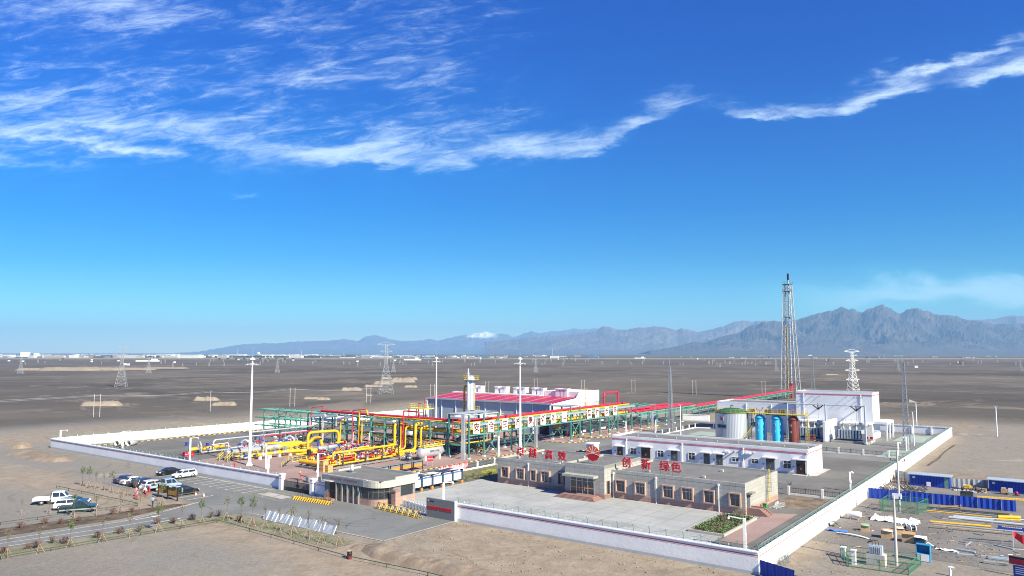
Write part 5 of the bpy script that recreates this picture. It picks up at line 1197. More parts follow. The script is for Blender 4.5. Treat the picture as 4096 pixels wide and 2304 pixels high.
stairs(lv,-127.1,13.2,(0,1),5,1.0); stairs(lv,-130.3,13.2,(0,1),5,1.0); stairs(lv,-125.2,29.3,(-.98,.2),4,1.)
runs(lv,[([(-128.7,35.4,1.9),(-127.8,37,2.0),(-127.2,38,3.2),(-125.5,38.6,3.4),(-122.5,37,1.6)],.42,M_yel,'curved_pipe')])
for i in range(22): valve(lv,R.choice([0,1,4,5,6,2]),-126.0+R.uniform(-.6,.8),R.uniform(16,37),R.uniform(.5,1.0),R.choice([0,math.pi/2]),1.)
pl=T('bypass_line','yellow header line with large flanges and valves in front of the silver barrel','pipe',-124,20)
runs(pl,[([(-124.3,19.5,1.1),(-124.3,27.5,1.1)],.36,M_yel,'header_pipe'),([(-124.3,27.5,1.1),(-123.6,29.5,1.1),(-122.6,30.5,1.1),(-120.5,33,1.15),(-119.4,39,1.2),(-118,44,1.3)],.42,M_yel,'header_pipe')])
for b,s in ((21,1.7),(24.3,1.9),(27.2,1.6)): valve(pl,6 if b<26 else 1,-124.3,b,1.1,math.pi/2,s)
m=MB()
for b in (20.2,23,25.6,28.6): m.bb(-124.3,b,0,.7,.5,.75)
m.obj('pipe_blocks',M_wpaint,pl,ab=True)
ar=T('pipe_arch','tall yellow goalpost shaped pipe arch standing over the skids','pipe',-122,35)
p0=AB(1231,1794,1.4); p1=AB(1353,1784,1.4)
h0=PA(1236,1740,p0[0])[1]
MB().tube([(p0[0],p0[1],1.0),(p0[0],p0[1],5.3),(p1[0],p1[1],5.3),(p1[0],p1[1],.9)],.34,10,1.2).obj('arch_pipe',M_yel,ar,ab=True)
m=MB(); m.bar((p0[0]+.6,p0[1]+2,0),(p0[0]+.6,p0[1]+2,1.),.2); m.bar((p1[0],p1[1],0),(p1[0],p1[1],.9),.3); m.obj('supports',M_gsteel,ar,ab=True)
# far left launcher
fl=T('pig_receiver','isolated yellow barrel on a grey frame at the far left edge of the paving','vessel',-144.5,14.4)
m=MB(); m.lathe([(0,0),(.42,.0),(.42,2.2),(.3,2.4),(.3,5.2),(.34,5.25),(.34,9.4)],12,(-144.6,14.2,1.35),'Y'); m.obj('barrel',M_yel,fl,ab=True)
m=MB()
for a in (-145.4,-143.4): m.bar((a,13.2,.4),(a,24,.4),.22)
for b in (13.5,16.5,19.5,22.5): m.bar((-145.4,b,.4),(-143.4,b,.4),.2); m.bar((-144.6,b,.4),(-144.6,b,1.1),.25)
m.bx(-146.4,-143,12.6,14.4,.1,.25); m.obj('base_frame',M_dk,fl,ab=True)
runs(fl,[([(-144.2,16.3,1.2),(-144.2,16.3,2.9),(-143.6,16.3,3.2),(-142.9,16.3,2.4),(-142.9,16.3,.6),(-142.9,25,.6)],.2,M_silver,'silver_pipe'),([(-142.6,19,2.2),(-142.6,23.5,2.3),(-142.6,23.5,1.2)],.08,M_wpaint,'white_pipe')])
for i in range(9): valve(fl,R.choice([0,5,6]),-143.6+R.uniform(-.5,.5),R.uniform(16,25),R.uniform(.8,1.5),math.pi/2,.9)
vs_=T('valve_group','grey and silver valve group with insulated bends behind the big light mast','pipe skid',-139,26)
m=MB()
for a in (-141.4,-137): m.bar((a,22.5,.4),(a,42,.4),.2)
for i in range(7): m.bar((-141.4,22.8+3*i,.4),(-137,22.8+3*i,.4),.16)
m.obj('base_frame',M_gsteel,vs_,ab=True)
runs(vs_,[([(-140.4,22.6,1.2),(-140.4,42,1.2)],.26,M_silver,'silver_run'),([(-138.8,24,1.1),(-138.8,42,1.1)],.24,M_silver,'silver_run'),([(-137.4,25,1.0),(-137.4,41,1.0)],.2,M_grey,'grey_run'),([(-139.5,25.2,1.2),(-139.5,25.2,2.7),(-138.7,25.8,3.1),(-138,26.4,2.5),(-138,26.4,1.2)],.26,M_silver,'insulated_bend'),([(-138.5,38,1.2),(-138.5,38,2.7),(-137.8,38.6,3.0),(-137,39.2,2.4),(-137,39.2,1.1)],.28,M_silver,'insulated_bend'),
 ([(-136.6,30,1.8),(-136.2,37,1.5),(-136.2,40,1.5)],.28,M_yel,'yellow_run')])
for i in range(46): valve(vs_,R.choice([6,6,1,4,5,5,3]),R.choice([-140.4,-138.8,-137.4]),R.uniform(23,41.5),R.choice([1.1,1.3,1.7]),R.choice([0,math.pi/2]),R.uniform(.8,1.2))
m=MB(); m.lathe([(0,0),(.8,0),(.8,.08),(0,.08)],10,(-142.2,32.5,1.9)); m.lathe([(0,0),(.35,0),(.35,1.0),(0,1.1)],10,(-142.2,32.5,1.95)); m.obj('blue_actuator',M_blue,vs_,ab=True)
MB().bx(-137.6,-136.8,40.2,41.2,0,1.2).obj('red_box',M_red,vs_,ab=True); m=MB(); m.tube([(-133.4,44.5,0),(-133.4,44.5,2.2)],.14,6); m.tube([(-133.9,44.5,0),(-133.9,44.5,1.8)],.12,6);m.tube([(-133.9,45,0),(-133.9,45,2.0)],.12,6); m.obj('blue_bottles',M_blue,vs_,ab=True)
# elevated silver lines with red line below
for lb,off,za,zb,b0,b1,a0_ in (('long silver pipe raised on posts along the left of the skids',0,3.2,3.3,20,48,-143.6),('second silver pipe raised higher, running into the rack behind the first',1.6,4.3,4.5,30,50,-143.2)):
    t=T('raised_pipe',lb,'pipe',a0_,b0,group='raised silver pipes')
    MB().tube([(a0_,b0,1.0),(a0_,b0,za),(a0_+.6,b1,zb)],.2,9,.7).obj('pipe_run',M_silver,t,ab=True)
    for i in range(4):
        b=b0+4+(b1-b0-5)*i/3; m=MB(); m.bar((a0_+.3,b,0),(a0_+.3,b,za-.2),.2); m.bar((a0_-.4,b,za-.25),(a0_+1.,b,za-.25),.14); m.bar((a0_+.3,b,za-1.1),(a0_+1,b,za-.3),.12); m.obj('post',M_dk if i%2 else M_steel,t,ab=True)
pline('red line hanging just under the raised silver pipes',[(-142.8,33,.8),(-142.8,33,2.9),(-142.6,49.5,3.1)],.13,M_red,'raised_pipe','raised silver pipes',.5)
# horizontal blow-down vessel
ve=T('drain_vessel','silver horizontal tank with black lettering and a yellow railed platform on top','vessel',-92,44)
m=MB(); m.lathe([(0,-.55),(.5,-.48),(.95,-.22),(1.15,.15),(1.15,7.0),(.95,7.35),(.5,7.6),(0,7.68)],20,(-92.2,40.7,1.95),'Y'); m.obj('shell',M_silver,ve,ab=True)
for b in (42,46.8): MB().bx(-93.0,-91.4,b-.2,b+.2,0,1.2).obj('saddle',M_wpaint,ve,ab=True)
MB().bx(-93.1,-91.2,41,48.2,3.12,3.2).obj('platform',M_yrail,ve,ab=True); rails(ve,[(-91.2,41),(-91.2,48.2),(-93.1,48.2),(-93.1,41),(-91.2,41)],3.2,1.0)
for i in range(5): valve(ve,R.choice([0,5,2]),-92.1,42+1.3*i,3.5,0,.8)
mb=MB(); mb.text('排污罐-11D01',.52,LOC((-90.99,44.6,2.1))@RZ(90)@RX(78),.004,.006); mb.obj('lettering',M_black,ve,ab=True)
pu=T('pump_skid','low dark pump skid at the near end of the silver tank','pump',-95,39.6)
m=MB(); m.bx(-96.3,-93.6,38.6,41.4,0,.25); m.bx(-95.8,-94.2,39,40.9,.25,.5); m.obj('base',M_dk,pu,ab=True)
for i in range(7): valve(pu,R.choice([1,1,6]),-95.8+R.random()*1.9,38.9+R.random()*2.2,.8+R.random()*.5,R.choice([0,1.57]),1.0)
MB().tube([(-95.2,39.2,.9),(-95.2,40.6,.9)],.35,10).obj('motor',M_gsteel,pu,ab=True)
for lb,x0,x1,y0,y1,h in (('tall plain wooden crate at the near corner of the yellow skid',-98.4,-97.1,16.9,18.2,2.35),('shorter wooden crate standing right against the tall one',-97.0,-96.1,17.3,18.6,1.5)):
    ts=T('wooden_crate',lb,'crate',x0,y0,group='plain wooden crates'); MB().bx(x0,x1,y0,y1,.04,h).obj('crate_body',M_wood,ts,ab=True)
    m=MB()
    for z in (.04,h*.34,h*.67,h-.08): m.bx(x0-.03,x1+.03,y0-.05,y0,z,z+.08); m.bx(x1,x1+.05,y0,y1,z,z+.08)
    m.obj('battens',M_twood,ts,ab=True)
# scrubber column in front of the hall
cb=98.
ca,_=PB(1883,1650,cb)
co=T('scrubber_column','tall shiny silver column with a slim pipe beside it and a yellow railed platform near the top','tower',ca,cb)
def cz(y,x=1883): return PB(x,1400+y/2.8975,cb)[1]
zt,zs,zp,zb_=cz(213),cz(300),cz(345),cz(735)
m=MB(); m.lathe([(1.25,0),(1.25,zb_)],18); m.obj('skirt',M_gsteel,co)
m=MB(); m.lathe([(1.3,zb_-2),(1.32,zp+.1),(1.2,zp+.7),(.85,zs-.1),(.3,zs+.25),(0,zs+.3)],20); m.obj('shell',M_silver,co)
m=MB(); m.tube([(-.3,-2.0,zb_-1.5),(.3,-1.75,zb_+.5),(.3,-1.7,zt-1.6)],.42,12,.6); m.lathe([(.42,0),(.26,.8),(.2,1.6),(0,1.7)],12,(.3,-1.7,zt-1.7)); m.obj('slim_pipe',M_silver,co)
m=MB(); m.tube([(-1.2,-.3,cz(415)-.3),(-2.0,-.4,cz(415)),(-2.3,-.5,cz(440)),(-2.4,-.5,2)],.36,10,.7); m.obj('yellow_pipe',M_yel,co)
m=MB(); m.lathe([(1.25,zp-.1),(2.6,zp-.1),(2.6,zp),(1.25,zp)],16)
for i in range(8): c_,s_=math.cos(i*.785),math.sin(i*.785); m.bar((2.5*c_,2.5*s_,zp),(1.3*c_,1.3*s_,zp-1.2),.09)
m.obj('platform',M_gsteel,co)
co['_o']=(ca,cb,0)
ring=[(ca+2.6*math.cos(i*.39),cb+2.6*math.sin(i*.39)) for i in range(17)]; rails(co,ring,zp,1.3,M_yrail)
m=MB(); z3=cz(690); m.bx(ca+1.2,ca+3.6,cb-2.2,cb,z3-.1,z3); m.obj('low_platform',M_gsteel,co,ab=True); rails(co,[(ca+1.3,cb-2.2),(ca+3.6,cb-2.2),(ca+3.6,cb)],z3,1.2)
ladder(co,ca+1.45,cb-.3,cb+.3,.5,zp,M_yrail)
m=MB(); m.bar((-1.9,0,zp),(-1.9,0,zs+.6),.05); m.lathe([(.22,0),(.12,.8)],8,(-2.3,0,zs+.5),'X'); m.obj('windsock',M_orange,co)
# railed platform tower
pb_=72.; a0_,z0_=PB(1634,1635,pb_); a1_,z1_=PB(1697,1637,pb_)
pt=T('platform_tower','small steel tower with a yellow railed platform and red pipe standing behind the cross rack','platform',a0_,pb_)
m=MB()
for a in (a0_+.2,(a0_+a1_)/2,a1_-.2):
    for b in (pb_,pb_+4): m.bar((a,b,0),(a,b,z0_),.24)
for z in (z0_*.45,z0_*.9): m.bar((a0_,pb_,z),(a1_,pb_,z),.18)
m.obj('legs',M_dk,pt,ab=True); MB().bx(a0_,a1_,pb_-.1,pb_+4.1,z0_,z0_+.15).obj('deck',M_yrail,pt,ab=True)
rails(pt,[(a0_,pb_),(a1_,pb_),(a1_,pb_+4),(a0_,pb_+4),(a0_,pb_)],z0_+.15,1.3)
runs(pt,[([(a0_+4.5,pb_+2,z0_+.2),(a0_+4.5,pb_+2,z0_+3.4)],.09,M_redd,'red_pipe'),([(a0_+3,pb_+1,z0_+.2),(a0_+3,pb_+1,z0_+1.7),(a0_+4.4,pb_+1,z0_+1.6)],.09,M_red,'red_pipe'),([(a0_+5.6,pb_+2,z0_),(a0_+5.6,pb_+2,z0_+2.6),(a0_+4.8,pb_+2,z0_+2.6)],.08,M_wpaint,'white_pipe')])
# plant behind and under the racks
def hvessel(lb,a,b,L_,r,z,m_,rail_=True,ang=0):
    t=T('horizontal_vessel',lb,'vessel',a,b,ang,group='horizontal vessels behind the racks')
    m=MB(); m.lathe([(0,-.4),(r*.6,-.3),(r,.1),(r,L_-.1),(r*.6,L_+.3),(0,L_+.4)],16,(0,0,z),'Y'); m.obj('shell',m_,t)
    for y in (L_*.2,L_*.8): MB().bx(-r*.8,r*.8,y-.2,y+.2,0,z-r*.5).obj('saddle',M_gsteel,t)
    if rail_:
        MB().bx(-r,r,.3,L_-.3,z+r+.05,z+r+.12).obj('platform',M_yrail,t)
        m=MB()
        for x in (-r,r):
            for zz in (.5,1.): m.bar((x,.3,z+r+zz),(x,L_-.3,z+r+zz),.05)
            for i in range(6): y=.3+(L_-.6)*i/5; m.bar((x,y,z+r),(x,y,z+r+1),.05)
        m.obj('railing',M_yrail,t)
    return t
hvessel('dark horizontal vessel under the sign boards, nearer of two',-99.5,64,9,1.25,2.4,M_gsteel); hvessel('dark horizontal vessel under the sign boards, farther of two',-103.5,66,9,1.25,2.4,M_gsteel)
hvessel('large silver horizontal vessel beyond the last sign boards',-99,152,12,1.6,3.0,M_silver,False); hvessel('silver horizontal vessel behind the cross rack on the left',-121,66,7,1.0,2.2,M_silver)
hvessel('yellow railed vessel between rack and hall on the right',-96.5,110-6,6,1.2,3.2,M_yel)
for i,(a,b,w_,d,h) in enumerate(((-112,70,9,6,6.4),(-124,72,8,6,6.0),(-133,74,6,5,5.0),(-107,84,7,7,7.0),(-118,86,7,6,6.5))):
    t=T('air_cooler',['silver air cooler block with red edged deck behind the yellow arch risers','silver air cooler block left of the first, behind the rack','small silver cooler block at the left behind the rack','tall grey cooler frame between the racks and the hall','grey cooler frame left of the tall one by the hall'][i],'cooler',a,b,group='air coolers behind the rack')
    m=MB()
    for x in (-w_/2,0,w_/2):
        for y in (-d/2,d/2): m.bar((x,y,0),(x,y,h-1.6),.25)
    m.obj('legs',M_dk,t); m=MB(); m.bx(-w_/2,w_/2,-d/2,d/2,h-1.6,h-.6); m.obj('cooler_box',M_silver,t)
    for x in (-w_/4,w_/4): mm=MB(); mm.lathe([(w_*.2,h-.6),(w_*.22,h),(w_*.2,h),(w_*.18,h-.5)],14,(x,0,0)); mm.obj('fan_ring',M_wpaint,t)
    m=MB()
    for z in (h-.1,h+.4): m.bar((-w_/2,-d/2,z),(w_/2,-d/2,z),.07); m.bar((w_/2,-d/2,z),(w_/2,d/2,z),.07)
    for k_ in range(5): m.bar((-w_/2+w_*k_/4,-d/2,h-.6),(-w_/2+w_*k_/4,-d/2,h+.4),.06)
    m.obj('railing',M_red if i<3 else M_yrail,t)
ug=T('under_rack_piping','mass of dark pump and pipe gear on the paving under the cross rack','pipework',-110,53)
m=MB()
for i in range(90):
    a=R.uniform(-126,-88); b=R.uniform(56.5,62); h=R.uniform(.8,2.7); m.bar((a,b,0),(a,b,h),R.uniform(.08,.25))
    if i%3==0: m.tube([(a,b,h),(a+R.uniform(1,4),b,h),(a+R.uniform(1,4),b,.3)],.1,5,.2)
m.obj('pipes',M_dk,ug,ab=True)
m=MB()
for i in range(26): a=R.uniform(-126,-90); b=R.uniform(57,61); m.tube([(a,b,.9),(a+1.2,b,.9)],.4,8); m.bb(a+.6,b,0,1.6,.9,.5)
m.obj('pumps',M_gsteel,ug,ab=True)
m=MB()
for i in range(22): a=R.uniform(-126,-88); b=R.uniform(57,61.5); m.tube([(a,b,R.uniform(.6,2.2)),(a+R.uniform(1,3),b,1.2)],.1,6)
m.obj('yellow_pipes',M_yel,ug,ab=True)
ug2=T('under_rack_piping','dark valves and pipes on the paving beneath the farther sign boards','pipework',-93,118)
m=MB()
for i in range(60):
    a=R.uniform(-97,-92); b=R.uniform(104,132); h=R.uniform(.8,2.9); m.bar((a,b,0),(a,b,h),R.uniform(.08,.2))
    if i%3==0: m.tube([(a,b,h),(a,b+R.uniform(1,4),h),(a,b+4,.3)],.12,5,.2)
m.obj('pipes',M_dk,ug2,ab=True)
m=MB()
for i in range(9): b=107+2.6*i; m.tube([(-93.5,b,5),(-93.5,b,1.2),(-92.6,b+1,1.0)],.22,7,.5)
m.obj('yellow_pipes',M_yel,ug2,ab=True)
# ---------------------------------------------------------------- tanks
tk=T('fire_water_tank','large ribbed silver tank with a green domed roof, yellow railing and a dark name plate','tank',-46.4,117.5)
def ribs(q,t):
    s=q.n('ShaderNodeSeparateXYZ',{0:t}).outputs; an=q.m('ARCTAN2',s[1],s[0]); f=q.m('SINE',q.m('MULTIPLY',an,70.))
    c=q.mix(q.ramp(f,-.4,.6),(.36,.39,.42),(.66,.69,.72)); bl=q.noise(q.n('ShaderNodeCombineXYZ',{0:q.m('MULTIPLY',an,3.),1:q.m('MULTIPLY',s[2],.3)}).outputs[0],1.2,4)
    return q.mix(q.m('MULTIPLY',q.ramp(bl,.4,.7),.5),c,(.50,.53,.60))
m=MB(); m.lathe([(4.6,.2),(4.6,8.6)],56); m.obj('shell',mat('ribbed_tank_cladding',(0,0,0),.42,.45,custom=ribs),tk)
m=MB(); m.lathe([(4.9,0),(4.9,.2),(4.6,.2)],40); m.obj('ring_foundation',M_concr,tk)
m=MB(); m.lathe([(4.66,8.45),(4.66,8.7),(4.2,8.95),(3.2,9.35),(1.8,9.7),(0,9.85)],40); m.obj('dome_roof',mat('tank_roof_green',(.025,.10,.05),.6),tk)
m=MB(); m.tube([(-.3,0,9.8),(-.3,0,10.5),(.3,0,10.5),(.3,0,10.2)],.13,7,.2); m.obj('roof_vent',mat('tank_roof_green',(0,0,0)),tk)
ring=[(-46.4+4.7*math.cos(i*.262),117.5+4.7*math.sin(i*.262)) for i in range(25)]; rails(tk,ring,8.65,1.1,M_yrail)
def facing(t_,r,z,w_,h,m_,name,tilt=0):
    """small plate on the curved shell, facing the camera side"""
    an=math.radians(-118+tilt); mb=MB(); M=Matrix.Rotation(an+math.pi/2,4,'Z')@LOC((0,-r-.05,z)); mb.M=M; mb.bx(-w_/2,w_/2,-.03,.05,-h/2,h/2); return mb.obj(name,m_,t_),M
facing(tk,4.6,5.0,3.0,1.05,M_gsteel,'name_plate',12)
M=Matrix.Rotation(math.radians(-106)+math.pi/2,4,'Z')@LOC((0,-4.72,5.0)); mb=MB(); mb.text('消防水罐',.62,M@RX(90),.01,.01); mb.obj('lettering',M_black,tk)
def logo(parent,r,z,s,tilt):
    p,M=facing(parent,r,z,s,s,M_grey,'logo_plate',tilt)
    m=MB(); m.M=M; m.side([(s*.38*math.cos(i*.5),s*.38*math.sin(i*.5)) for i in range(7)],-.06,-.032); o=m.obj('emblem_top',M_orange,p.parent); o.parent=p
    m=MB(); m.M=M; m.side([(s*.38*math.cos(i*.5+math.pi),s*.38*math.sin(i*.5+math.pi)) for i in range(7)],-.06,-.032); o=m.obj('emblem_base',M_red,p.parent); o.parent=p
logo(tk,4.6,7.1,1.1,12)
m=MB()
for i in range(26): an=-.9+i*.062*1.0; m.bar((4.9*math.cos(an),4.9*math.sin(an),.3+i*.32),(5.7*math.cos(an),5.7*math.sin(an),.3+i*.32),.1,.25)
m.obj('spiral_stairs',M_gsteel,tk)
m=MB()
for i in range(25):
    an=-.9+i*.062; an2=an+.062
    m.bar((5.75*math.cos(an),5.75*math.sin(an),1.3+i*.32),(5.75*math.cos(an2),5.75*math.sin(an2),1.62+i*.32),.05); m.bar((5.75*math.cos(an),5.75*math.sin(an),.3+i*.32),(5.75*math.cos(an),5.75*math.sin(an),1.3+i*.32),.05)
m.obj('stair_rail',M_yrail,tk)
for px,mm,lb in ((3042,M_sblue,'bright blue upright vessel nearest the big silver tank'),(3109,M_sblue,'bright blue upright vessel in the middle, next to the brown one'),(3175,M_vbrown,'reddish brown upright vessel, rightmost of three')):
    a=onf(px,117.5,4.); t=T('pressure_vessel',lb,'vessel',a,117.5,group='upright pressure vessels')
    m=MB(); m.lathe([(1.32,.5),(1.32,7.4),(1.2,7.85),(.85,8.2),(.4,8.36),(0,8.4)],24); m.obj('shell',mm,t); m=MB(); m.lathe([(1.2,0),(1.2,.5)],18); m.obj('skirt',mm,t)
    m=MB(); m.lathe([(1.37,7.3),(1.45,7.3),(1.45,7.5),(1.37,7.5)],24); m.obj('collar',M_vbrown if mm is M_vbrown else mat('vessel_band_blue',(.03,.25,.45),.5),t)
    logo(t,1.32,5.9,.62,14); facing(t,1.32,4.2,.5,.5,M_grey,'gauge_plate',14)
    m=MB()
    for i in range(9): c_,s_=math.cos(i*.7),math.sin(i*.7); m.bar((.9*c_,.9*s_,8.0),(.9*c_,.9*s_,8.6),.09)
    m.obj('nozzles',M_gsteel,t)
    m=MB(); m.tube([(-.7,-.5,10.2),(-.7,-.5,9.6),(.6,-.5,9.5),(.9,-.5,10.1),(.9,-.5,10.4)],.08,6,.2); m.bar((0,-.5,8.4),(0,-.5,9.5),.08); m.obj('red_relief_pipe',M_redd,t)
    m=MB(); m.tube([(1.5,.2,.3),(1.5,.2,7.4)],.12,6); m.obj('side_pipe',M_gsteel if mm is M_vbrown else M_sblue,t)
wk=T('vessel_walkway','yellow railed walkway linking the tank top and the three upright vessels','walkway',-36,117.5)
aL=-41.6; aR=onf(3225,117.5,9)
MB().bx(aL,aR,116.2,118.6,8.62,8.7).obj('deck',M_yrail,wk,ab=True); rails(wk,[(aL,116.2),(aR,116.2),(aR,118.6),(aL,118.6)],8.7,1.2,M_yrail)
m=MB()
for a in (aL+.2,(aL+aR)/2-1.6,(aL+aR)/2+2.6,aR-.1):
    for b in (116.3,118.5): m.bar((a,b,0),(a,b,8.6),.13)
m.obj('legs',M_gsteel,wk,ab=True)
ladder(wk,aR+.1,116.6,117.3,.5,9.6,M_yrail,cage=True); ladder(wk,aL-.2,116.6,117.3,.5,9.6,M_gsteel,cage=True); rails(wk,[(aR+.6,115.6),(aR+2.2,115.6),(aR+2.2,117.2),(aR+.6,117.2)],2.4,1.4,M_orange)
t=T('red_cabinet','red cabinet standing between the vessels and the white block','cabinet',-37.5,146); MB().bb(0,0,.1,2.2,1.,2.1).obj('body',M_redd,t); MB().bb(0,-.52,.2,2.,.04,1.9).obj('door',M_red,t)
for a,b,lb in ((-17.9,146.2,'left'),(-16.7,146.4,'right')):
    t=T('sand_box','small red sand box beside the porch, the %s one of two'%lb,'box',a,b,group='red boxes by the porch'); MB().bx(-.35,.35,-.4,.4,0,1.1).obj('body',M_red,t); MB().bx(-.38,.38,-.43,.43,1.1,1.2).obj('lid',M_redd,t)
# ---------------------------------------------------------------- masts, towers, poles
def highmast(a,b,h,lb,r=.42):
    t=T('high_mast_light',lb,'light mast',a,b,group='tall white floodlight masts')
    m=MB(); m.tube([(0,0,.4),(0,0,h)],r,12,r2=r*.42); m.obj('mast',M_wpaint,t); m=MB(); m.lathe([(r*2.1,0),(r*2.1,.25),(r*1.4,.5),(r,.9)],12); m.obj('base',M_wpaint,t)
    m=MB(); m.lathe([(.6,h),(.55,h+.22),(.3,h+.42),(0,h+.5)],12); m.lathe([(0,h),(.6,h)],12); m.obj('dome_cap',M_wpaint,t)
    m=MB(); z=h-1.0; ring=[(1.0*math.cos(i*.5236),1.0*math.sin(i*.5236),z) for i in range(13)]; m.tube(ring,.07,5)
    for i in range(4): c_,s_=math.cos(i*1.57),math.sin(i*1.57); m.bar((0,0,z+.1),(1.4*c_,1.4*s_,z),.07)
    m.obj('lamp_ring',M_wpaint,t)
    for i in range(8):
        c_,s_=math.cos(i*.785),math.sin(i*.785); mm=MB(); mm.M=Matrix.Rotation(i*.785,4,'Z')@LOC((1.3,0,z-.1))@Matrix.Rotation(.5,4,'Y'); mm.bx(-.25,.25,-.2,.2,-.08,.08); mm.obj('floodlight',M_steel,t)
    MB().bar((0,0,h+.5),(0,0,h+2.8),.07).obj('lightning_rod',M_steel,t)
highmast(-118.1,13.3,23.5,'tall white floodlight mast at the left, standing on red paving by the silver barrel',.37)
highmast(-140,98,23.2,'tall white floodlight mast in front of the left part of the blue hall',.34)
highmast(-82.3,66.6,23.4,'tall white floodlight mast rising behind the left end of the office roof letters',.37)
def lattice(parent,h,w0,w1,n,t_=.1,x=0,y=0,m_=None,legs=4,z0=0,name='lattice'):
    m_=m_ or M_copp; m=MB(); C=[]
    for i in range(n+1):
        f=i/n; w_=w0+(w1-w0)*f; z=z0+h*f
        C.append([(x+w_/2*math.cos(math.pi/4+2*math.pi*j/legs)*1.414,y+w_/2*math.sin(math.pi/4+2*math.pi*j/legs)*1.414,z) for j in range(legs)])
    for j in range(legs):
        mm=MB(); mm.bar(C[0][j],C[-1][j],t_*1.5); mm.obj('leg',m_,parent)
    for i in range(n):
        for j in range(legs):
            k_=(j+1)%legs; m.bar(C[i][j],C[i+1][k_],t_*.8); m.bar(C[i][k_],C[i+1][j],t_*.8); m.bar(C[i+1][j],C[i+1][k_],t_*.8)
    m.obj(name,m_,parent); return C
def lightning(a,b,h,lb,w0=1.5):
    t=T('lightning_tower',lb,'lattice mast',a,b,group='slim lattice lightning masts'); lattice(t,h*.88,w0,.45,18,.08,m_=M_copp); MB().bar((0,0,h*.88),(0,0,h),.09).obj('rod',M_steel,t)
lightning(-71.7,132.2,23.5,'slim grey lattice mast standing left of the ribbed silver tank',1.6)
lightning(-6.2,136.5,25.5,'slim grey lattice mast near the right side wall',1.6)
lightning(-96,388,26.5,'distant slim lattice mast seen between the flare tower and the tall white block',2.0)
# flare tower
fx,fy=-94.5,337.
ft=T('flare_tower','very tall four legged steel flare tower with an orange ladder run and blackened tip','flare tower',fx,fy)
zF=lambda y:PB(3000+400/2.497,1060+y/2.497,fy)[1]
zT=zF(190); lattice(ft,zT,8.6,3.7,13,.2,m_=M_copp)
MB().tube([(.5,0,0),(.5,0,zF(110))],.5,12,r2=.42).obj('flare_pipe',M_lgrey,ft)
MB().tube([(.5,0,zF(150)),(.5,0,zF(85))],.6,12).obj('burner_tip',M_black,ft)
MB().tube([(-1.2,-.8,0),(-.9,-.6,zT*.62)],.4,8).obj('orange_ladder_run',mat('faded_orange',(.36,.25,.11),.6),ft)
MB().bar((-1.2,-.8,zT*.62),(-.7,-.6,zT-2),.25).obj('upper_ladder',mat('faded_orange',(0,0,0)),ft)
for y in (190,262,520): m=MB(); z=zF(y); w_=4.4; m.bx(-w_/2,w_/2,-w_/2,w_/2,z-.15,z); [m.bar((sx*w_/2,sy*w_/2,z),(sx*w_/2,sy*w_/2,z+1.3),.12) for sx in (-1,1) for sy in (-1,1)]; m.bar((-w_/2,-w_/2,z+1.2),(w_/2,-w_/2,z+1.2),.1); m.obj('platform',mat('rusty_steel',(.16,.11,.07),.8),ft)
MB().tube([(.5,0,0),(.5,-.0,8.5)],.75,10).obj('red_riser',M_red,ft)
# camera poles
def campole(a,b,h,lb,arm=1.5,ang=0.,w_=.28,dome=True):
    t=T('camera_pole',lb,'camera pole',a,b,ang,group='white camera poles')
    MB().bb(0,0,0,w_,w_,h).obj('pole',M_wpaint,t); m=MB(); m.bar((0,0,h-.12),(arm,0,h+.08),.12); m.obj('arm',M_wpaint,t)
    m=MB(); m.ell((arm,0,h-.18),.16,.16,.17,8,5); m.obj('camera',M_wpaint if dome else M_gsteel,t); m=MB(); m.bb(0,-.22,1.5,.35,.18,.5); m.obj('control_box',M_wpaint,t)
CE=math.radians
campole(-186.2,1.6,4.6,'white camera pole at the far left corner of the site',2.2,CE(20)); campole(-171,10.7,4.5,'white camera pole beside the concrete pipes at the left',2.0,CE(30))
campole(-135.7,9.3,5.3,'white camera pole in front of the yellow receiver barrel',1.9,CE(30)); campole(-104,8.3,4.0,'white camera pole behind the front wall, arm pointing left',1.2,CE(200))
campole(-90.6,10.3,5.2,'white camera pole beside the wooden crates',1.5,CE(20)); campole(-50.6,3.0,4.7,'white camera pole in the court just behind the sign wall',1.5,CE(35))
campole(-5.1,9.9,3.9,'thick white camera pole at the near right corner, arm pointing left',2.0,CE(190),.34); campole(-3.6,60.5,3.5,'white camera pole on the gravel by the right wall',.5,CE(30))
campole(-82.3,57.8,5.0,'white camera pole on the kerb below the sign boards',1.2,CE(190)); campole(-5.2,117.9,3.2,'white camera pole behind the right wall near the yard fence',.5,CE(20))
campole(-84.2,126,3.4,'white camera pole under the farther sign boards',.9,CE(190)); campole(-76.8,132.2,3.8,'white camera pole by the low railing near the lattice mast',.5,CE(20))
campole(-5.1,128.7,3.5,'left pole of a pair near the right wall',.6,CE(200)); campole(-5.0,131,3.4,'right pole of a pair near the right wall',.6,CE(180))
for a,b,h,lb in ((-65.2,125,9.4,'plain white pole with two small lamps left of the ribbed tank'),(-5.2,141,9.2,'plain white pole beside the right wall near the lattice mast'),(-9.5,176,9.5,'plain white pole outside the rear wall behind the porch'),(11,182,9.0,'plain white pole standing out on the far right ground')):
    t=T('lamp_pole',lb,'lamp pole',a,b,group='plain white lamp poles'); MB().tube([(0,0,0),(0,0,h)],.17,8,r2=.12).obj('pole',M_wpaint,t); m=MB(); m.bar((-.4,0,h),(.4,0,h),.08); m.bb(-.4,0,h,.3,.2,.2); m.bb(.4,0,h,.3,.2,.2); m.obj('lamps',M_steel,t)
t=T('caged_ladder','white caged ladder frame standing beside the tall light mast','ladder',-111,12.6)
MB().tube([(0,0,0),(0,0,5.2)],.17,8).obj('post',M_wpaint,t); ladder(t,-111.7,12.3,12.9,2.6,5.4,M_wpaint,cage=True,mc=M_orange)
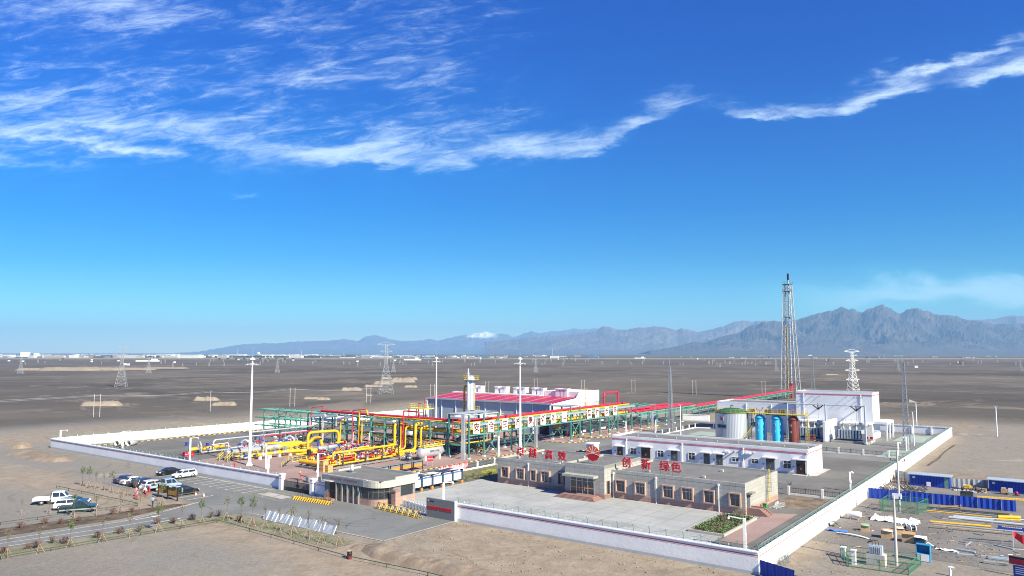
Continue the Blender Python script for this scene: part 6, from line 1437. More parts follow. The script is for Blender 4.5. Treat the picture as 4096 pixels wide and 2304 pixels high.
# ---------------------------------------------------------------- low railings inside the site
def railing(label,pts,per=5.2,cat='fence',h=1.35,name='pillar_fence',curb=.35,m_=None):
    t=T(name,label,cat,pts[0][0],pts[0][1],group='low black railings between white pillars')
    bm_=MB(); cm=MB(); n_=0
    for p,q in zip(pts,pts[1:]):
        L_=math.hypot(q[0]-p[0],q[1]-p[1]); n=max(1,round(L_/per)); dx,dy=(q[0]-p[0])/L_,(q[1]-p[1])/L_
        for i in range(n+1 if q is pts[-1] else n):
            a,b=p[0]+dx*L_*i/n,p[1]+dy*L_*i/n; MB().bb(a,b,0,.36,.36,h+.18).obj('pillar',M_wpaint,t,ab=True)
        cm.bar((p[0],p[1],curb/2),(q[0],q[1],curb/2),.25,curb)
        k_=int(L_/.28)
        for i in range(k_): a,b=p[0]+dx*L_*i/k_,p[1]+dy*L_*i/k_; bm_.bar((a,b,curb),(a,b,h),.03)
        for z in (curb+.12,h-.15): bm_.bar((p[0],p[1],z),(q[0],q[1],z),.05)
        for i in range(n): a,b=p[0]+dx*L_*(i+.5)/n,p[1]+dy*L_*(i+.5)/n; bm_.bar((a,b,curb),(a,b,h+.1),.07)
    cm.obj('curb_wall',M_white,t,ab=True); bm_.obj('bars',M_black,t,ab=True)
railing('low railing with white pillars along the lawn left of the office',[(-74.9,10.2),(-74.9,46.8),(-61,46.8)],6)
railing('low railing with white pillars crossing behind the office ladder to the right wall',[(-11.6,50.7),(-.4,50.9)],5.1)
railing('low railing with white pillars across the transformer yard gravel',[(-23.5,113.2),(-.8,113.2)],5.1)
railing('low railing with white pillars left of the ribbed silver tank',[(-71.7,116),(-71.7,151),(-66,153)],5.0)
# ---------------------------------------------------------------- boards, banners, signs
t=T('notice_board_row','row of five white notice panels on navy posts with orange feet under blade shaped roofs','notice board',-66,11)
n=5;b0,b1=11.2,25.2
for i in range(n+1): 
    b=b0+(b1-b0)*i/n; MB().bx(-66.12,-65.82,b-.22,b+.22,.55,2.6).obj('post',M_navy,t,ab=True)
    MB().bx(-66.15,-65.79,b-.24,b+.24,0,.55).obj('post_foot',M_orange if i else M_blue,t,ab=True)
for i in range(n):
    u0=b0+(b1-b0)*i/n+.25;u1=b0+(b1-b0)*(i+1)/n-.25
    p=MB().bx(-66.05,-65.85,u0,u1,.75,2.35).obj('panel',M_navy,t,ab=True); o=MB().bx(-65.85,-65.83,u0+.08,u1-.08,.82,2.3).obj('poster',M_wpaint,None); o.parent=p; rel(o,t)
    m=MB(); m.bx(-65.828,-65.82,u0+.08,u1-.08,2.08,2.3); o=m.obj('poster_header',mat('poster_blue',(.08,.16,.55),.5),None); o.parent=p; rel(o,t)
    m=MB()
    for k_ in range(7): y=u0+.3+R.random()*(u1-u0-1.2); z=.95+R.random()*.9; m.bx(-65.828,-65.82,y,y+R.uniform(.2,.7),z,z+.06)
    o=m.obj('poster_lines',M_grey,None); o.parent=p; rel(o,t)
m=MB()
for k_,(u0,u1,z0,z1) in enumerate(((11,15.2,2.7,2.95),(14.2,18.6,2.95,2.8),(17.6,22,2.8,3.05),(21,25.6,3.0,2.75))):
    m.cur=k_%2; m.add([(-66.7,u0,z0),(-65.3,u0,z0),(-65.3,u1,z1),(-66.7,u1,z1),(-66.7,u0,z0+.09),(-65.3,u0,z0+.09),(-65.3,u1,z1+.09),(-66.7,u1,z1+.09)],[(3,2,1,0),(4,5,6,7),(0,1,5,4),(1,2,6,5),(2,3,7,6),(3,0,4,7)])
m.obj('canopy_blades',[M_navy,M_wpaint],t,ab=True)
m=MB(); m.side([(-.5,0),(.1,0),(.25,1.0),(-.05,1.8),(.3,2.6),(-.3,2.6),(-.65,1.9),(-.35,1.0)],-.12,.12); m.M=Matrix.Identity(4)
o=m.obj('curved_end_post',mat('deep_blue_panel',(.02,.09,.19),.5),t); o.rotation_euler=(0,0,CE(90)); o.location=(0,-.1,0)
for i in range(4):
    b=19.8+3.35*i
    t=T('display_case','brown display case with amber panels by the inner road, %s from the left'%ORD[i],'display case',-83.6,b,group='brown display cases')
    for y in (b,b+2.9): MB().bx(-83.7,-83.55,y-.07,y+.07,0,1.95).obj('post',M_brown,t,ab=True)
    p=MB().bx(-83.68,-83.56,b+.1,b+2.8,.65,1.8).obj('case',M_brown,t,ab=True); o=MB().bx(-83.56,-83.54,b+.2,b+2.7,.7,1.35).obj('amber_panel',mat('amber_poster',(.42,.22,.04),.6),None); o.parent=p; rel(o,t)
    o=MB().bx(-83.56,-83.54,b+.2,b+2.7,1.36,1.75).obj('grey_panel',M_gsteel,None); o.parent=p; rel(o,t)
    MB().bx(-84.1,-83.15,b-.15,b+3.05,1.95,2.03).obj('case_roof',M_gsteel,t,ab=True)
t=T('red_banner','long red banner with white characters tied to the low railing','banner',-74.6,29)
MB().bx(-74.66,-74.62,28.4,37.4,.75,1.75).obj('cloth',M_red,t,ab=True); mb=MB(); mb.text('绿水青山就是金山银山!',.84,LOC((-74.61,32.9,1.22))@RZ(90)@RX(90),.004,.01); mb.obj('lettering',M_wpaint,t,ab=True)
def redsign(a,b,lb,w_=1.6,h=.9,z=1.1,ang=CE(60),txt='安全标语'):
    t=T('warning_sign',lb,'sign',a,b,ang,group='small red safety signs'); MB().bx(-w_/2,w_/2,-.02,.02,z,z+h).obj('panel',M_red,t)
    m=MB(); m.bar((-w_/2+.1,.03,0),(-w_/2+.1,.03,z+h),.05); m.bar((w_/2-.1,.03,0),(w_/2-.1,.03,z+h),.05); m.obj('legs',M_steel,t); mb=MB(); mb.text(txt,.3,LOC((0,-.025,z+h/2))@RX(90),.002,.0); mb.obj('lettering',M_wpaint,t)
redsign(-85,36.6,'small red sign in front of the silver horizontal tank',1.3,1.1,1.1,CE(50),'禁止烟火'); redsign(-139.5,10.5,'red sign leaning at the left edge of the paving by the yellow receiver',1.8,1.0,.5,CE(40),'安全生产')
redsign(-87,13.6,'small red sign behind the gatehouse roof',1.6,.6,.9,CE(30),'当心'); redsign(-135.3,9.6,'dark red box sign on the camera pole',.9,1.0,.9,CE(30),'11')
def billboard(a,b,lb):
    t=T('bulletin_board',lb,'notice board',a,b,CE(5),group='bulletin boards by the car park')
    for x in (-1.35,1.35): MB().bx(x-.09,x+.09,-.09,.09,0,2.35).obj('post',M_brown,t)
    MB().bx(-1.26,1.26,-.05,.05,.85,2.1).obj('panel',mat('bulletin_olive',(.30,.17,.03),.6),t); m=MB(); m.side([(-1.6,2.35),(1.6,2.35),(1.6,2.45),(-1.6,2.45)],-.35,.35); m.obj('roof',M_lgrey,t)
    m=MB()
    for i in range(6): m.bx(-1.2+.42*i,-1.18+.42*i,-.06,-.05,.9,2.05)
    m.obj('battens',M_brown,t)
billboard(-97.6,-17.3,'brown roofed bulletin board by the car park, left one of two'); billboard(-94.2,-17.4,'brown roofed bulletin board by the car park, right one of two')
# barriers
def spikebarrier(lb,a0,b0,a1,b1,n,m1,kind):
    L_=math.hypot(a1-a0,b1-b0); t=T('road_barrier',lb,'road barrier',a0,b0,math.atan2(b1-b0,a1-a0),group='movable yellow and black road barriers')
    MB().bar((0,0,.25),(L_,0,.25),.09).obj('axle',m1,t)
    for i in range(n):
        x=L_*(i+.5)/n; m=MB()
        if kind:
            s=1 if i%2 else -1
            m.add([(x-.17,0,.2),(x+.17,0,.2),(x,s*.1,1.1),(x,.1,.2)],[(0,1,2),(1,3,2),(3,0,2)]); m.add([(x-.35,-.55,0),(x+.0,-.45,.28),(x-.1,-.1,.25)],[(0,1,2),(2,1,0)]); m.bar((x-.3,.7,.05),(x+.1,0,.5),.12); m.bar((x+.3,-.8,.05),(x,0,.5),.12)
            m.obj('spike',M_yel if i%2 else M_ky,t)
            mm=MB(); mm.bar((x-.3,.75,.03),(x+.4,.4,.03),.08); mm.bar((x,-.8,.03),(x+.5,-.5,.03),.08); mm.bar((x+.12,0,.3),(x,.1,1.1),.06); mm.obj('foot',M_black,t)
        else:
            m.bar((x,-.45,.05),(x,0,1.05),.09); m.bar((x,.45,.05),(x,0,1.05),.09); m.bar((x,-.45,.08),(x,.45,.08),.08); m.obj('spike',M_ky if i%2 else M_kk,t)
    if not kind: 
        m=MB(); m.bar((0,0,1.02),(L_,0,1.02),.08); m.bar((0,-.4,.15),(L_,-.4,.15),.09); m.bar((0,.4,.15),(L_,.4,.15),.09); m.obj('rails',M_ky,t)
spikebarrier('row of bright yellow folding spike barriers in front of the black gate',-78.6,-4.2,-69.6,-3.6,16,M_yel,1)
spikebarrier('low yellow and black cheval barrier in front of the folding gate',-61.4,-1.0,-50.6,-2.2,15,M_ky,0)
# concrete pipes, small clutter
for i,(a,b) in enumerate(((-177.6,13.2),(-176.2,14.2),(-175.0,15.1))):
    t=T('concrete_pipe',['large concrete pipe section lying by the left wall, leftmost','large concrete pipe section in the middle of three by the left wall','large concrete pipe section by the left wall, rightmost'][i],'pipe',a,b,CE(25),group='concrete pipe sections')
    m=MB(); m.lathe([(.75,-1.4),(.75,1.4),(.6,1.4),(.6,-1.4),(.75,-1.4)],16,(0,0,.75),'Y'); m.obj('ring',M_concp,t)
for a,b,lb in ((-163,24,'left'),(-157,26.5,'right')):
    t=T('blue_bin','small blue bin on the dark gravel, the %s one'%lb,'bin',a,b,group='small blue bins'); m=MB(); m.prism([(-.35,-.3),(.35,-.3),(.35,.3),(-.35,.3)],0,.8); m.obj('body',M_blue,t); MB().bb(0,0,.8,.78,.68,.08).obj('lid',M_blue,t)
for a,b,lb,mm in ((-89.6,7.2,'grey switch box behind the arched gate','g'),(-88.1,9.0,'narrow grey post box beside the camera pole','g'),(-144,6.5,'green box by the front wall at the left','t'),(-150,5,'dark rack box inside the front wall','d')):
    t=T('switch_box',lb,'cabinet',a,b); MB().bb(0,0,.2,.9,.5,.9).obj('cabinet',M_gsteel if mm!='t' else M_tealp,t); MB().bb(0,0,0,.7,.4,.2).obj('plinth',M_concr,t)
for px,py,lb in ((783,1982,'left'),(815,1988,'right')):
    a,b=AB(px,py); t=T('traffic_cone','white and orange traffic cone on the car park, the %s one'%lb,'cone',a,b,group='two traffic cones')
    m=MB(); m.lathe([(.2,.05),(.16,.2)],12); m.lathe([(.11,.42),(.04,.72),(0,.73)],12); m.obj('cone_bands',M_orange,t); m=MB(); m.lathe([(.16,.2),(.11,.42)],12); m.obj('white_band',M_wpaint,t); MB().bb(0,0,0,.42,.42,.05).obj('foot',M_orange,t)
a,b=AB(1398,2234); t=T('oil_drum','black and red steel drum standing by the low green rail','drum',a,b)
m=MB(); m.lathe([(.0,0),(.3,0),(.3,.28),(.315,.3),(.3,.32)],18); m.obj('red_band',M_red,t); m=MB(); m.lathe([(.3,.32),(.3,.58),(.315,.6),(.3,.62),(.3,.88)],18); m.obj('drum_body',M_black,t); m=MB(); m.lathe([(0,.87),(.28,.87),(.3,.9)],18); m.obj('rusty_lid',M_twood,t)
a,b=AB(727,1986); t=T('litter_box','dark green box on a thin post at the car park edge','box',a,b); MB().bb(0,0,.75,.35,.2,.75).obj('box',M_tealp,t); MB().bar((0,0,0),(0,0,.8),.05).obj('post',M_steel,t)
# stack of grey road signs panels leaning along the drive
x=-69.3; M_panel=mat('grey_sheet_panel',(.38,.415,.455),.45,.25,var=.14,vs=.8)
while x<-53.3:
    w_=R.uniform(.4,1.0); h=R.uniform(.95,1.35); lean=R.uniform(.75,.95); mb=MB()
    y0=-16.9+R.uniform(-.12,.12); t=T('metal_panel','light grey angled metal panel standing in the long stacked row beside the drive','panel',x,y0,group='grey metal panels stacked beside the drive')
    mb.add([(x,y0,.06),(x+w_,y0,.06),(x+w_-.18,y0+lean,h),(x-.12,y0+lean,h+R.uniform(-.15,.15)),(x+.04,y0+.1,.02),(x+w_+.04,y0+.1,.02),(x+w_-.14,y0+lean+.1,h-.03),(x-.08,y0+lean+.1,h-.03)],[(0,1,2,3),(7,6,5,4),(0,4,5,1),(1,5,6,2),(2,6,7,3),(3,7,4,0)])
    mb.obj('sheet',M_panel,t,ab=True); m=MB(); m.bar((x+.05,y0+.2,.0),(x+.0,y0+lean+.15,h*.9),.06); m.obj('rib',M_gsteel,t,ab=True); x+=w_*.86+R.choice([.0,.02,.05,.16])
t=T('sleeper','dark timber sleeper under the row of grey panels','sleeper',-69.5,-16.2); MB().bar((-69.5,-16.2,.08),(-53.3,-16.0,.08),.12).obj('timber',M_dk,t,ab=True)
# ---------------------------------------------------------------- vehicles
def carpaint(name,c): return mat(name,c,.28,.15,var=.03,coat=.6)
CP={'white':carpaint('white_car_paint',(.80,.80,.80)),'black':carpaint('black_car_paint',(.012,.013,.016)),'navy':carpaint('navy_car_paint',(.018,.03,.075)),'silver':carpaint('silver_car_paint',(.55,.58,.62)),'green':carpaint('dark_green_car_paint',(.012,.038,.036)),'blue':carpaint('pale_blue_car_paint',(.32,.42,.55))}
def bev(o,w_=.05,s=2):
    md=o.modifiers.new('bevel','BEVEL'); md.width=w_; md.segments=s; md.limit_method='ANGLE'; return o
def vehicle(kind,col,label,a,b,ang,name='parked_car',group='vehicles parked outside the wall',cat='car'):
    """local x = forward"""
    t=T(name,label,cat,a,b,ang,group=group); P=CP[col]
    L_,Wd=dict(sedan=(4.65,1.8),suv=(4.6,1.86),truck=(5.6,1.85),pickup=(5.2,1.86))[kind]; h=L_/2; w_=Wd/2; g=.26
    if kind=='sedan': low=[(-h,.35),(-h+.05,.95),(-h+.9,1.0),(h-1.35,.96),(h-.35,.82),(h-.02,.62),(h,.35),(h-.2,g),(-h+.2,g)]; cab=[(-h+.75,.96),(-h+1.35,1.4),(h-2.2,1.45),(h-1.75,1.3),(h-1.15,.95)]
    elif kind=='suv': low=[(-h,.4),(-h+.03,1.05),(-h+.4,1.08),(h-1.3,1.04),(h-.3,.92),(h-.02,.7),(h,.4),(h-.2,g),(-h+.2,g)]; cab=[(-h+.08,1.04),(-h+.4,1.6),(-h+.9,1.68),(h-2.3,1.68),(h-1.7,1.45),(h-1.0,1.02)]
    elif kind=='pickup': low=[(-h,.5),(-h,1.05),(h-1.35,1.08),(h-.25,.98),(h,.75),(h,.4),(h-.2,g+.1),(-h+.2,g+.15)]; cab=[(-h+1.75,1.04),(-h+1.9,1.7),(h-2.15,1.76),(h-1.75,1.6),(h-1.1,1.05)]
    else: low=[(-.1,.55),(-.1,1.15),(h-.75,1.2),(h-.1,1.05),(h,.75),(h,.4),(-.1,.4)]; cab=[(-.1,1.14),(-.05,2.0),(h-1.5,2.05),(h-1.2,1.95),(h-.55,1.17)]
    z0=min(z for x,z in cab); z1=max(z for x,z in cab); wf=lambda z:1-.20*max(0,min(1,(z-z0)/(z1-z0)))
    bev(MB().side(low,-w_,w_).obj('body',P,t),.06)
    bev(MB().side(cab,-w_+.04,w_-.04,wf).obj('cabin',P,t),.05)
    # glass
    c0,c1=min(x for x,z in cab),max(x for x,z in cab)
    zs0,zs1=z0+.08,z1-.12; xm0=[x for x,z in cab if z==z0 or True]
    rear=cab[0]; front=cab[-1]; tr=cab[1]; tf=cab[-2] if kind!='suv' and kind!='truck' else cab[-2]
    def lerp(p,q,u): return (p[0]+(q[0]-p[0])*u,p[1]+(q[1]-p[1])*u)
    sw=[(rear[0]+.22,z0+.08),(tr[0]+.12,z1-.14),(tf[0]-.1 if kind in('sedan',) else tf[0]-.15,z1-.14 if kind!='sedan' else tf[1]-.02),(front[0]-.22,z0+.08)]
    mid=(sw[0][0]+sw[3][0])/2
    for s in (-1,1):
        for k_,(xa,xb) in enumerate(((sw[0],sw[3]),)):
            y=s*(w_-.02)
            for half in (0,1):
                poly=[(sw[0][0],sw[0][1]),(sw[1][0],sw[1][1]),(mid-.05,z1-.14),(mid-.05,z0+.08)] if half==0 else [(mid+.05,z0+.08),(mid+.05,z1-.14),(sw[2][0],sw[2][1]),(sw[3][0],sw[3][1])]
                mb=MB(); vs=[(x,s*(w_-.04)*wf(z)+s*.012,z) for x,z in poly]; mb.add(vs,[(0,1,2,3) if s<0 else (3,2,1,0)]); mb.obj('side_window',M_glass,t)
    def shield(p,q,nm):
        u0,u1=.14,.9; a_,b_=lerp(p,q,u0),lerp(p,q,u1); d=Vector((q[1]-p[1],0,-(q[0]-p[0]))).normalized()*.02
        if nm=='rear_window': d=-d
        ya=(w_-.04)*wf(a_[1])-.1; yb=(w_-.04)*wf(b_[1])-.1
        mb=MB(); mb.add([(a_[0]+d.x,-ya,a_[1]+d.z),(a_[0]+d.x,ya,a_[1]+d.z),(b_[0]+d.x,yb,b_[1]+d.z),(b_[0]+d.x,-yb,b_[1]+d.z)],[(0,1,2,3),(3,2,1,0)][:1]); mb.obj(nm,M_glass,t)
    shield(front,tf,'windscreen'); shield(rear,tr,'rear_window')
    # wheels
    r=.33 if kind in('sedan',) else .37
    xr={'sedan':h-.85,'suv':h-.9,'pickup':h-.95,'truck':h-.75}[kind]; xb_={'sedan':-h+.95,'suv':-h+.95,'pickup':-h+1.2,'truck':-h+1.3}[kind]
    for x in (xr,xb_):
        for s in (-1,1):
            y=s*(w_-.1); m=MB(); m.lathe([(r*.62,-.11),(r,-.11),(r,.11),(r*.62,.11)],18,(x,y,r),'Y'); wh=m.obj('wheel',M_rub,t)
            m=MB(); m.lathe([(0,s*.06),(r*.62,s*.09),(r*.62,-s*.02)],12,(x,y,r),'Y'); o=m.obj('rim',M_alloy,t); o.parent=wh
            m=MB(); m.lathe([(r*1.0,s*.0),(r*1.18,s*.115),(r*1.0,s*.118)],18,(x,s*(w_-.105),r),'Y'); m.obj('wheel_arch',M_black,t)
    for s in (-1,1):
        MB().bx(h-.22,h+.01,s*w_*.72-.2,s*w_*.72+.2,.66 if kind!='truck' else .75,.82 if kind!='truck' else .92).obj('headlight',M_hl,t)
        MB().bx(-h-.012,-h+.1,s*w_*.8-.14,s*w_*.8+.14,.72,.95).obj('tail_light',M_tl,t)
        MB().bb(front[0]-.25,s*(w_+.08),z0+.05,.12,.16,.14).obj('mirror',P,t)
    MB().bx(h-.03,h+.012,-w_*.45,w_*.45,.42,.62).obj('grille',M_black,t)
    MB().bx(-h-.015,-h,-.26,.26,.5,.64).obj('number_plate',M_blue,t)
    if kind=='suv':
        for s in (-1,1): MB().bar((-1.5,s*w_*.68,1.72),(.2,s*w_*.68,1.73),.05).obj('roof_rail',M_black,t)
        MB().side([(-h+.1,.26),(h-.1,.26),(h-.05,.42),(-h+.05,.42)],-w_-.015,w_+.015).obj('lower_trim',M_dk,t)
    if kind=='pickup':
        MB().bx(-h+.1,-h+1.65,-w_+.12,w_-.12,1.055,1.07).obj('bed_liner',M_dk,t); MB().bar((-h+1.6,-w_+.2,1.05),(-h+1.6,w_-.2,1.05),.06).obj('bed_rail',M_steel,t)
        MB().side([(-h+.05,.42),(h-.1,.42),(h-.1,.62),(-h+.05,.62)],-w_-.012,w_+.012).obj('silver_trim',M_alloy,t)
    if kind=='truck':
        m=MB(); m.bx(-h,-.2,-w_,w_,.72,.82)
        for y0,y1 in ((-w_,-w_+.05),(w_-.05,w_)): m.bx(-h,-.2,y0,y1,.82,1.15)
        m.bx(-h,-h+.05,-w_,w_,.82,1.15); m.obj('flat_bed',P,t); MB().bar((-h+.2,0,.6),(-.1,0,.6),.3).obj('chassis',M_dk,t)
        m=MB(); m.bx(-.2,-.14,-w_,w_,.82,1.9); m.obj('headboard',M_dk,t)
    return t
A90=math.pi/2
vehicle('sedan','black','black saloon parked by the long front wall, next to the white SUV',-120.6,-3.9,-A90)
vehicle('suv','white','white SUV with dark lower trim parked against the front wall, nose to the road',-114.4,-4.0,-A90)
for x,k_,c,lb in ((-118.0,'sedan','navy','navy saloon, leftmost of the tight car row behind the saplings'),(-115.4,'sedan','white','white saloon between the navy and the black car in the row'),(-112.8,'sedan','black','black saloon third from the left in the tight row'),(-110.1,'suv','navy','dark blue car fourth in the tight row'),(-107.4,'suv','white','white car mostly hidden behind the group of people')): vehicle(k_,c,lb,x,-13.6,A90)
tk2=vehicle('truck','blue','pale blue crew cab truck with brown sheets on its flat bed',-104.6,-13.4,CE(84),'light_truck',cat='truck')
m=MB(); m.M=Matrix.Rotation(CE(24),4,'Y'); m.bx(-2.3,-.5,-.85,.8,.35,.42); m.bx(-2.2,-.6,-.7,.9,.45,.5); cs=m.obj('brown_sheets',M_twood); cs.location=W(-104.6,-13.4,.1); cs.rotation_euler=(0,0,TH+CE(84)); tag(cs,'brown sheets stacked aslant on the bed of the pale blue truck','sheets'); 
vehicle('suv','black','black SUV right of the bulletin boards, nose to the right',-97.2,-13.6,A90)
vehicle('truck','white','white crew cab flatbed truck at the far left on the bare ground',-107.3,-30.9,CE(57),'light_truck',cat='truck')
vehicle('sedan','navy','dark blue saloon between the white truck and the white SUV',-103.2,-29.3,CE(58))
vehicle('suv','white','white SUV between the blue saloon and the green pickup',-100.7,-30.9,CE(58))
vehicle('pickup','green','dark green pickup with silver side trim, nearest of the left group',-97.3,-31.1,CE(60),'pickup_truck',cat='pickup')
# ---------------------------------------------------------------- people
def person(label,x,y,face,top,bottom,pose='stand',hat=None,name='person',hcm=1.72,skirt=None):
    """one skinned body; x,y world; face = heading in degrees (0 = +x)"""
    t=TW(name,label,'person',x,y,math.radians(face)); s=hcm/1.72
    J={};E_=[];rad=[]
    def v(n_,p,r): J[n_]=len(rad); rad.append((Vector(p)*s,r*s))
    def e(*ns):
        for p,q in zip(ns,ns[1:]): E_.append((J[p],J[q]))
    lean=.0; zc=0.
    squat=pose=='squat'
    hz=.42 if squat else .93
    v('pel',(-.03,0,hz),.135); v('wai',(.0 if not squat else .05,0,hz+.18),.125); v('che',(.02 if not squat else .12,0,hz+.38),.145); v('nec',(.02 if not squat else .18,0,hz+.53),.06); v('hea',(.035 if not squat else .22,0,hz+.64),.088); v('cro',(.03 if not squat else .22,0,hz+.75),.075)
    e('pel','wai','che','nec','hea','cro')
    v('nose',(J and .115 or 0,0,hz+.645),.018) if not squat else v('nose',(.32,0,hz+.63),.018)
    e('hea','nose')
    for sd,sg in (('l',1),('r',-1)):
        st={'stand':.05,'walk':.22*sg,'squat':.0,'point':.04}[pose]
        v('hip'+sd,(-.02,.09*sg,hz-.05),.095)
        if squat: v('kne'+sd,(.36,.16*sg,.42),.065); v('ank'+sd,(.1,.14*sg,.09),.045); v('toe'+sd,(.28,.16*sg,.05),.04)
        else: v('kne'+sd,(.03+st*.5,.10*sg,.50),.066); v('ank'+sd,(-.03+st,.11*sg,.09),.045); v('toe'+sd,(.14+st,.13*sg,.045),.04)
        e('pel','hip'+sd,'kne'+sd,'ank'+sd,'toe'+sd)
        cz_=hz+.46; cx_=.02 if not squat else .14
        v('sho'+sd,(cx_,.19*sg,cz_),.062)
        if pose=='point' and sg<0: el,wr_=(.22,-.30,cz_-.12),(.44,-.24,cz_+.02)
        elif squat: el,wr_=(.28,.24*sg,cz_-.2),(.46,.16*sg,cz_-.12)
        elif pose=='walk': el,wr_=(cx_-.1*sg,.26*sg,cz_-.27),(cx_+.08-.14*sg,.27*sg,cz_-.5)
        else: el,wr_=(cx_-.03,.27*sg,cz_-.27),(cx_+.12,.24*sg,cz_-.46)
        v('elb'+sd,el,.045); v('wri'+sd,wr_,.03); d=(Vector(wr_)-Vector(el)).normalized(); pm_=Vector(wr_)+d*.07; v('pal'+sd,tuple(pm_),.032)
        e('che','sho'+sd,'elb'+sd,'wri'+sd,'pal'+sd)
        sidev=d.cross(Vector((0,0,1))).normalized() if abs(d.z)<.95 else Vector((1,0,0))
        for f_,(o_,l_) in enumerate(((-.028,.065),(-.01,.075),(.01,.07),(.027,.055))):
            q0=pm_+sidev*o_+d*.03; q1=q0+d*l_*.6+Vector((.01,0,-.005)); v('f%d%s'%(f_,sd),tuple(q0),.0095); v('g%d%s'%(f_,sd),tuple(q1),.008); e('pal'+sd,'f%d%s'%(f_,sd),'g%d%s'%(f_,sd))
        q0=pm_+sidev*.05-d*.01; v('th'+sd,tuple(q0),.01); v('tj'+sd,tuple(q0+d*.035+sidev*.012),.009); e('pal'+sd,'th'+sd,'tj'+sd)
    me=bpy.data.meshes.new('body'); me.from_pydata([tuple(p) for p,_ in rad],E_,[]); o=bpy.data.objects.new('body',me); sc.collection.objects.link(o)
    md=o.modifiers.new('s','SKIN'); md.use_smooth_shade=True; sb=o.modifiers.new('u','SUBSURF'); sb.levels=1; sb.render_levels=1
    for i,(p,r) in enumerate(rad): me.skin_vertices[0].data[i].radius=(r,r)
    me.skin_vertices[0].data[0].use_root=True
    dg=bpy.context.evaluated_depsgraph_get(); m2=bpy.data.meshes.new_from_object(o.evaluated_get(dg)); o.modifiers.clear(); o.data=m2; bpy.data.meshes.remove(me)
    m2.materials.clear()
    for mm in (M_skin,top,bottom,M_black): m2.materials.append(mm)
    wr=[rad[J['wril']][0],rad[J['wrir']][0]]; nk=(hz+.50)*s; wz=(hz+.08)*s
    for p in m2.polygons:
        c=p.center; i=1
        if min((c-q).length for q in wr)<.04 or any((c-rad[J['pal'+q]][0]).length<.15 for q in 'lr') and min((c-rad[J['elb'+q]][0]).length for q in 'lr')>.2: i=0
        elif c.z>nk and abs(c.y)<.13: i=0
        elif c.z<.1*s: i=3
        elif c.z<wz and abs(c.y)<.21 or c.z<.5*s: i=2
        p.material_index=i; p.use_smooth=True
    o.parent=t
    hx=rad[J['hea']][0]
    m=MB(); 
    if hat: m.ell((hx.x-.005,0,hx.z+.065),.135,.12,.115,10,6); m.bx(hx.x+.05,hx.x+.18,-.09,.09,hx.z+.05,hx.z+.065); m.obj('hard_hat',hat,t)
    else: m.ell((hx.x-.03,0,hx.z+.04),.105,.098,.11,10,6); m.obj('hair',M_hair,t)
    for sg in (-1,1): mm=MB(); mm.ell((hx.x+.085,sg*.035,hx.z+.02),.012,.012,.01,6,4); mm.obj('eye',M_black,t)
    return t
M_cov=mat('red_coverall',(.62,.02,.035),.8); M_ltb=mat('light_blue_shirt',(.32,.47,.72),.8); M_wsh=mat('white_shirt',(.72,.72,.72),.8); M_bjk=mat('blue_jacket',(.16,.32,.62),.8); M_trs=mat('dark_trousers',(.04,.045,.06),.8); M_rtr=mat('red_trousers',(.6,.02,.035),.8); M_pnk=mat('pink_top',(.75,.25,.33),.8); M_vst=mat('hi_vis_vest',(.55,.75,.06),.8)
M_hy=mat('yellow_helmet',(.85,.62,.02),.4); M_hb=mat('blue_helmet',(.08,.2,.65),.4); M_hr=mat('red_helmet',(.6,.03,.03),.4)
def c1(x,y): return x/2.216,1650+y/2.216
def pp(label,px,py,face,top,bot,pose='stand',hat=None,h=1.72):
    g_=ground_at(px,py); person(label,g_.x,g_.y,face,top,bot,pose,hat,hcm=h)
pp('tall person in red trousers and light blue shirt in the middle of the group',*c1(1297,748),200,M_ltb,M_rtr,h=1.75)
pp('person all in red standing behind the light blue shirt in the group',*c1(1322,735),230,M_cov,M_cov)
pp('person in white top at the back left of the group',*c1(1245,722),300,M_wsh,M_trs)
pp('person in light blue shirt and red trousers bending at the left of the group',*c1(1213,775),20,M_ltb,M_rtr,'point',h=1.68)
pp('person with a pink top half hidden behind the bending one',*c1(1206,745),340,M_pnk,M_rtr)
pp('person in white shirt and red trousers beside the tall one in the group',*c1(1282,738),250,M_wsh,M_rtr)
pp('person in blue jacket and dark trousers standing alone by the roadside',*c1(1352,836),100,M_bjk,M_trs,'walk')
pp('person in red coveralls and red helmet standing behind the long front wall',938,1880,250,M_cov,M_cov,'stand',M_hr,1.78)
pp('person in red coveralls and yellow helmet standing behind the arched gate',1201,1923,190,M_cov,M_cov,'point',M_hy,1.78)
pp('person in red coveralls and blue helmet walking by the pink gate post',1607,1996,300,M_cov,M_cov,'walk',M_hb,1.78)
pp('person in red standing in front of the dark hall door under the rack',2268,1745,230,M_cov,M_cov,'stand',M_hr,1.78)
pp('person in a yellow green vest standing by the rack column near the hall',2300,1748,200,M_vst,M_rtr,'stand',M_hy,1.78)
pp('person in red and white standing right of the vest wearer under the rack',2326,1745,160,M_wsh,M_rtr,'stand',M_hb,1.75)
pp('person in red crouching among the pipes far down the paving',*[2030,1752],160,M_cov,M_cov,'squat',M_hr)
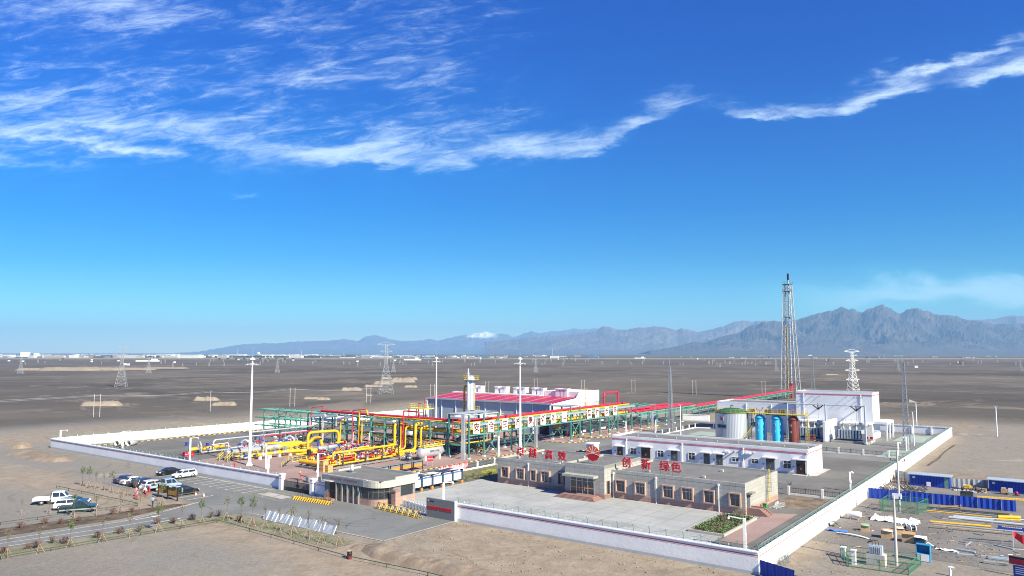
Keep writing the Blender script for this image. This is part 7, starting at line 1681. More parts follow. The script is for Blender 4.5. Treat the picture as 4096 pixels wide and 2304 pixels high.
# ---------------------------------------------------------------- saplings, shrubs, hedging
def leafy(m,c,rad_,n,s0,s1,flat=1.):
    for i in range(n):
        d=Vector((R.gauss(0,1),R.gauss(0,1),R.gauss(0,1))).normalized()*(R.random()**.45)
        p=Vector(c)+Vector((d.x*rad_[0],d.y*rad_[1],d.z*rad_[2])); s=R.uniform(s0,s1)
        u=Vector((R.gauss(0,1),R.gauss(0,1),R.gauss(0,1))).normalized()*s; v_=Vector((R.gauss(0,1),R.gauss(0,1),R.gauss(0,1))).normalized()*s*.6
        m.add([p-u,p-v_*.8,p+u,p+v_*.8],[(0,1,2,3)])
def sapling(lf,h=3.3,dens=150,crown=(.42,.42,.62),mleaf=None,stakes=True):
    t=bpy.data.objects.new('sapling',None); sc.collection.objects.link(t)
    m=MB(); m.tube([(0,0,0),(.03,0,h*.4),(0,.02,h*.72),(.02,0,h)],.05,6,r2=.015); 
    br=[]
    for i in range(9):
        an=i*2.4; z=h*(.62+.035*i); L_=crown[0]*R.uniform(.6,1.); q=(math.cos(an)*L_,math.sin(an)*L_,z+h*.12); m.bar((0,0,z),q,.022); br.append(q)
        m.bar(q,(q[0]*1.15,q[1]*.8,q[2]+.25),.014)
    m.obj('trunk',M_bark,t); m=MB()
    for q in br: leafy(m,q,(crown[0]*.45,crown[1]*.45,crown[2]*.4),dens//9,.05,.12)
    leafy(m,(0,0,h*.86),crown,dens//4,.05,.12)
    m.obj('crown',mleaf or M_leafg,t)
    if stakes:
        m=MB()
        for i in range(3): an=i*2.09+.4; m.bar((math.cos(an)*.65,math.sin(an)*.65,0),(0,0,1.2),.032)
        m.obj('stakes',M_twood,t)
    return t
def shrub(tw,h=1.0,n=60,col=None):
    t=bpy.data.objects.new('shrub',None); sc.collection.objects.link(t); m=MB()
    for i in range(n):
        an=R.random()*6.28; rr=R.uniform(.1,.9)*h*.75; p=Vector((math.cos(an)*rr*.45,math.sin(an)*rr*.45,h*R.uniform(.15,.45))); q=Vector((math.cos(an)*rr,math.sin(an)*rr,h*R.uniform(.35,1.))); m.bar((0,0,0),p,.022); m.bar(p,q,.014)
        for k_ in range(2): m.bar(p.lerp(q,.5),q+Vector((R.gauss(0,.16),R.gauss(0,.16),R.gauss(.02,.1)))*h,.011)
    m.obj('twigs',col or M_twig,t)
    if tw: mm=MB(); leafy(mm,(0,0,h*.7),(h*.6,h*.6,h*.33),tw,.03,.07); mm.obj('leaves',col or M_twig,t)
    return t
SP=[sapling(0,3.4,260),sapling(0,3.2,120,mleaf=M_leafo),sapling(0,3.3,60,(.35,.35,.6),M_leafo),sapling(0,3.6,200,(.5,.5,.6))]
SH=[shrub(90),shrub(40,.8),shrub(0,1.1,40,M_bark)]
for o in SP+SH: o['category']='sapling' if o in SP else 'shrub'
index()
used=set()
def place(protos,i,px,py,label,hpx=None,base=3.3,group=None):
    g_=ground_at(px,py); pr=protos[i]
    s=1. if hpx is None else max(.7,min(1.5,(hpx/FP*g_.y)/base))
    if pr.name in used: o=dup(pr,0,0,label=label,scale=s,world=g_)
    else: o=pr; o.location=g_; o.scale=(s,)*3; o['label']=label; used.add(pr.name)
    o.rotation_euler=(0,0,R.random()*6.28); o['group']=group; return o
L1=[(730,655,500,0),(785,672,505,0),(850,680,528,1),(918,690,538,2),(988,712,548,3),(1052,725,590,2),(1120,738,600,2),(1195,758,590,1),(1258,785,650,2)]
for i,(x,y,t_,k_) in enumerate(L1): place(SP,k_,*c1(x,y),'staked sapling in the strip beside the parked car row, %s from the left'%ORD[i],(y-t_)/2.216,group='saplings beside the car row')
L2=[(190,905,805,2),(430,905,795,1),(650,935,748,0),(850,912,730,1),(1065,884,712,2),(1245,852,760,2),(1435,810,650,3)]
for i,(x,y,t_,k_) in enumerate(L2): place(SP,k_,*c1(x,y),'staked sapling on the damp soil strip beyond the road, %s from the left'%ORD[i],(y-t_)/2.216,group='saplings on the far side of the road')
L3=[(62,1290,1050,2),(345,1250,1020,2),(620,1195,980,0),(905,1148,935,2),(1150,1100,900,1),(1400,1062,840,0),(1610,1020,825,2),(1785,988,795,0),(2010,962,755,1),(2135,982,770,0)]
for i,(x,y,t_,k_) in enumerate(L3): place(SP,k_,*c1(x,y),'staked sapling on the grassy verge nearer than the road, %s from the left'%ORD[i],(y-t_)/2.216,group='saplings on the near verge of the road')
L4=[(25,790,520,0),(155,815,570,2),(297,850,610,2),(440,880,590,1),(600,913,630,2),(740,965,700,2),(907,988,720,2)]
for i,(x,y,t_,k_) in enumerate(L4): place(SP,k_,1000+x/2.576,1800+y/2.576,'thin sapling in front of the stacked grey panels, %s from the left'%ORD[i],(y-t_)/2.576,group='saplings by the stacked panels')
L5=[(30,1255,0),(185,1025,0),(395,990,0),(540,985,1),(700,965,1),(1000,905,0),(1165,885,1),(245,1212,1),(325,1200,0),(470,1160,2),(570,1165,0),(870,1115,0),(1060,1075,0),(1230,1060,2),(1395,990,0),(1535,985,0),(1700,955,0),(1865,935,2),(1940,920,2),(2120,965,1)]
for i,(x,y,k_) in enumerate(sorted(L5)): place(SH,k_,*c1(x,y),'leafless reddish shrub on the road verges, %s from the left edge'%ORD[i],None,group='bare reddish shrubs along the road')
# clipped bushes on the lawn by the office
def bush(a,b,r,h,m_,label,n=500):
    t=T('bush',label,'bush',a,b,group='small bushes on the lawn left of the office'); m=MB(); leafy(m,(0,0,h*.62),(r,r,h*.5),n,.04,.09); m.obj('foliage',m_,t)
    m=MB(); [m.bar((0,0,0),(math.cos(i*2.1)*r*.5,math.sin(i*2.1)*r*.5,h*.6),.04) for i in range(5)]; m.obj('stems',M_bark,t)
M_leafy=mat('yellow_green_leaves',(.38,.42,.03),.8,var=.35,vs=5.)
for i,(px,py,r,h,m_) in enumerate(((1868,1918,.45,.9,M_leafo),(1895,1906,.5,1.0,M_leafo),(1912,1912,.55,1.1,M_leafo),(1935,1898,.6,.8,M_leafy),(1950,1894,.7,.9,M_leafy),(1957,1901,.5,1.1,M_leafo),(1965,1890,.75,.9,M_leafy),(1975,1888,.7,.8,M_leafy))):
    a,b=AB(px,py+4); bush(a,b,r,h,m_,('round olive bush' if m_ is M_leafo else 'bright yellow green bush')+' on the lawn left of the office, %s from the left'%ORD[i])
for i,(px,py) in enumerate(((3105,1960),(3160,1960),(3050,1995))):
    a,b=AB(px,py); t=T('bare_tree','small bare tree near the railing behind the office ladder, %s from the left'%ORD[(1,2,0)[i]],'tree',a,b,group='small bare trees behind the office')
    m=MB(); m.tube([(0,0,0),(0,0,1.0)],.04,5)
    for k_ in range(30): an=R.random()*6.28; m.bar((0,0,.9),(math.cos(an)*.5,math.sin(an)*.5,R.uniform(1.1,1.8)),.02)
    m.obj('trunk',M_bark,t)
t=T('garden_shrub','large grey green shrub at the back of the kerbed planting bed','shrub',-11.6,25.6,group='shrubs in the planting bed'); m=MB(); leafy(m,(0,0,.95),(.9,.9,.8),1100,.05,.1); m.obj('foliage',M_leafo,t); m=MB(); [m.bar((0,0,.2),(math.cos(i)*.5,math.sin(i)*.5,1.3),.05) for i in range(7)]; m.obj('stems',M_bark,t)
t=T('garden_shrub','smaller brownish shrub beside the large one in the planting bed','shrub',-13.2,23.5,group='shrubs in the planting bed'); m=MB(); leafy(m,(0,0,.8),(.6,.6,.6),500,.04,.09); m.obj('foliage',M_twig,t)
# grass tufts in the verge (uncountable)
m=MB()
for i in range(5200):
    u=R.random(); 
    if u<.55: s=R.random(); a=-76.8-1.2*R.random()*2.2-(0 if s<.6 else 2.0*(s-.6)/.4); b=-22-48*s; 
    elif u<.9: a=R.uniform(-75,-47.8); b=R.uniform(-21.4,-17.2)
    else: a=R.uniform(-76,-72.5); b=R.uniform(-24,-18)
    if MN.noise(Vector((a*.5,b*.5,3)))<-.02: continue
    p=Vector((a,b,.03)); d=Vector((R.gauss(0,.07),R.gauss(0,.07),R.uniform(.06,.22))); w_=Vector((R.uniform(-.05,.05),R.uniform(-.05,.05),0)); m.add([p-w_,p+w_,p+d],[(0,1,2)])
o=m.obj('verge_grass',M_leafg); o.location=W(0,0); o.rotation_euler=(0,0,TH); tag(o,'short patchy grass on the near road verge','grass',kind='stuff')
# ---------------------------------------------------------------- low pipe rails
def lowrail(label,pts,h=.42):
    t=T('pipe_rail',label,'rail',pts[0][0],pts[0][1],group='low dark green pipe rails')
    m=MB(); m.tube([(a,b,h) for a,b in pts],.045,6); m.obj('rail',M_rail,t,ab=True)
    for p,q in zip(pts,pts[1:]):
        L_=math.hypot(q[0]-p[0],q[1]-p[1]); n=max(1,int(L_/4.6))
        for i in range(n+1): f=i/n; MB().bar((p[0]+(q[0]-p[0])*f,p[1]+(q[1]-p[1])*f,0),(p[0]+(q[0]-p[0])*f,p[1]+(q[1]-p[1])*f,h),.07).obj('post',M_rail,t,ab=True)
lowrail('low green pipe rail slanting between the car row strip and the left car group',[(-122.4,-24.4),(-94.5,-23.2)])
lowrail('low green pipe rail along the damp soil strip beside the left car group',[(-94.3,-23.3),(-96.5,-42.1),(-99.5,-68)])
lowrail('low green pipe rail along the near road verge, bending at its right end',[(-78.6,-70),(-75.8,-49),(-72.8,-22.2),(-64.2,-22.5),(-42.6,-23.6)])
lowrail('low green pipe rail running past the steel drum to the lower picture edge',[(-42.0,-23.6),(-29.7,-22.7),(-20,-22.9)])
# low rail at the car strip's near end
lowrail('short low green rail at the lower left corner',[(-90.5,-70),(-88.3,-57)],.4)
# ---------------------------------------------------------------- construction yard on the right
def f2(x,y): return 3400+x/3.263,1860+y/3.263
sheet('yard_gravel',[(.4,20),(26,18),(60,16),(70,76),(11,76),(.4,82)],.02,M_gravelR)
M_corr=mat('blue_corrugated_sheet',(.012,.05,.36),.45,custom=lambda q,t:(lambda x:q.mix(q.ramp(q.m('ABSOLUTE',q.m('SUBTRACT',q.m('FRACT',q.m('DIVIDE',x[0],.5)),.5)),.30,.40),(.014,.062,.43),(.010,.036,.25)))(sep(q,t)))
def corr(label,a0,b0,a1,b1,h,m_,name='site_fence',cat='fence',props=True):
    L_=math.hypot(a1-a0,b1-b0); t=T(name,label,cat,a0,b0,math.atan2(b1-b0,a1-a0),group='blue and grey corrugated site fences')
    m=MB(); n=max(2,round(L_/.4)); p=[]
    for i in range(n+1): x=L_*i/n; p+=[(x,.05 if i%2 else -.05)]
    vs=[(x,y,z) for x,y in p for z in (0.05,h)]; m.add(vs,[(2*i,2*i+2,2*i+3,2*i+1) for i in range(len(p)-1)]); m.add([(x,y+.02,z) for x,y,z in vs],[(2*i+1,2*i+3,2*i+2,2*i) for i in range(len(p)-1)]); m.obj('sheet',m_,t)
    m=MB(); m.bar((0,.12,h-.15),(L_,.12,h-.15),.06); m.bar((0,.12,.4),(L_,.12,.4),.06); m.obj('rails',M_dk,t)
    if props:
        for i in range(int(L_/3.2)+1): x=min(L_,3.2*i); q=MB(); q.bar((x,-.12,0),(x,-.12,h),.07); q.bar((x,-.12,h*.8),(x,-1.0,.05),.05); q.obj('prop',M_gsteel,t)
    return t
corr('long blue corrugated fence crossing the construction yard from the white wall',.35,55.9,21.4,57.6,1.75,M_corr)
corr('blue corrugated fence panel starting at the near corner of the white walls, tall section',.2,-.1,4.4,-1.9,1.75,M_corr,props=False)
corr('blue corrugated fence, lower sections leading out of the picture at the bottom',4.5,-1.9,17,-7.4,1.25,M_corr,props=False)
M_corg=mat('grey_corrugated_sheet',(.30,.34,.38),.5,.2)
corr('grey corrugated fence joining the wall and the nearer blue shed',.4,81,4,76.5,1.8,M_corg); corr('grey corrugated fence between the two blue sheds',10.9,75.6,16.3,77,1.8,M_corg)
def shed(lb,a0,a1,b,d=2.6,h=2.1):
    t=T('site_shed',lb,'shed',a0,b,group='blue corrugated site sheds'); L_=a1-a0
    m=MB(); m.bx(0,L_,0,.08,0,h); m.bx(0,.08,.08,d,0,h); m.bx(L_-.08,L_,.08,d,0,h); m.bx(0.08,L_-.08,d-.08,d,0,h); m.obj('wall',M_corr,t)
    m=MB(); m.side([(-.3,h+.0),(L_+.3,h+.0),(L_+.3,h+.12),(-.3,h+.12)],-.5,d+.2); m.obj('roof',M_lgrey,t)
    MB().bx(L_-.85,L_-.2,-.03,0,.05,1.9).obj('door',M_tealp,t); MB().bx(.5,.95,-.02,0,1.4,1.75).obj('notice',M_wpaint,t); MB().bx(2.9,3.6,-.6,-.56,.2,1.0).obj('white_board',M_wpaint,t); return t
shed('blue corrugated shed with flat grey roof, nearer the white wall',3.9,10.5,74.2); shed('blue corrugated shed cut by the right picture edge',16.5,25,75.8)
def upole(lb,a,b,h,arms,base=.2,tr=None):
    t=T('utility_pole',lb,'utility pole',a,b,group='concrete utility poles'); MB().tube([(0,0,0),(0,0,h)],base,10,r2=base*.62).obj('pole',M_concp,t)
    for z,w_ in arms:
        MB().bar((-w_,0,z),(w_,0,z),.09).obj('crossarm',M_gsteel,t)
        for x in (-w_+.1,0,w_-.1): m=MB(); m.lathe([(.05,z),(.09,z+.1),(.05,z+.2),(.09,z+.28),(.03,z+.36)],7,(x,0,0)); m.obj('insulator',M_brown,t)
    return t
p=upole('tall concrete pole with a crossarm and grey box in the construction yard, farther one',6.7,46.3,9.6,[(8.0,1.1),(4.6,1.2),(3.2,1.2)])
MB().bb(-.3,0,2.1,1.3,.5,.8).obj('box',M_wpaint,p)
upole('concrete pole rising beside the fenced transformer in the foreground',11.7,13.6,8.1,[(7.7,.7)],.19)
M_cage=mat('cage_green',(.06,.22,.13),.6)
def cage(lb,pts,h,name='mesh_enclosure'):
    t=T(name,lb,'fence',pts[0][0],pts[0][1],group='green mesh enclosures')
    for p,q in zip(pts,pts[1:]):
        m=MB(); L_=math.hypot(q[0]-p[0],q[1]-p[1]); n=int(L_/.16)
        for z in (.1,h/2,h): m.bar((*p,z),(*q,z),.05)
        for i in range(n): f=i/n; a,b=p[0]+(q[0]-p[0])*f,p[1]+(q[1]-p[1])*f; m.bar((a,b,.1),(a,b,h),.014)
        for i in range(int(h/.16)): m.bar((*p,.1+.16*i),(*q,.1+.16*i),.012)
        m.obj('mesh_panel',M_cage,t,ab=True); MB().bar((*p,0),(*p,h+.08),.09).obj('post',M_cage,t,ab=True)
    return t
cage('green mesh enclosure around the farther pole in the construction yard',[(4.1,45.4),(9.3,46.2),(10.1,50.8),(4.4,50.2),(4.1,45.4)],1.8)
cage('green mesh enclosure around the grey transformer in the foreground',[(5.4,14.2),(7.3,9.6),(10.6,9.9),(13.5,10.1),(14.0,15.2),(5.4,14.2)],1.25)
t=T('pole_transformer','grey box transformer on a concrete block inside the foreground enclosure','transformer',9.8,12.3)
MB().bx(-1,1,-.6,.6,0,1.35).obj('concrete_base',M_concp,t); MB().bx(-.75,.7,-.42,.42,1.35,2.3).obj('tank',M_lgrey,t)
m=MB()
for i in range(7): m.bx(-.7+.2*i,-.62+.2*i,-.56,-.42,1.45,2.2)
m.obj('fins',M_grey,t)
for i in range(3): m=MB(); m.tube([(-.4+.35*i,0,2.3),(-.4+.35*i,0,2.65),(-.6+.35*i,.1,2.9),(-1,.3,2.4)],.035,5,.1); m.obj('cable',M_black,t)
MB().bx(.35,.7,-.63,-.61,.5,.85).obj('warning_plate',M_ky,t)
for a,b,h in ((7.6,11.0,1.6),(5.9,13.4,1.2)):
    t=T('meter_pillar','white meter pillar inside the foreground enclosure, %s one'%('taller' if h>1.5 else 'shorter'),'pillar',a,b,group='white meter pillars'); MB().bb(0,0,0,.45,.45,h).obj('shaft',M_wpaint,t); MB().bb(0,0,h,.6,.6,.12).obj('cap',M_wpaint,t)
t=T('blue_rack_cabinet','sky blue open cabinet with a quilted white front standing on the yard gravel','cabinet',14.0,17.6); MB().bx(-.75,.75,-.4,.4,0,.95).obj('lower_box',mat('cyan_blue_paint',(.03,.25,.45),.5),t); MB().bx(-.62,.62,-.43,-.4,.08,.9).obj('white_quilt',M_wpaint,t)
m=MB()
for x in (-.72,.72): m.bx(x-.04,x+.04,-.4,.4,.95,1.95)
m.bx(-.75,.75,.34,.4,.95,1.95); m.bx(-.75,.75,-.4,.4,1.95,2.0); m.obj('upper_frame',mat('cyan_blue_paint',(0,0,0)),t)
def item(name,lb,cat,a,b,ang,parts,group=None):
    t=T(name,lb,cat,a,b,CE(ang),group=group)
    for nm,fn,mm in parts: m=MB(); fn(m); m.obj(nm,mm,t)
    return t
item('steel_skip','black open steel box behind the blue yard fence','container',13.9,66.6,0,[('tub',lambda m:(m.bx(-.95,.95,-.5,-.44,.1,.95),m.bx(-.95,.95,.44,.5,.1,.95),m.bx(-.95,-.89,-.44,.44,.1,.95),m.bx(.89,.95,-.44,.44,.1,.95),m.bx(-.89,.89,-.44,.44,.1,.16)),M_dk),('rim',lambda m:(m.bar((-1,-.5,.97),(1,-.5,.97),.07),m.bar((-1,.5,.97),(1,.5,.97),.07)),M_dk)])
item('yellow_boom','long yellow lattice boom lying on the ground behind the blue fence','boom',19.0,68.2,14,[('chords',lambda m:[m.bar((-3.8,y,z),(3.6,y,z),.06) for y in (-.2,.2) for z in (.1,.32)],M_ky),('lacing',lambda m:[m.bar((-3.8+.5*i,-.2,.1),(-3.3+.5*i,.2,.32),.05) for i in range(14)],M_ky)])
item('orange_machine','small orange machine among scrap between the sheds','machine',13.4,77.0-1.8,10,[('body',lambda m:(m.bx(-.8,.6,-.4,.4,.3,.6),m.bx(-.4,.4,-.3,.3,.6,.8)),M_ky),('hopper',lambda m:m.bx(-.9,.2,-.4,.4,.8,.88),M_ky),('base',lambda m:m.bx(-.7,.9,-.4,.4,0,.3),M_twood)])
item('tan_compressor','tan compressor set in front of the right shed','machine',18.9,74.0,5,[('body',lambda m:(m.bx(-.5,.5,-.4,.4,.25,.85),m.tube([(-.4,0,1.0),(.3,0,1.0)],.2,8)),M_twood),('frame',lambda m:m.bx(-.6,.6,-.45,.45,.1,.25),M_dk),('wheel',lambda m:m.tube([(.3,-.5,.2),(.3,.5,.2)],.2,8),M_rub)])
item('red_pump','small red pump in front of the right shed','pump',20.7,73.8,0,[('body',lambda m:m.lathe([(0,0.15),(.24,.15),(.24,.6),(.15,.72),(0,.72)],10),M_red),('base',lambda m:m.bb(0,0,0,.9,.7,.15),M_dk)])
# piles of rods, cartons, tarps
item('white_tarpaulin','heaps of crumpled white tarpaulin in the middle of the yard','tarpaulin',7.4,39,0,[('sheet',lambda m:[m.add([( -3.2+6.4*i/16+MN.noise(Vector((i*.9,j,1)))*.3,-1.6+3.2*j/8,.05+max(0,(1-abs(j-4)/4.2))*(.30+.45*MN.noise(Vector((i*.55,j*.7,5))))+abs(MN.noise(Vector((i*1.7,j*1.7,2))))*.5) for i in range(17) for j in range(9)],[(i*9+j,(i+1)*9+j,(i+1)*9+j+1,i*9+j+1) for i in range(16) for j in range(8)])],M_wpaint)])
def carton(lb,a,b,w_,d,h,ang,top=None):
    item('carton',lb,'carton',a,b,ang,[('box',lambda m:m.bx(-w_/2,w_/2,-d/2,d/2,0,h),M_twood),('flaps',lambda m:(m.add([(-w_/2,-d/2,h),(w_/2,-d/2,h),(w_/2,-d/2-.2,h+.12),(-w_/2,-d/2-.2,h+.12)],[(0,1,2,3)]),m.add([(-w_/2,d/2,h),(w_/2,d/2,h),(w_/2,d/2+.1,h+.22),(-w_/2,d/2+.1,h+.22)],[(3,2,1,0)])),M_wood)]+([('rags',lambda m:m.ell((0,0,h),w_*.5,d*.5,.18,9,5),top)] if top else []),'brown cartons in the yard')
M_mint=mat('mint_cloth',(.12,.62,.40),.8)
carton('brown carton topped with mint green cloth',5.1,29.6,1.1,.9,.75,10,M_mint); carton('large brown carton filled with white packing in the yard centre',8.3,27.2,1.4,1.1,.95,5,M_wpaint); carton('large brown carton beside a dark crate in the yard centre',11.0,26.6,1.5,1.2,1.05,3); carton('brown carton with rolls on top behind the other cartons',9.3,30.5,1.2,1.,.8,20,M_wpaint)
item('dark_crate','dark crate half covered by a white sheet in the yard','crate',12.4,26.2,0,[('box',lambda m:m.bx(-.6,.6,-.5,.5,0,.9),M_navy),('sheet',lambda m:m.add([(-.65,-.6,.95),(.3,-.65,.95),(.9,-.4,.7),(.7,.8,.98),(-.6,.6,.98)],[(0,1,2,3,4)]),M_wpaint)])
for i,(a,b) in enumerate(((9.2,33.5),(10.4,33.2))): item('cable_drum','white cable drum lying on its side, %s one'%('left','right')[i],'cable drum',a,b,40,[('flanges',lambda m:(m.lathe([(0,-.4),(.5,-.4),(.5,-.33),(0,-.33)],14,(0,0,.5),'X'),m.lathe([(0,.33),(.5,.33),(.5,.4),(0,.4)],14,(0,0,.5),'X')),M_wpaint),('core',lambda m:m.lathe([(.28,-.33),(.28,.33)],12,(0,0,.5),'X'),M_black)],'white cable drums')
item('white_tank','white cylindrical tank lying next to the white side wall','tank',2.3,36.6,0,[('shell',lambda m:m.lathe([(0,-.1),(.35,0),(.45,.15),(.45,1.7),(.35,1.85),(0,1.95)],14,(-1.,0,.8),'X'),M_wpaint),('legs',lambda m:[m.bar((x,y,0),(x*.9,y*.4,.6),.07) for x in (-.6,.5) for y in (-.4,.4)],M_twood)])
item('folding_table','small folding table beside the white side wall','table',1.2,30.0,20,[('top',lambda m:m.bx(-.7,.7,-.4,.4,.72,.76),M_gsteel),('legs',lambda m:[m.bar((x,y,0),(-x*.6,y,.72),.04) for x in (-.6,.6) for y in (-.35,.35)],M_dk)])
item('blue_tarp','crumpled blue and white tarpaulin by the white side wall','tarpaulin',1.9,27.2,10,[('sheet',lambda m:m.add([(-1.4+.28*i,-.5+.25*j,.05+abs(MN.noise(Vector((i*.8,j*.8,9))))*.4) for i in range(11) for j in range(5)],[(i*5+j,(i+1)*5+j,(i+1)*5+j+1,i*5+j+1) for i in range(10) for j in range(4)]),M_ltb if 0 else mat('tarp_blue',(.06,.16,.6),.6))])
item('white_board_strip','long bent white board strip lying in the yard','board',4.3,25.5,-12,[('board',lambda m:m.add([(-2.2+.55*i,y,.08+.02*i*(8-i)*.6) for i in range(9) for y in (-.22,.22)],[(2*i,2*i+2,2*i+3,2*i+1) for i in range(8)]),M_wpaint),('blocks',lambda m:(m.bb(-1.5,0,0,.2,.3,.1),m.bb(1.5,0,0,.2,.3,.12)),M_twood)])
def longpipe(lb,a0,b0,a1,b1,r,m_,z=None,cat='pipe',name='stored_pipe',sq=False):
    t=T(name,lb,cat,a0,b0,group='pipes and beams stored in the yard'); m=MB()
    if sq: m.bar((a0,b0,r),(a1,b1,r),2*r,r*1.2)
    else: m.tube([(a0,b0,z or r),(a1,b1,z or r)],r,9)
    m.obj('length',m_,t,ab=True)
def fl2(x0,y0,x1,y1): return (*AB(*f2(x0,y0)),*AB(*f2(x1,y1)))
for i,(c,r,mm,lb) in enumerate(((fl2(1000,600,1850,690),.09,M_yel,'thin yellow pipe lying farthest back beside the black ones'),(fl2(1930,700,2225,712),.28,M_yel,'thick yellow pipe end at the right of the pile'),(fl2(1870,715,2225,735),.14,M_yel,'yellow pipe just in front of the thick yellow end'),(fl2(1050,752,1840,818),.16,M_yel,'long bright yellow pipe in front of the grey pipes'),(fl2(1290,700,2271,800),.2,M_grey,'long grey pipe with a white socket'),(fl2(1350,690,1900,735),.22,M_lgrey,'pale grey pipe in the middle of the pile'),(fl2(1090,775,2260,890),.13,M_steel,'long silver pipe nearest the camera side'),(fl2(1100,800,2000,885),.07,M_twood,'thin rusty rod beside the silver pipe'),(fl2(1020,820,2271,930),.07,M_dk,'thin dark rod lying nearest in the pipe pile'),(fl2(1900,740,2271,775),.2,M_gsteel,'dark grey pipe at the right edge'),(fl2(1010,555,2080,650),.1,M_dk,'black pipe lying along the foot of the blue fence'),(fl2(1010,570,2080,665),.1,M_dk,'second black pipe beside the one at the fence foot'),(fl2(1020,585,1900,670),.1,M_gsteel,'grey pipe beside the black pipes at the fence foot'))): longpipe(lb,*c,r,mm)
for c,r,mm,lb in ((fl2(1500,985,2110,1040),.13,M_gsteel,'long dark steel beam lying in the open'),(fl2(1540,965,2120,1012),.08,M_dk,'thin dark beam behind the long one'),(fl2(1500,1065,1580,1010),.07,M_lgrey,'short grey beam lying crosswise'),(fl2(1400,1115,1640,1155),.14,M_lgrey,'pale grey channel section'),(fl2(1400,1165,2075,1225),.09,M_lgrey,'long thin pale channel'),(fl2(1800,1225,2080,1262),.16,M_lgrey,'wide pale blue channel at the right'),(fl2(1880,1050,2140,1110),.1,M_lgrey,'bundle of grey angles under the flag')): longpipe(lb,*c,r,mm,cat='beam',name='stored_beam',sq=True)
longpipe('long cream coloured concrete beam lying at the lower right',*fl2(1740,1280,2065,1320),.2,M_conc,cat='beam',name='stored_beam',sq=True)
item('timber_bundle','bundle of pale timber poles leaning by the blue fence','timber',*AB(*f2(1320,560)),8,[('poles',lambda m:[m.bar((-1.6,.1*i-.2,.1),(1.4,.1*i-.1,.35+.1*(i%2)),.09) for i in range(5)],M_wood),('cap',lambda m:m.bb(1.35,0,0,.15,.5,.6),M_wood)])
item('blue_trough','blue steel trough holding scrap among the pipes','trough',*AB(*f2(2110,850)),5,[('tray',lambda m:(m.bx(-1.6,1.6,-.5,.5,.05,.12),m.bx(-1.6,1.6,-.5,-.44,.12,.4),m.bx(-1.6,1.6,.44,.5,.12,.4)),M_blue),('scrap',lambda m:[m.bar((-1.3+.2*i,-.3,.2),(-1.+.2*i,.3,.35),.08) for i in range(12)],M_twood)])
item('bent_sheet','curled white metal sheet beside the blue cabinet','metal sheet',*AB(*f2(1095,1075)),0,[('sheet',lambda m:m.add([(-.6+.2*i,y,.15+.12*abs(i-3)) for i in range(7) for y in (-.3,.3)],[(2*i,2*i+2,2*i+3,2*i+1) for i in range(6)]),M_lgrey),('stand',lambda m:m.bb(0,0,0,.5,.4,.15),M_dk)])
item('plastic_sheet','crumpled clear white sheet lying in the open yard','plastic sheet',*AB(*f2(1270,1120)),0,[('sheet',lambda m:m.add([(-1.3+.26*i,-.4+.2*j,.04+abs(MN.noise(Vector((i*.8,j*.8,4))))*.45*(1-i/14)) for i in range(11) for j in range(5)],[(i*5+j,(i+1)*5+j,(i+1)*5+j+1,i*5+j+1) for i in range(10) for j in range(4)]),M_wpaint)])
item('steel_valve_post','white pipe post standing at the lower edge of the yard','post',*AB(*f2(1310,1449)),0,[('post',lambda m:m.tube([(0,0,0),(0,0,.9)],.13,8),M_wpaint),('cap',lambda m:m.tube([(-.15,0,.95),(.4,0,.95)],.12,8),M_wpaint)])
# scrap by the wall at the far end of the yard
sp=T('scrap_pile','jumble of scrap steel, frames and boards piled against the wall by the blue fence','scrap pile',2.8,62)
m=MB()
for i in range(130): a=R.uniform(1,7.6); b=R.uniform(59,70); z=R.uniform(.1,1.0); m.bar((a,b,z*.3),(a+R.gauss(0,.7),b+R.gauss(0,.7),z+R.uniform(-.1,.5)),R.uniform(.04,.12))
m.obj('steel_scrap',M_dk,sp,ab=True)
m=MB()
for i in range(40): a=R.uniform(1,7); b=R.uniform(59,68); m.bar((a,b,.2),(a+R.gauss(0,.6),b+R.gauss(0,.6),.7),R.uniform(.1,.3),.04)
m.obj('pale_boards',M_grey,sp,ab=True)
m=MB()
for i in range(18): m.bb(R.uniform(1,7),R.uniform(59,68),.1,R.uniform(.2,.6),R.uniform(.2,.6),R.uniform(.2,.5))
m.obj('boxes',M_twood,sp,ab=True)
m=MB(); m.bb(3.6,61,.5,.8,.1,.5); m.bb(2.2,62,.4,.8,.3,.1); m.obj('blue_bits',mat('tarp_blue',(0,0,0)),sp,ab=True)
rk=T('steel_rack','rusty tall steel rack standing against the white wall behind the scrap','rack',2.0,71.5)
m=MB()
for i in range(9): m.bar((-.9+.28*i,0,0),(-.9+.28*i,.2,2.0),.06)
for z in (.3,1.1,1.9): m.bar((-1,0,z),(1.5,0,z),.06)
m.obj('bars',M_twood,rk)
sp=T('scrap_pile','heap of scrap, hoses and rags between the two blue sheds','scrap pile',12.8,73)
m=MB()
for i in range(60): a=R.uniform(11,16.2); b=R.uniform(72.8,75); m.bar((a,b,.1),(a+R.gauss(0,.4),b+R.gauss(0,.4),.5),R.uniform(.05,.14))
m.obj('dark_scrap',M_dk,sp,ab=True); m=MB()
for i in range(30): m.bb(R.uniform(11,16),R.uniform(72.6,74),.03,R.uniform(.2,.6),R.uniform(.1,.4),R.uniform(.05,.25))
m.obj('rags',M_wpaint,sp,ab=True)
for i,(a,b) in enumerate(((15.0,74.2),(15.9,74.0))): item('tan_box','small tan box between the sheds, %s one'%('left','right')[i],'box',a,b,0,[('box',lambda m:m.bb(0,0,0,.7,.6,.6),M_wood),('lid',lambda m:m.bb(0,0,.6,.75,.65,.05),M_twood)],'tan boxes between the sheds')
fl_=T('red_flag','red flag on a thin pole at the right picture edge','flag',22.3,31.6); MB().bar((0,0,0),(0,0,2.1),.05).obj('pole',M_wpaint,fl_)
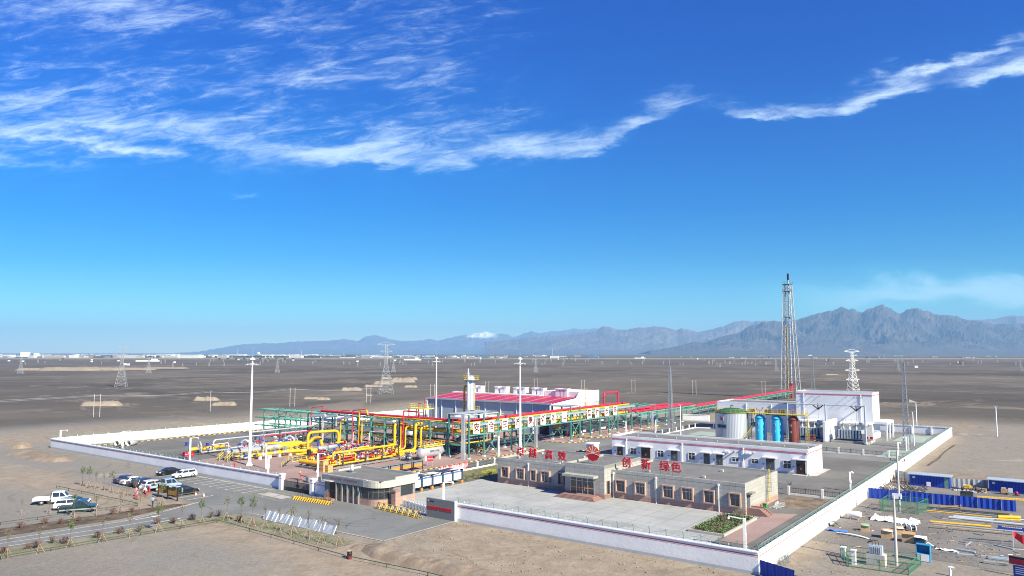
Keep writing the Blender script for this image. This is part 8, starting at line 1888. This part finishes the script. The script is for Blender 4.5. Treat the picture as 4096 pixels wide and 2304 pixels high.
m=MB(); m.add([(i*.2,math.sin(i*.9)*.12,2.05-i*.08-j*.25-(.02*i*j)) for i in range(8) for j in range(4)],[(i*4+j,(i+1)*4+j,(i+1)*4+j+1,i*4+j+1) for i in range(7) for j in range(3)]); m.obj('cloth',mat('flag_red',(.75,.03,.04),.8),fl_)
t=T('led_sign','black sign box with red lettering above a blue panel at the lower right corner','sign',23.2,17.0,CE(-10))
MB().bx(-.55,1.2,-.1,.1,1.3,2.15).obj('sign_box',M_black,t); MB().bx(-.5,1.15,-.12,-.1,1.35,1.9).obj('red_screen',M_red,t); mb=MB(); mb.text('安全第一',.4,LOC((.3,-.13,1.62))@RX(90),.004,.01); mb.obj('lettering',M_redd,t); MB().bx(-.2,1.2,-.08,.08,0,1.2).obj('blue_panel',M_blue,t)
m=MB(); [m.bx(0,1.1,-.1,-.08,.3+.22*i,.38+.22*i) for i in range(4)]; m.obj('white_lines',M_wpaint,t)
# steel rods by the near corner and pipe sacks by the ladder
item('rod_bundle','spiky bundle of grey rods leaning on the side wall near the corner','rods',.9,6.5,0,[('rods',lambda m:[m.bar((R.uniform(-.2,.4),R.uniform(-1.2,1.2),0),(R.uniform(-.3,.6),R.uniform(-1.2,1.2),R.uniform(.8,1.3)),.03) for i in range(26)],M_gsteel)])
item('tube_pile','pile of pale conduit tubes beside the side steps','tubes',-9.6,37.6,0,[('tubes',lambda m:[m.tube([(R.uniform(-1.4,.2),R.uniform(-.8,.8),.05),(R.uniform(-.2,1.3),R.uniform(-.8,.8),R.uniform(.2,1.2))],.035,5) for i in range(30)],M_wpaint)])
item('green_bin','green bin standing against the office side wall','bin',-11.2,36.4,0,[('body',lambda m:m.bb(0,0,0,.6,.5,.75),mat('bin_green',(.03,.2,.07),.6)),('lid',lambda m:m.bb(0,0,.75,.65,.55,.08),mat('bin_green',(0,0,0)))])
st=MB()
for i in range(2600):
    a=R.uniform(-44,24); b=R.uniform(-24,-1) if a<1 else R.uniform(2,54)
    if MN.noise(Vector((a*.18,b*.25,6)))<.05 and not(a<0 and b>-2.2): continue
    s=R.choice([R.uniform(.03,.07),R.uniform(.03,.07),R.uniform(.05,.16)]); p=Vector((a,b,.0)); st.ell(tuple(p+Vector((0,0,s*.4))),s,s*.8,s*.6,5,3)
o=st.obj('loose_stones',M_mound); o.location=W(0,0); o.rotation_euler=(0,0,TH); tag(o,'loose stones scattered on the bare ground in front of the walls','stones',kind='stuff')
sc_=MB()
for i in range(430):
    a=R.uniform(1.2,24.5); b=R.uniform(19,54.5); 
    if MN.noise(Vector((a*.25,b*.25,12)))<-.05 and R.random()<.75: continue
    sc_.cur=R.choices(range(5),[6,2,5,1,.4])[0]; p=Vector((a,b,R.uniform(.03,.12))); an=R.gauss(0,.5); L_=R.choice([R.uniform(.1,.4),R.uniform(.3,1.6)])
    sc_.bar(p,p+Vector((math.cos(an)*L_,math.sin(an)*L_,R.uniform(-.02,.08))),R.uniform(.03,.13),R.uniform(.03,.08))
o=sc_.obj('scattered_scrap',[M_gsteel,M_steel,M_twood,M_wpaint,M_blue]); o.location=W(0,0); o.rotation_euler=(0,0,TH); tag(o,'small scrap, offcuts and litter scattered over the yard gravel','scrap',kind='stuff')
# ---------------------------------------------------------------- lines and towers on the plain
def pylon(lb,px,py,h,kind,base=6.,arms=None,m_=None,group='steel lattice pylons on the plain',top=1.4,rz=.3):
    g_=ground_at(px,py); t=TW('pylon',lb,'pylon',g_.x,g_.y,rz,group=group); m_=m_ or M_copp; tk_=max(.11,g_.y/FP*.33)
    lattice(t,h*.62,base,top*1.2,7,tk_,m_=m_); C=lattice(t,h*.36,top*1.2,top*.7,6,tk_*.8,z0=h*.62,m_=m_,name='upper_lattice')
    if kind=='Y':
        m=MB()
        for s in (-1,1): m.bar((0,0,h*.9),(s*3.4,0,h*1.06),tk_); m.bar((0,0,h*.96),(s*3.0,0,h*1.05),tk_); m.bar((s*2.4,0,h*1.0),(s*4.2,0,h*1.03),tk_)
        m.obj('crossarm',m_,t)
    else:
        for z,w_ in arms: m=MB(); m.bar((-w_,0,h*z),(w_,0,h*z),tk_*1.1); m.bar((-w_,0,h*z),(0,.1,h*(z+.045)),tk_); m.bar((w_,0,h*z),(0,-.1,h*(z+.045)),tk_); m.bar((-w_,0,h*z),(0,.5,h*(z-.03)),tk_*.7);m.bar((w_,0,h*z),(0,-.5,h*(z-.03)),tk_*.7); m.obj('crossarm',m_,t)
    return t
pylon('grey lattice pylon with a Y shaped head on the plain at the far left',484,1547,29,'Y',7.5)
pylon('grey lattice pylon with three crossarms on the plain left of the centre',1542,1575,31,'A',9.,[(.72,4.6),(.84,3.8),(.98,5.6)])
pylon('white lattice pylon behind the tall white block',3414,1590,26,'A',5.6,[(.39,4.6),(.59,5.2),(.80,4.2),(1.0,5.3)],M_wpaint,top=1.7)
for i,(px,py,h) in enumerate(((594,1493,20),(1109,1491,18),(1573,1490,18),(2142,1490,18),(3103,1485,17),(3592,1485,17),(82,1495,20),(4082,1485,17))):
    pylon('small distant lattice pylon on the plain, %s from the left'%ORD[[6,0,1,2,3,4,5,7].index(i)] if i in (0,1,2,3,4,5,6,7) else '',px,py,h,'A',6,[(.75,3),(.9,2.5)],group='distant small pylons')
def hpole(lb,px,py,h,dark=False):
    g_=ground_at(px,py); t=TW('double_pole',lb,'utility pole',g_.x,g_.y,.25,group='paired wooden line poles on the plain'); w_=max(.14,g_.y/FP*.5)
    for k_,x in enumerate((-1.1,1.1)): MB().bar((x,0,0),(x,0,h),w_).obj('pole',M_dk if dark and k_==0 else M_concp,t)
    m=MB(); m.bar((-1.9,0,h-.6),(1.9,0,h-.6),w_*.7); m.obj('crossarm',M_gsteel,t); return g_
HP=[(386,1668,8.9),(830,1646,8.9),(1169,1626,8.7),(1474,1611,7.8),(1730,1590,7.4),(1948,1575,7.6),(2143,1556,7.2),(2332,1566,7.6),(2534,1570,8.2),(2778,1578,8.6),(3055,1578,8.2)]
G_=[]
for i,(px,py,h) in enumerate(HP): G_.append((hpole('pair of tall line poles on the plain, %s pair from the left'%ORD[i],px,py,h,i==1),h))
def wire(lb,pts,r=.022,sag=.8):
    t=TW('power_line',lb,'cable',pts[0].x,pts[0].y,0,group='overhead lines'); m=MB(); o=Vector((pts[0].x,pts[0].y,0))
    for p,q in zip(pts,pts[1:]):
        for i in range(6): u,v_=i/6,(i+1)/6; m.bar(p.lerp(q,u)-o-Vector((0,0,4*sag*u*(1-u))),p.lerp(q,v_)-o-Vector((0,0,4*sag*v_*(1-v_))),r*2)
    m.obj('wire',M_steel,t)
wire('upper overhead line strung along the paired poles on the left plain',[Vector((-230,225,9))]+[g_+Vector((-1.8,0,h-.5)) for g_,h in G_[:4]]); wire('lower overhead line strung along the paired poles on the left plain',[Vector((-232,222,8))]+[g_+Vector((1.8,0,h-.6)) for g_,h in G_[:4]])
for z in (22.,26.): wire('overhead line falling from the far white pylon, %s strand'%('lower' if z<24 else 'upper'),[ground_at(3414,1590)+Vector((4,0,z)),ground_at(3700,1500)+Vector((0,0,z))],.025,3.)
# many small poles far away
pr=bpy.data.objects.new('distant_pole',None); sc.collection.objects.link(pr)
m=MB(); m.bar((-.9,0,0),(-.9,0,9),.32); m.obj('pole',M_concp,pr); m=MB(); m.bar((.9,0,0),(.9,0,9),.32); m.obj('pole',M_concp,pr)
tag(pr,'tiny pair of line poles far out on the plain','utility pole','tiny line poles far out on the plain'); index(); first=True
for i in range(120):
    px=R.uniform(-20,4110); py=R.choice([R.uniform(1443,1452),R.uniform(1452,1462),R.uniform(1446,1470)]); g_=ground_at(px,py)
    if first: pr.location=g_; first=False
    else: dup(pr,0,0,R.uniform(-.3,.3),scale=R.uniform(.7,1.05)*max(.8,g_.y/2000),world=g_)
# railway embankment, viaducts
t=TW('railway_embankment','long pale railway embankment crossing the whole plain near the horizon','embankment',0,3000)
MB().side([(-3200,0),(2150,0),(2150,3.0),(-3200,3.0)],0,14).obj('bank',M_mound,t)
m=MB(); m.bx(-3200,2150,-.6,0,3.0,3.5); m.obj('parapet',M_concp,t)
for x0,x1,lb in ((2180,2900,'dark railway viaduct at the far right end of the embankment'),(-1150,-820,'dark viaduct section on the plain left of the centre')):
    t=TW('viaduct',lb,'bridge',x0,2900,0,group='railway viaducts'); MB().bx(0,x1-x0,0,12,5.4,7.2).obj('deck',M_gsteel,t)
    for i in range(int((x1-x0)/32)): MB().bx(32*i,32*i+5,2,10,0,5.4).obj('pier',M_dk,t)
# town on the horizon at the left
MT=[mat('town_white',(.78,.78,.78),.8),mat('town_cream',(.55,.50,.45),.8),mat('town_grey',(.36,.38,.42),.8),mat('town_blue',(.12,.25,.55),.7),mat('town_brown',(.30,.20,.16),.8)]
TP=[]
for i,mm in enumerate(MT):
    o=bpy.data.objects.new('town_building',None); sc.collection.objects.link(o)
    MB().bx(-.5,.5,0,1,0,1).obj('wall',mm,o); MB().bx(-.52,.52,-.02,1.02,1,1.06).obj('roof',MT[2] if i!=2 else MT[4],o); 
    m=MB()
    for k_ in range(3): m.bx(-.42,.42,-.02,0,.2+.28*k_,.29+.28*k_)
    m.obj('window_band',M_glass,o); o['category']='building'; o['label']='small '+('white','cream','grey','blue','brown')[i]+' building of the distant town on the horizon'; o['group']='buildings of the distant town'; TP.append(o)
index(); seen=set()
for i in range(290):
    u=R.random(); px=(R.uniform(-40,1700) if u<.8 else R.uniform(1700,2400)) if u<.93 else R.uniform(2600,4000)
    py=R.uniform(1421,1431) if px<1700 else R.uniform(1424,1434); g_=ground_at(px,py); k_=R.choices(range(5),[9,4,3,.7,.8])[0]
    hh=R.uniform(6,16) if px<1300 else R.uniform(4,9) if px<2500 else R.uniform(3,4); ww=R.choice([R.uniform(20,60),R.uniform(60,150)])*(.5 if px>1700 else 1)
    if 1260<px<1700: hh*=.75
    o=TP[k_]
    if k_ in seen: o=dup(o,0,0,R.uniform(-.2,.2),world=g_)
    else: seen.add(k_); o.location=g_
    o.scale=(ww,R.uniform(15,40),hh)
for px,py,hh,ww,lb in ((95,1427,32,46,'tall white silo block at the left end of the distant town'),(140,1427,26,18,'narrow white silo at the left end of the distant town'),(640,1425,15,60,'white factory hall with tall vents in the distant town')):
    g_=ground_at(px,py); t=TW('town_building',lb,'building',g_.x,g_.y,0,group='large blocks of the distant town'); MB().bx(-ww/2,ww/2,0,30,0,hh).obj('wall',MT[0],t); MB().bx(-ww/2-1,ww/2+1,-1,31,hh,hh+1).obj('roof',MT[2],t)
g_=ground_at(1034,1427); t=TW('storage_sphere','white spherical storage tank on the skyline above the town','tank',g_.x,g_.y); m=MB(); m.ell((0,0,22),10,10,10,18,10); m.obj('sphere',MT[0],t); m=MB(); [m.bar((math.cos(i)*9,math.sin(i)*9,0),(math.cos(i)*9,math.sin(i)*9,20),1.2) for i in range(6)]; m.obj('legs',MT[2],t)
for i,(px,hh) in enumerate(((141,40),(162,26),(303,36),(528,30),(950,55),(2210,60),(1375,40),(1205,45))):
    g_=ground_at(px,1428); t=TW('distant_chimney','thin chimney or mast on the skyline, %s from the left'%ORD[[0,1,2,3,4,7,6,5][i]],'chimney',g_.x,g_.y,group='thin chimneys on the skyline'); MB().tube([(0,0,0),(0,0,hh)],1.8,6,r2=1.1).obj('shaft',MT[2],t); MB().tube([(0,0,hh),(0,0,hh+2)],2.0,6).obj('tip',M_redd,t)
# tree belt by the town: reads as one mass
m=MB()
for i in range(1500):
    px=R.choice([R.uniform(880,1420),R.uniform(880,1300),R.uniform(200,900)]); g_=ground_at(px,R.uniform(1426.5,1430)); s=R.uniform(3.,6.5); p=g_+Vector((0,0,s*.8)); m.ell(tuple(p),s*1.6,s,s*.8,5,3)
tag(m.obj('tree_belt',mat('distant_foliage',(.035,.055,.03),.9)),'dark low belt of trees in front of the distant town','tree belt',kind='stuff')
# near plain: walled compound, oil pumps, small white kiosks
for i,(px,py,ww,lb) in enumerate(((590,1446,70,'white walled compound with a low house on the left plain'),(2160,1424,120,'pale walled yard far out behind the column'),(1650,1441,60,'low white row of sheds on the middle plain'),(3240,1416,40,'small white roofed shed at the foot of the mountains, left one'),(3420,1417,46,'small white roofed shed at the foot of the mountains, right one'),(2560,1434,50,'low pale shed on the plain right of the centre'))):
    g_=ground_at(px,max(py,1422)); t=TW('plain_compound',lb,'building',g_.x,g_.y,0,group='isolated compounds on the plain'); MB().bx(-ww/2,ww/2,0,1,0,3.5).obj('wall',MT[0],t); MB().bx(ww*.15,ww*.35,1.5,12,0,8).obj('house',MT[0],t); MB().bx(ww*.15-.5,ww*.35+.5,1.2,12.3,8,8.6).obj('house_roof',MT[2],t)
kp=bpy.data.objects.new('white_kiosk',None); sc.collection.objects.link(kp); MB().bb(0,0,0,5,4,3).obj('wall',MT[0],kp); MB().bb(0,0,3,5.6,4.6,.4).obj('roof',MT[0],kp)
tag(kp,'tiny white well kiosk on the plain','kiosk','tiny white kiosks on the plain'); index()
for i,(px,py) in enumerate(((36,1445),(92,1447),(367,1448),(367,1441),(474,1445),(697,1451),(954,1440),(1173,1442),(1430,1447),(1580,1443),(2233,1438),(1921,1437),(2790,1437),(3665,1471),(500,1459),(512,1461))):
    g_=ground_at(px,py)
    if i==0: kp.location=g_
    else: dup(kp,0,0,R.uniform(-.5,.5),world=g_)
def pumpjack(lb,px,py):
    g_=ground_at(px,py); t=TW('pumpjack',lb,'oil pump',g_.x,g_.y,R.uniform(-.4,.4),group='dark oil pumps on the plain'); m=MB(); 
    for s in (-1,1): m.bar((-2.5,s*1.5,0),(0,0,8),.7); m.bar((2.5,s*1.5,0),(0,0,8),.7)
    m.obj('post',M_dk,t); MB().bar((-6,0,6.8),(6,0,9.4),1.1).obj('walking_beam',M_dk,t); MB().bx(5.2,6.8,-.6,.6,6.6,10.8).obj('horse_head',M_dk,t); MB().bx(-7.5,-4,-1,1,2.5,6).obj('counterweight',M_twood,t); MB().bx(-7,3,-1.2,1.2,0,.8).obj('base',M_dk,t)
pumpjack('dark oil pump on the plain at the far right',3840,1457); pumpjack('dark oil pump on the plain behind the tall block',3313,1446); pumpjack('rusty oil pump on the plain above the hall',2275,1438); pumpjack('dark oil pump on the plain at the left',248,1446)
g_=ground_at(3575,1608); t=TW('concrete_trough','long low dark concrete trough with a pale end ramp beyond the rear wall','trough',g_.x,g_.y,-.3); MB().bx(-8,7,0,.8,0,1.5).obj('wall',M_dk,t); MB().side([(7,0),(11,0),(7,1.5)],0,.8).obj('ramp',M_concr,t)
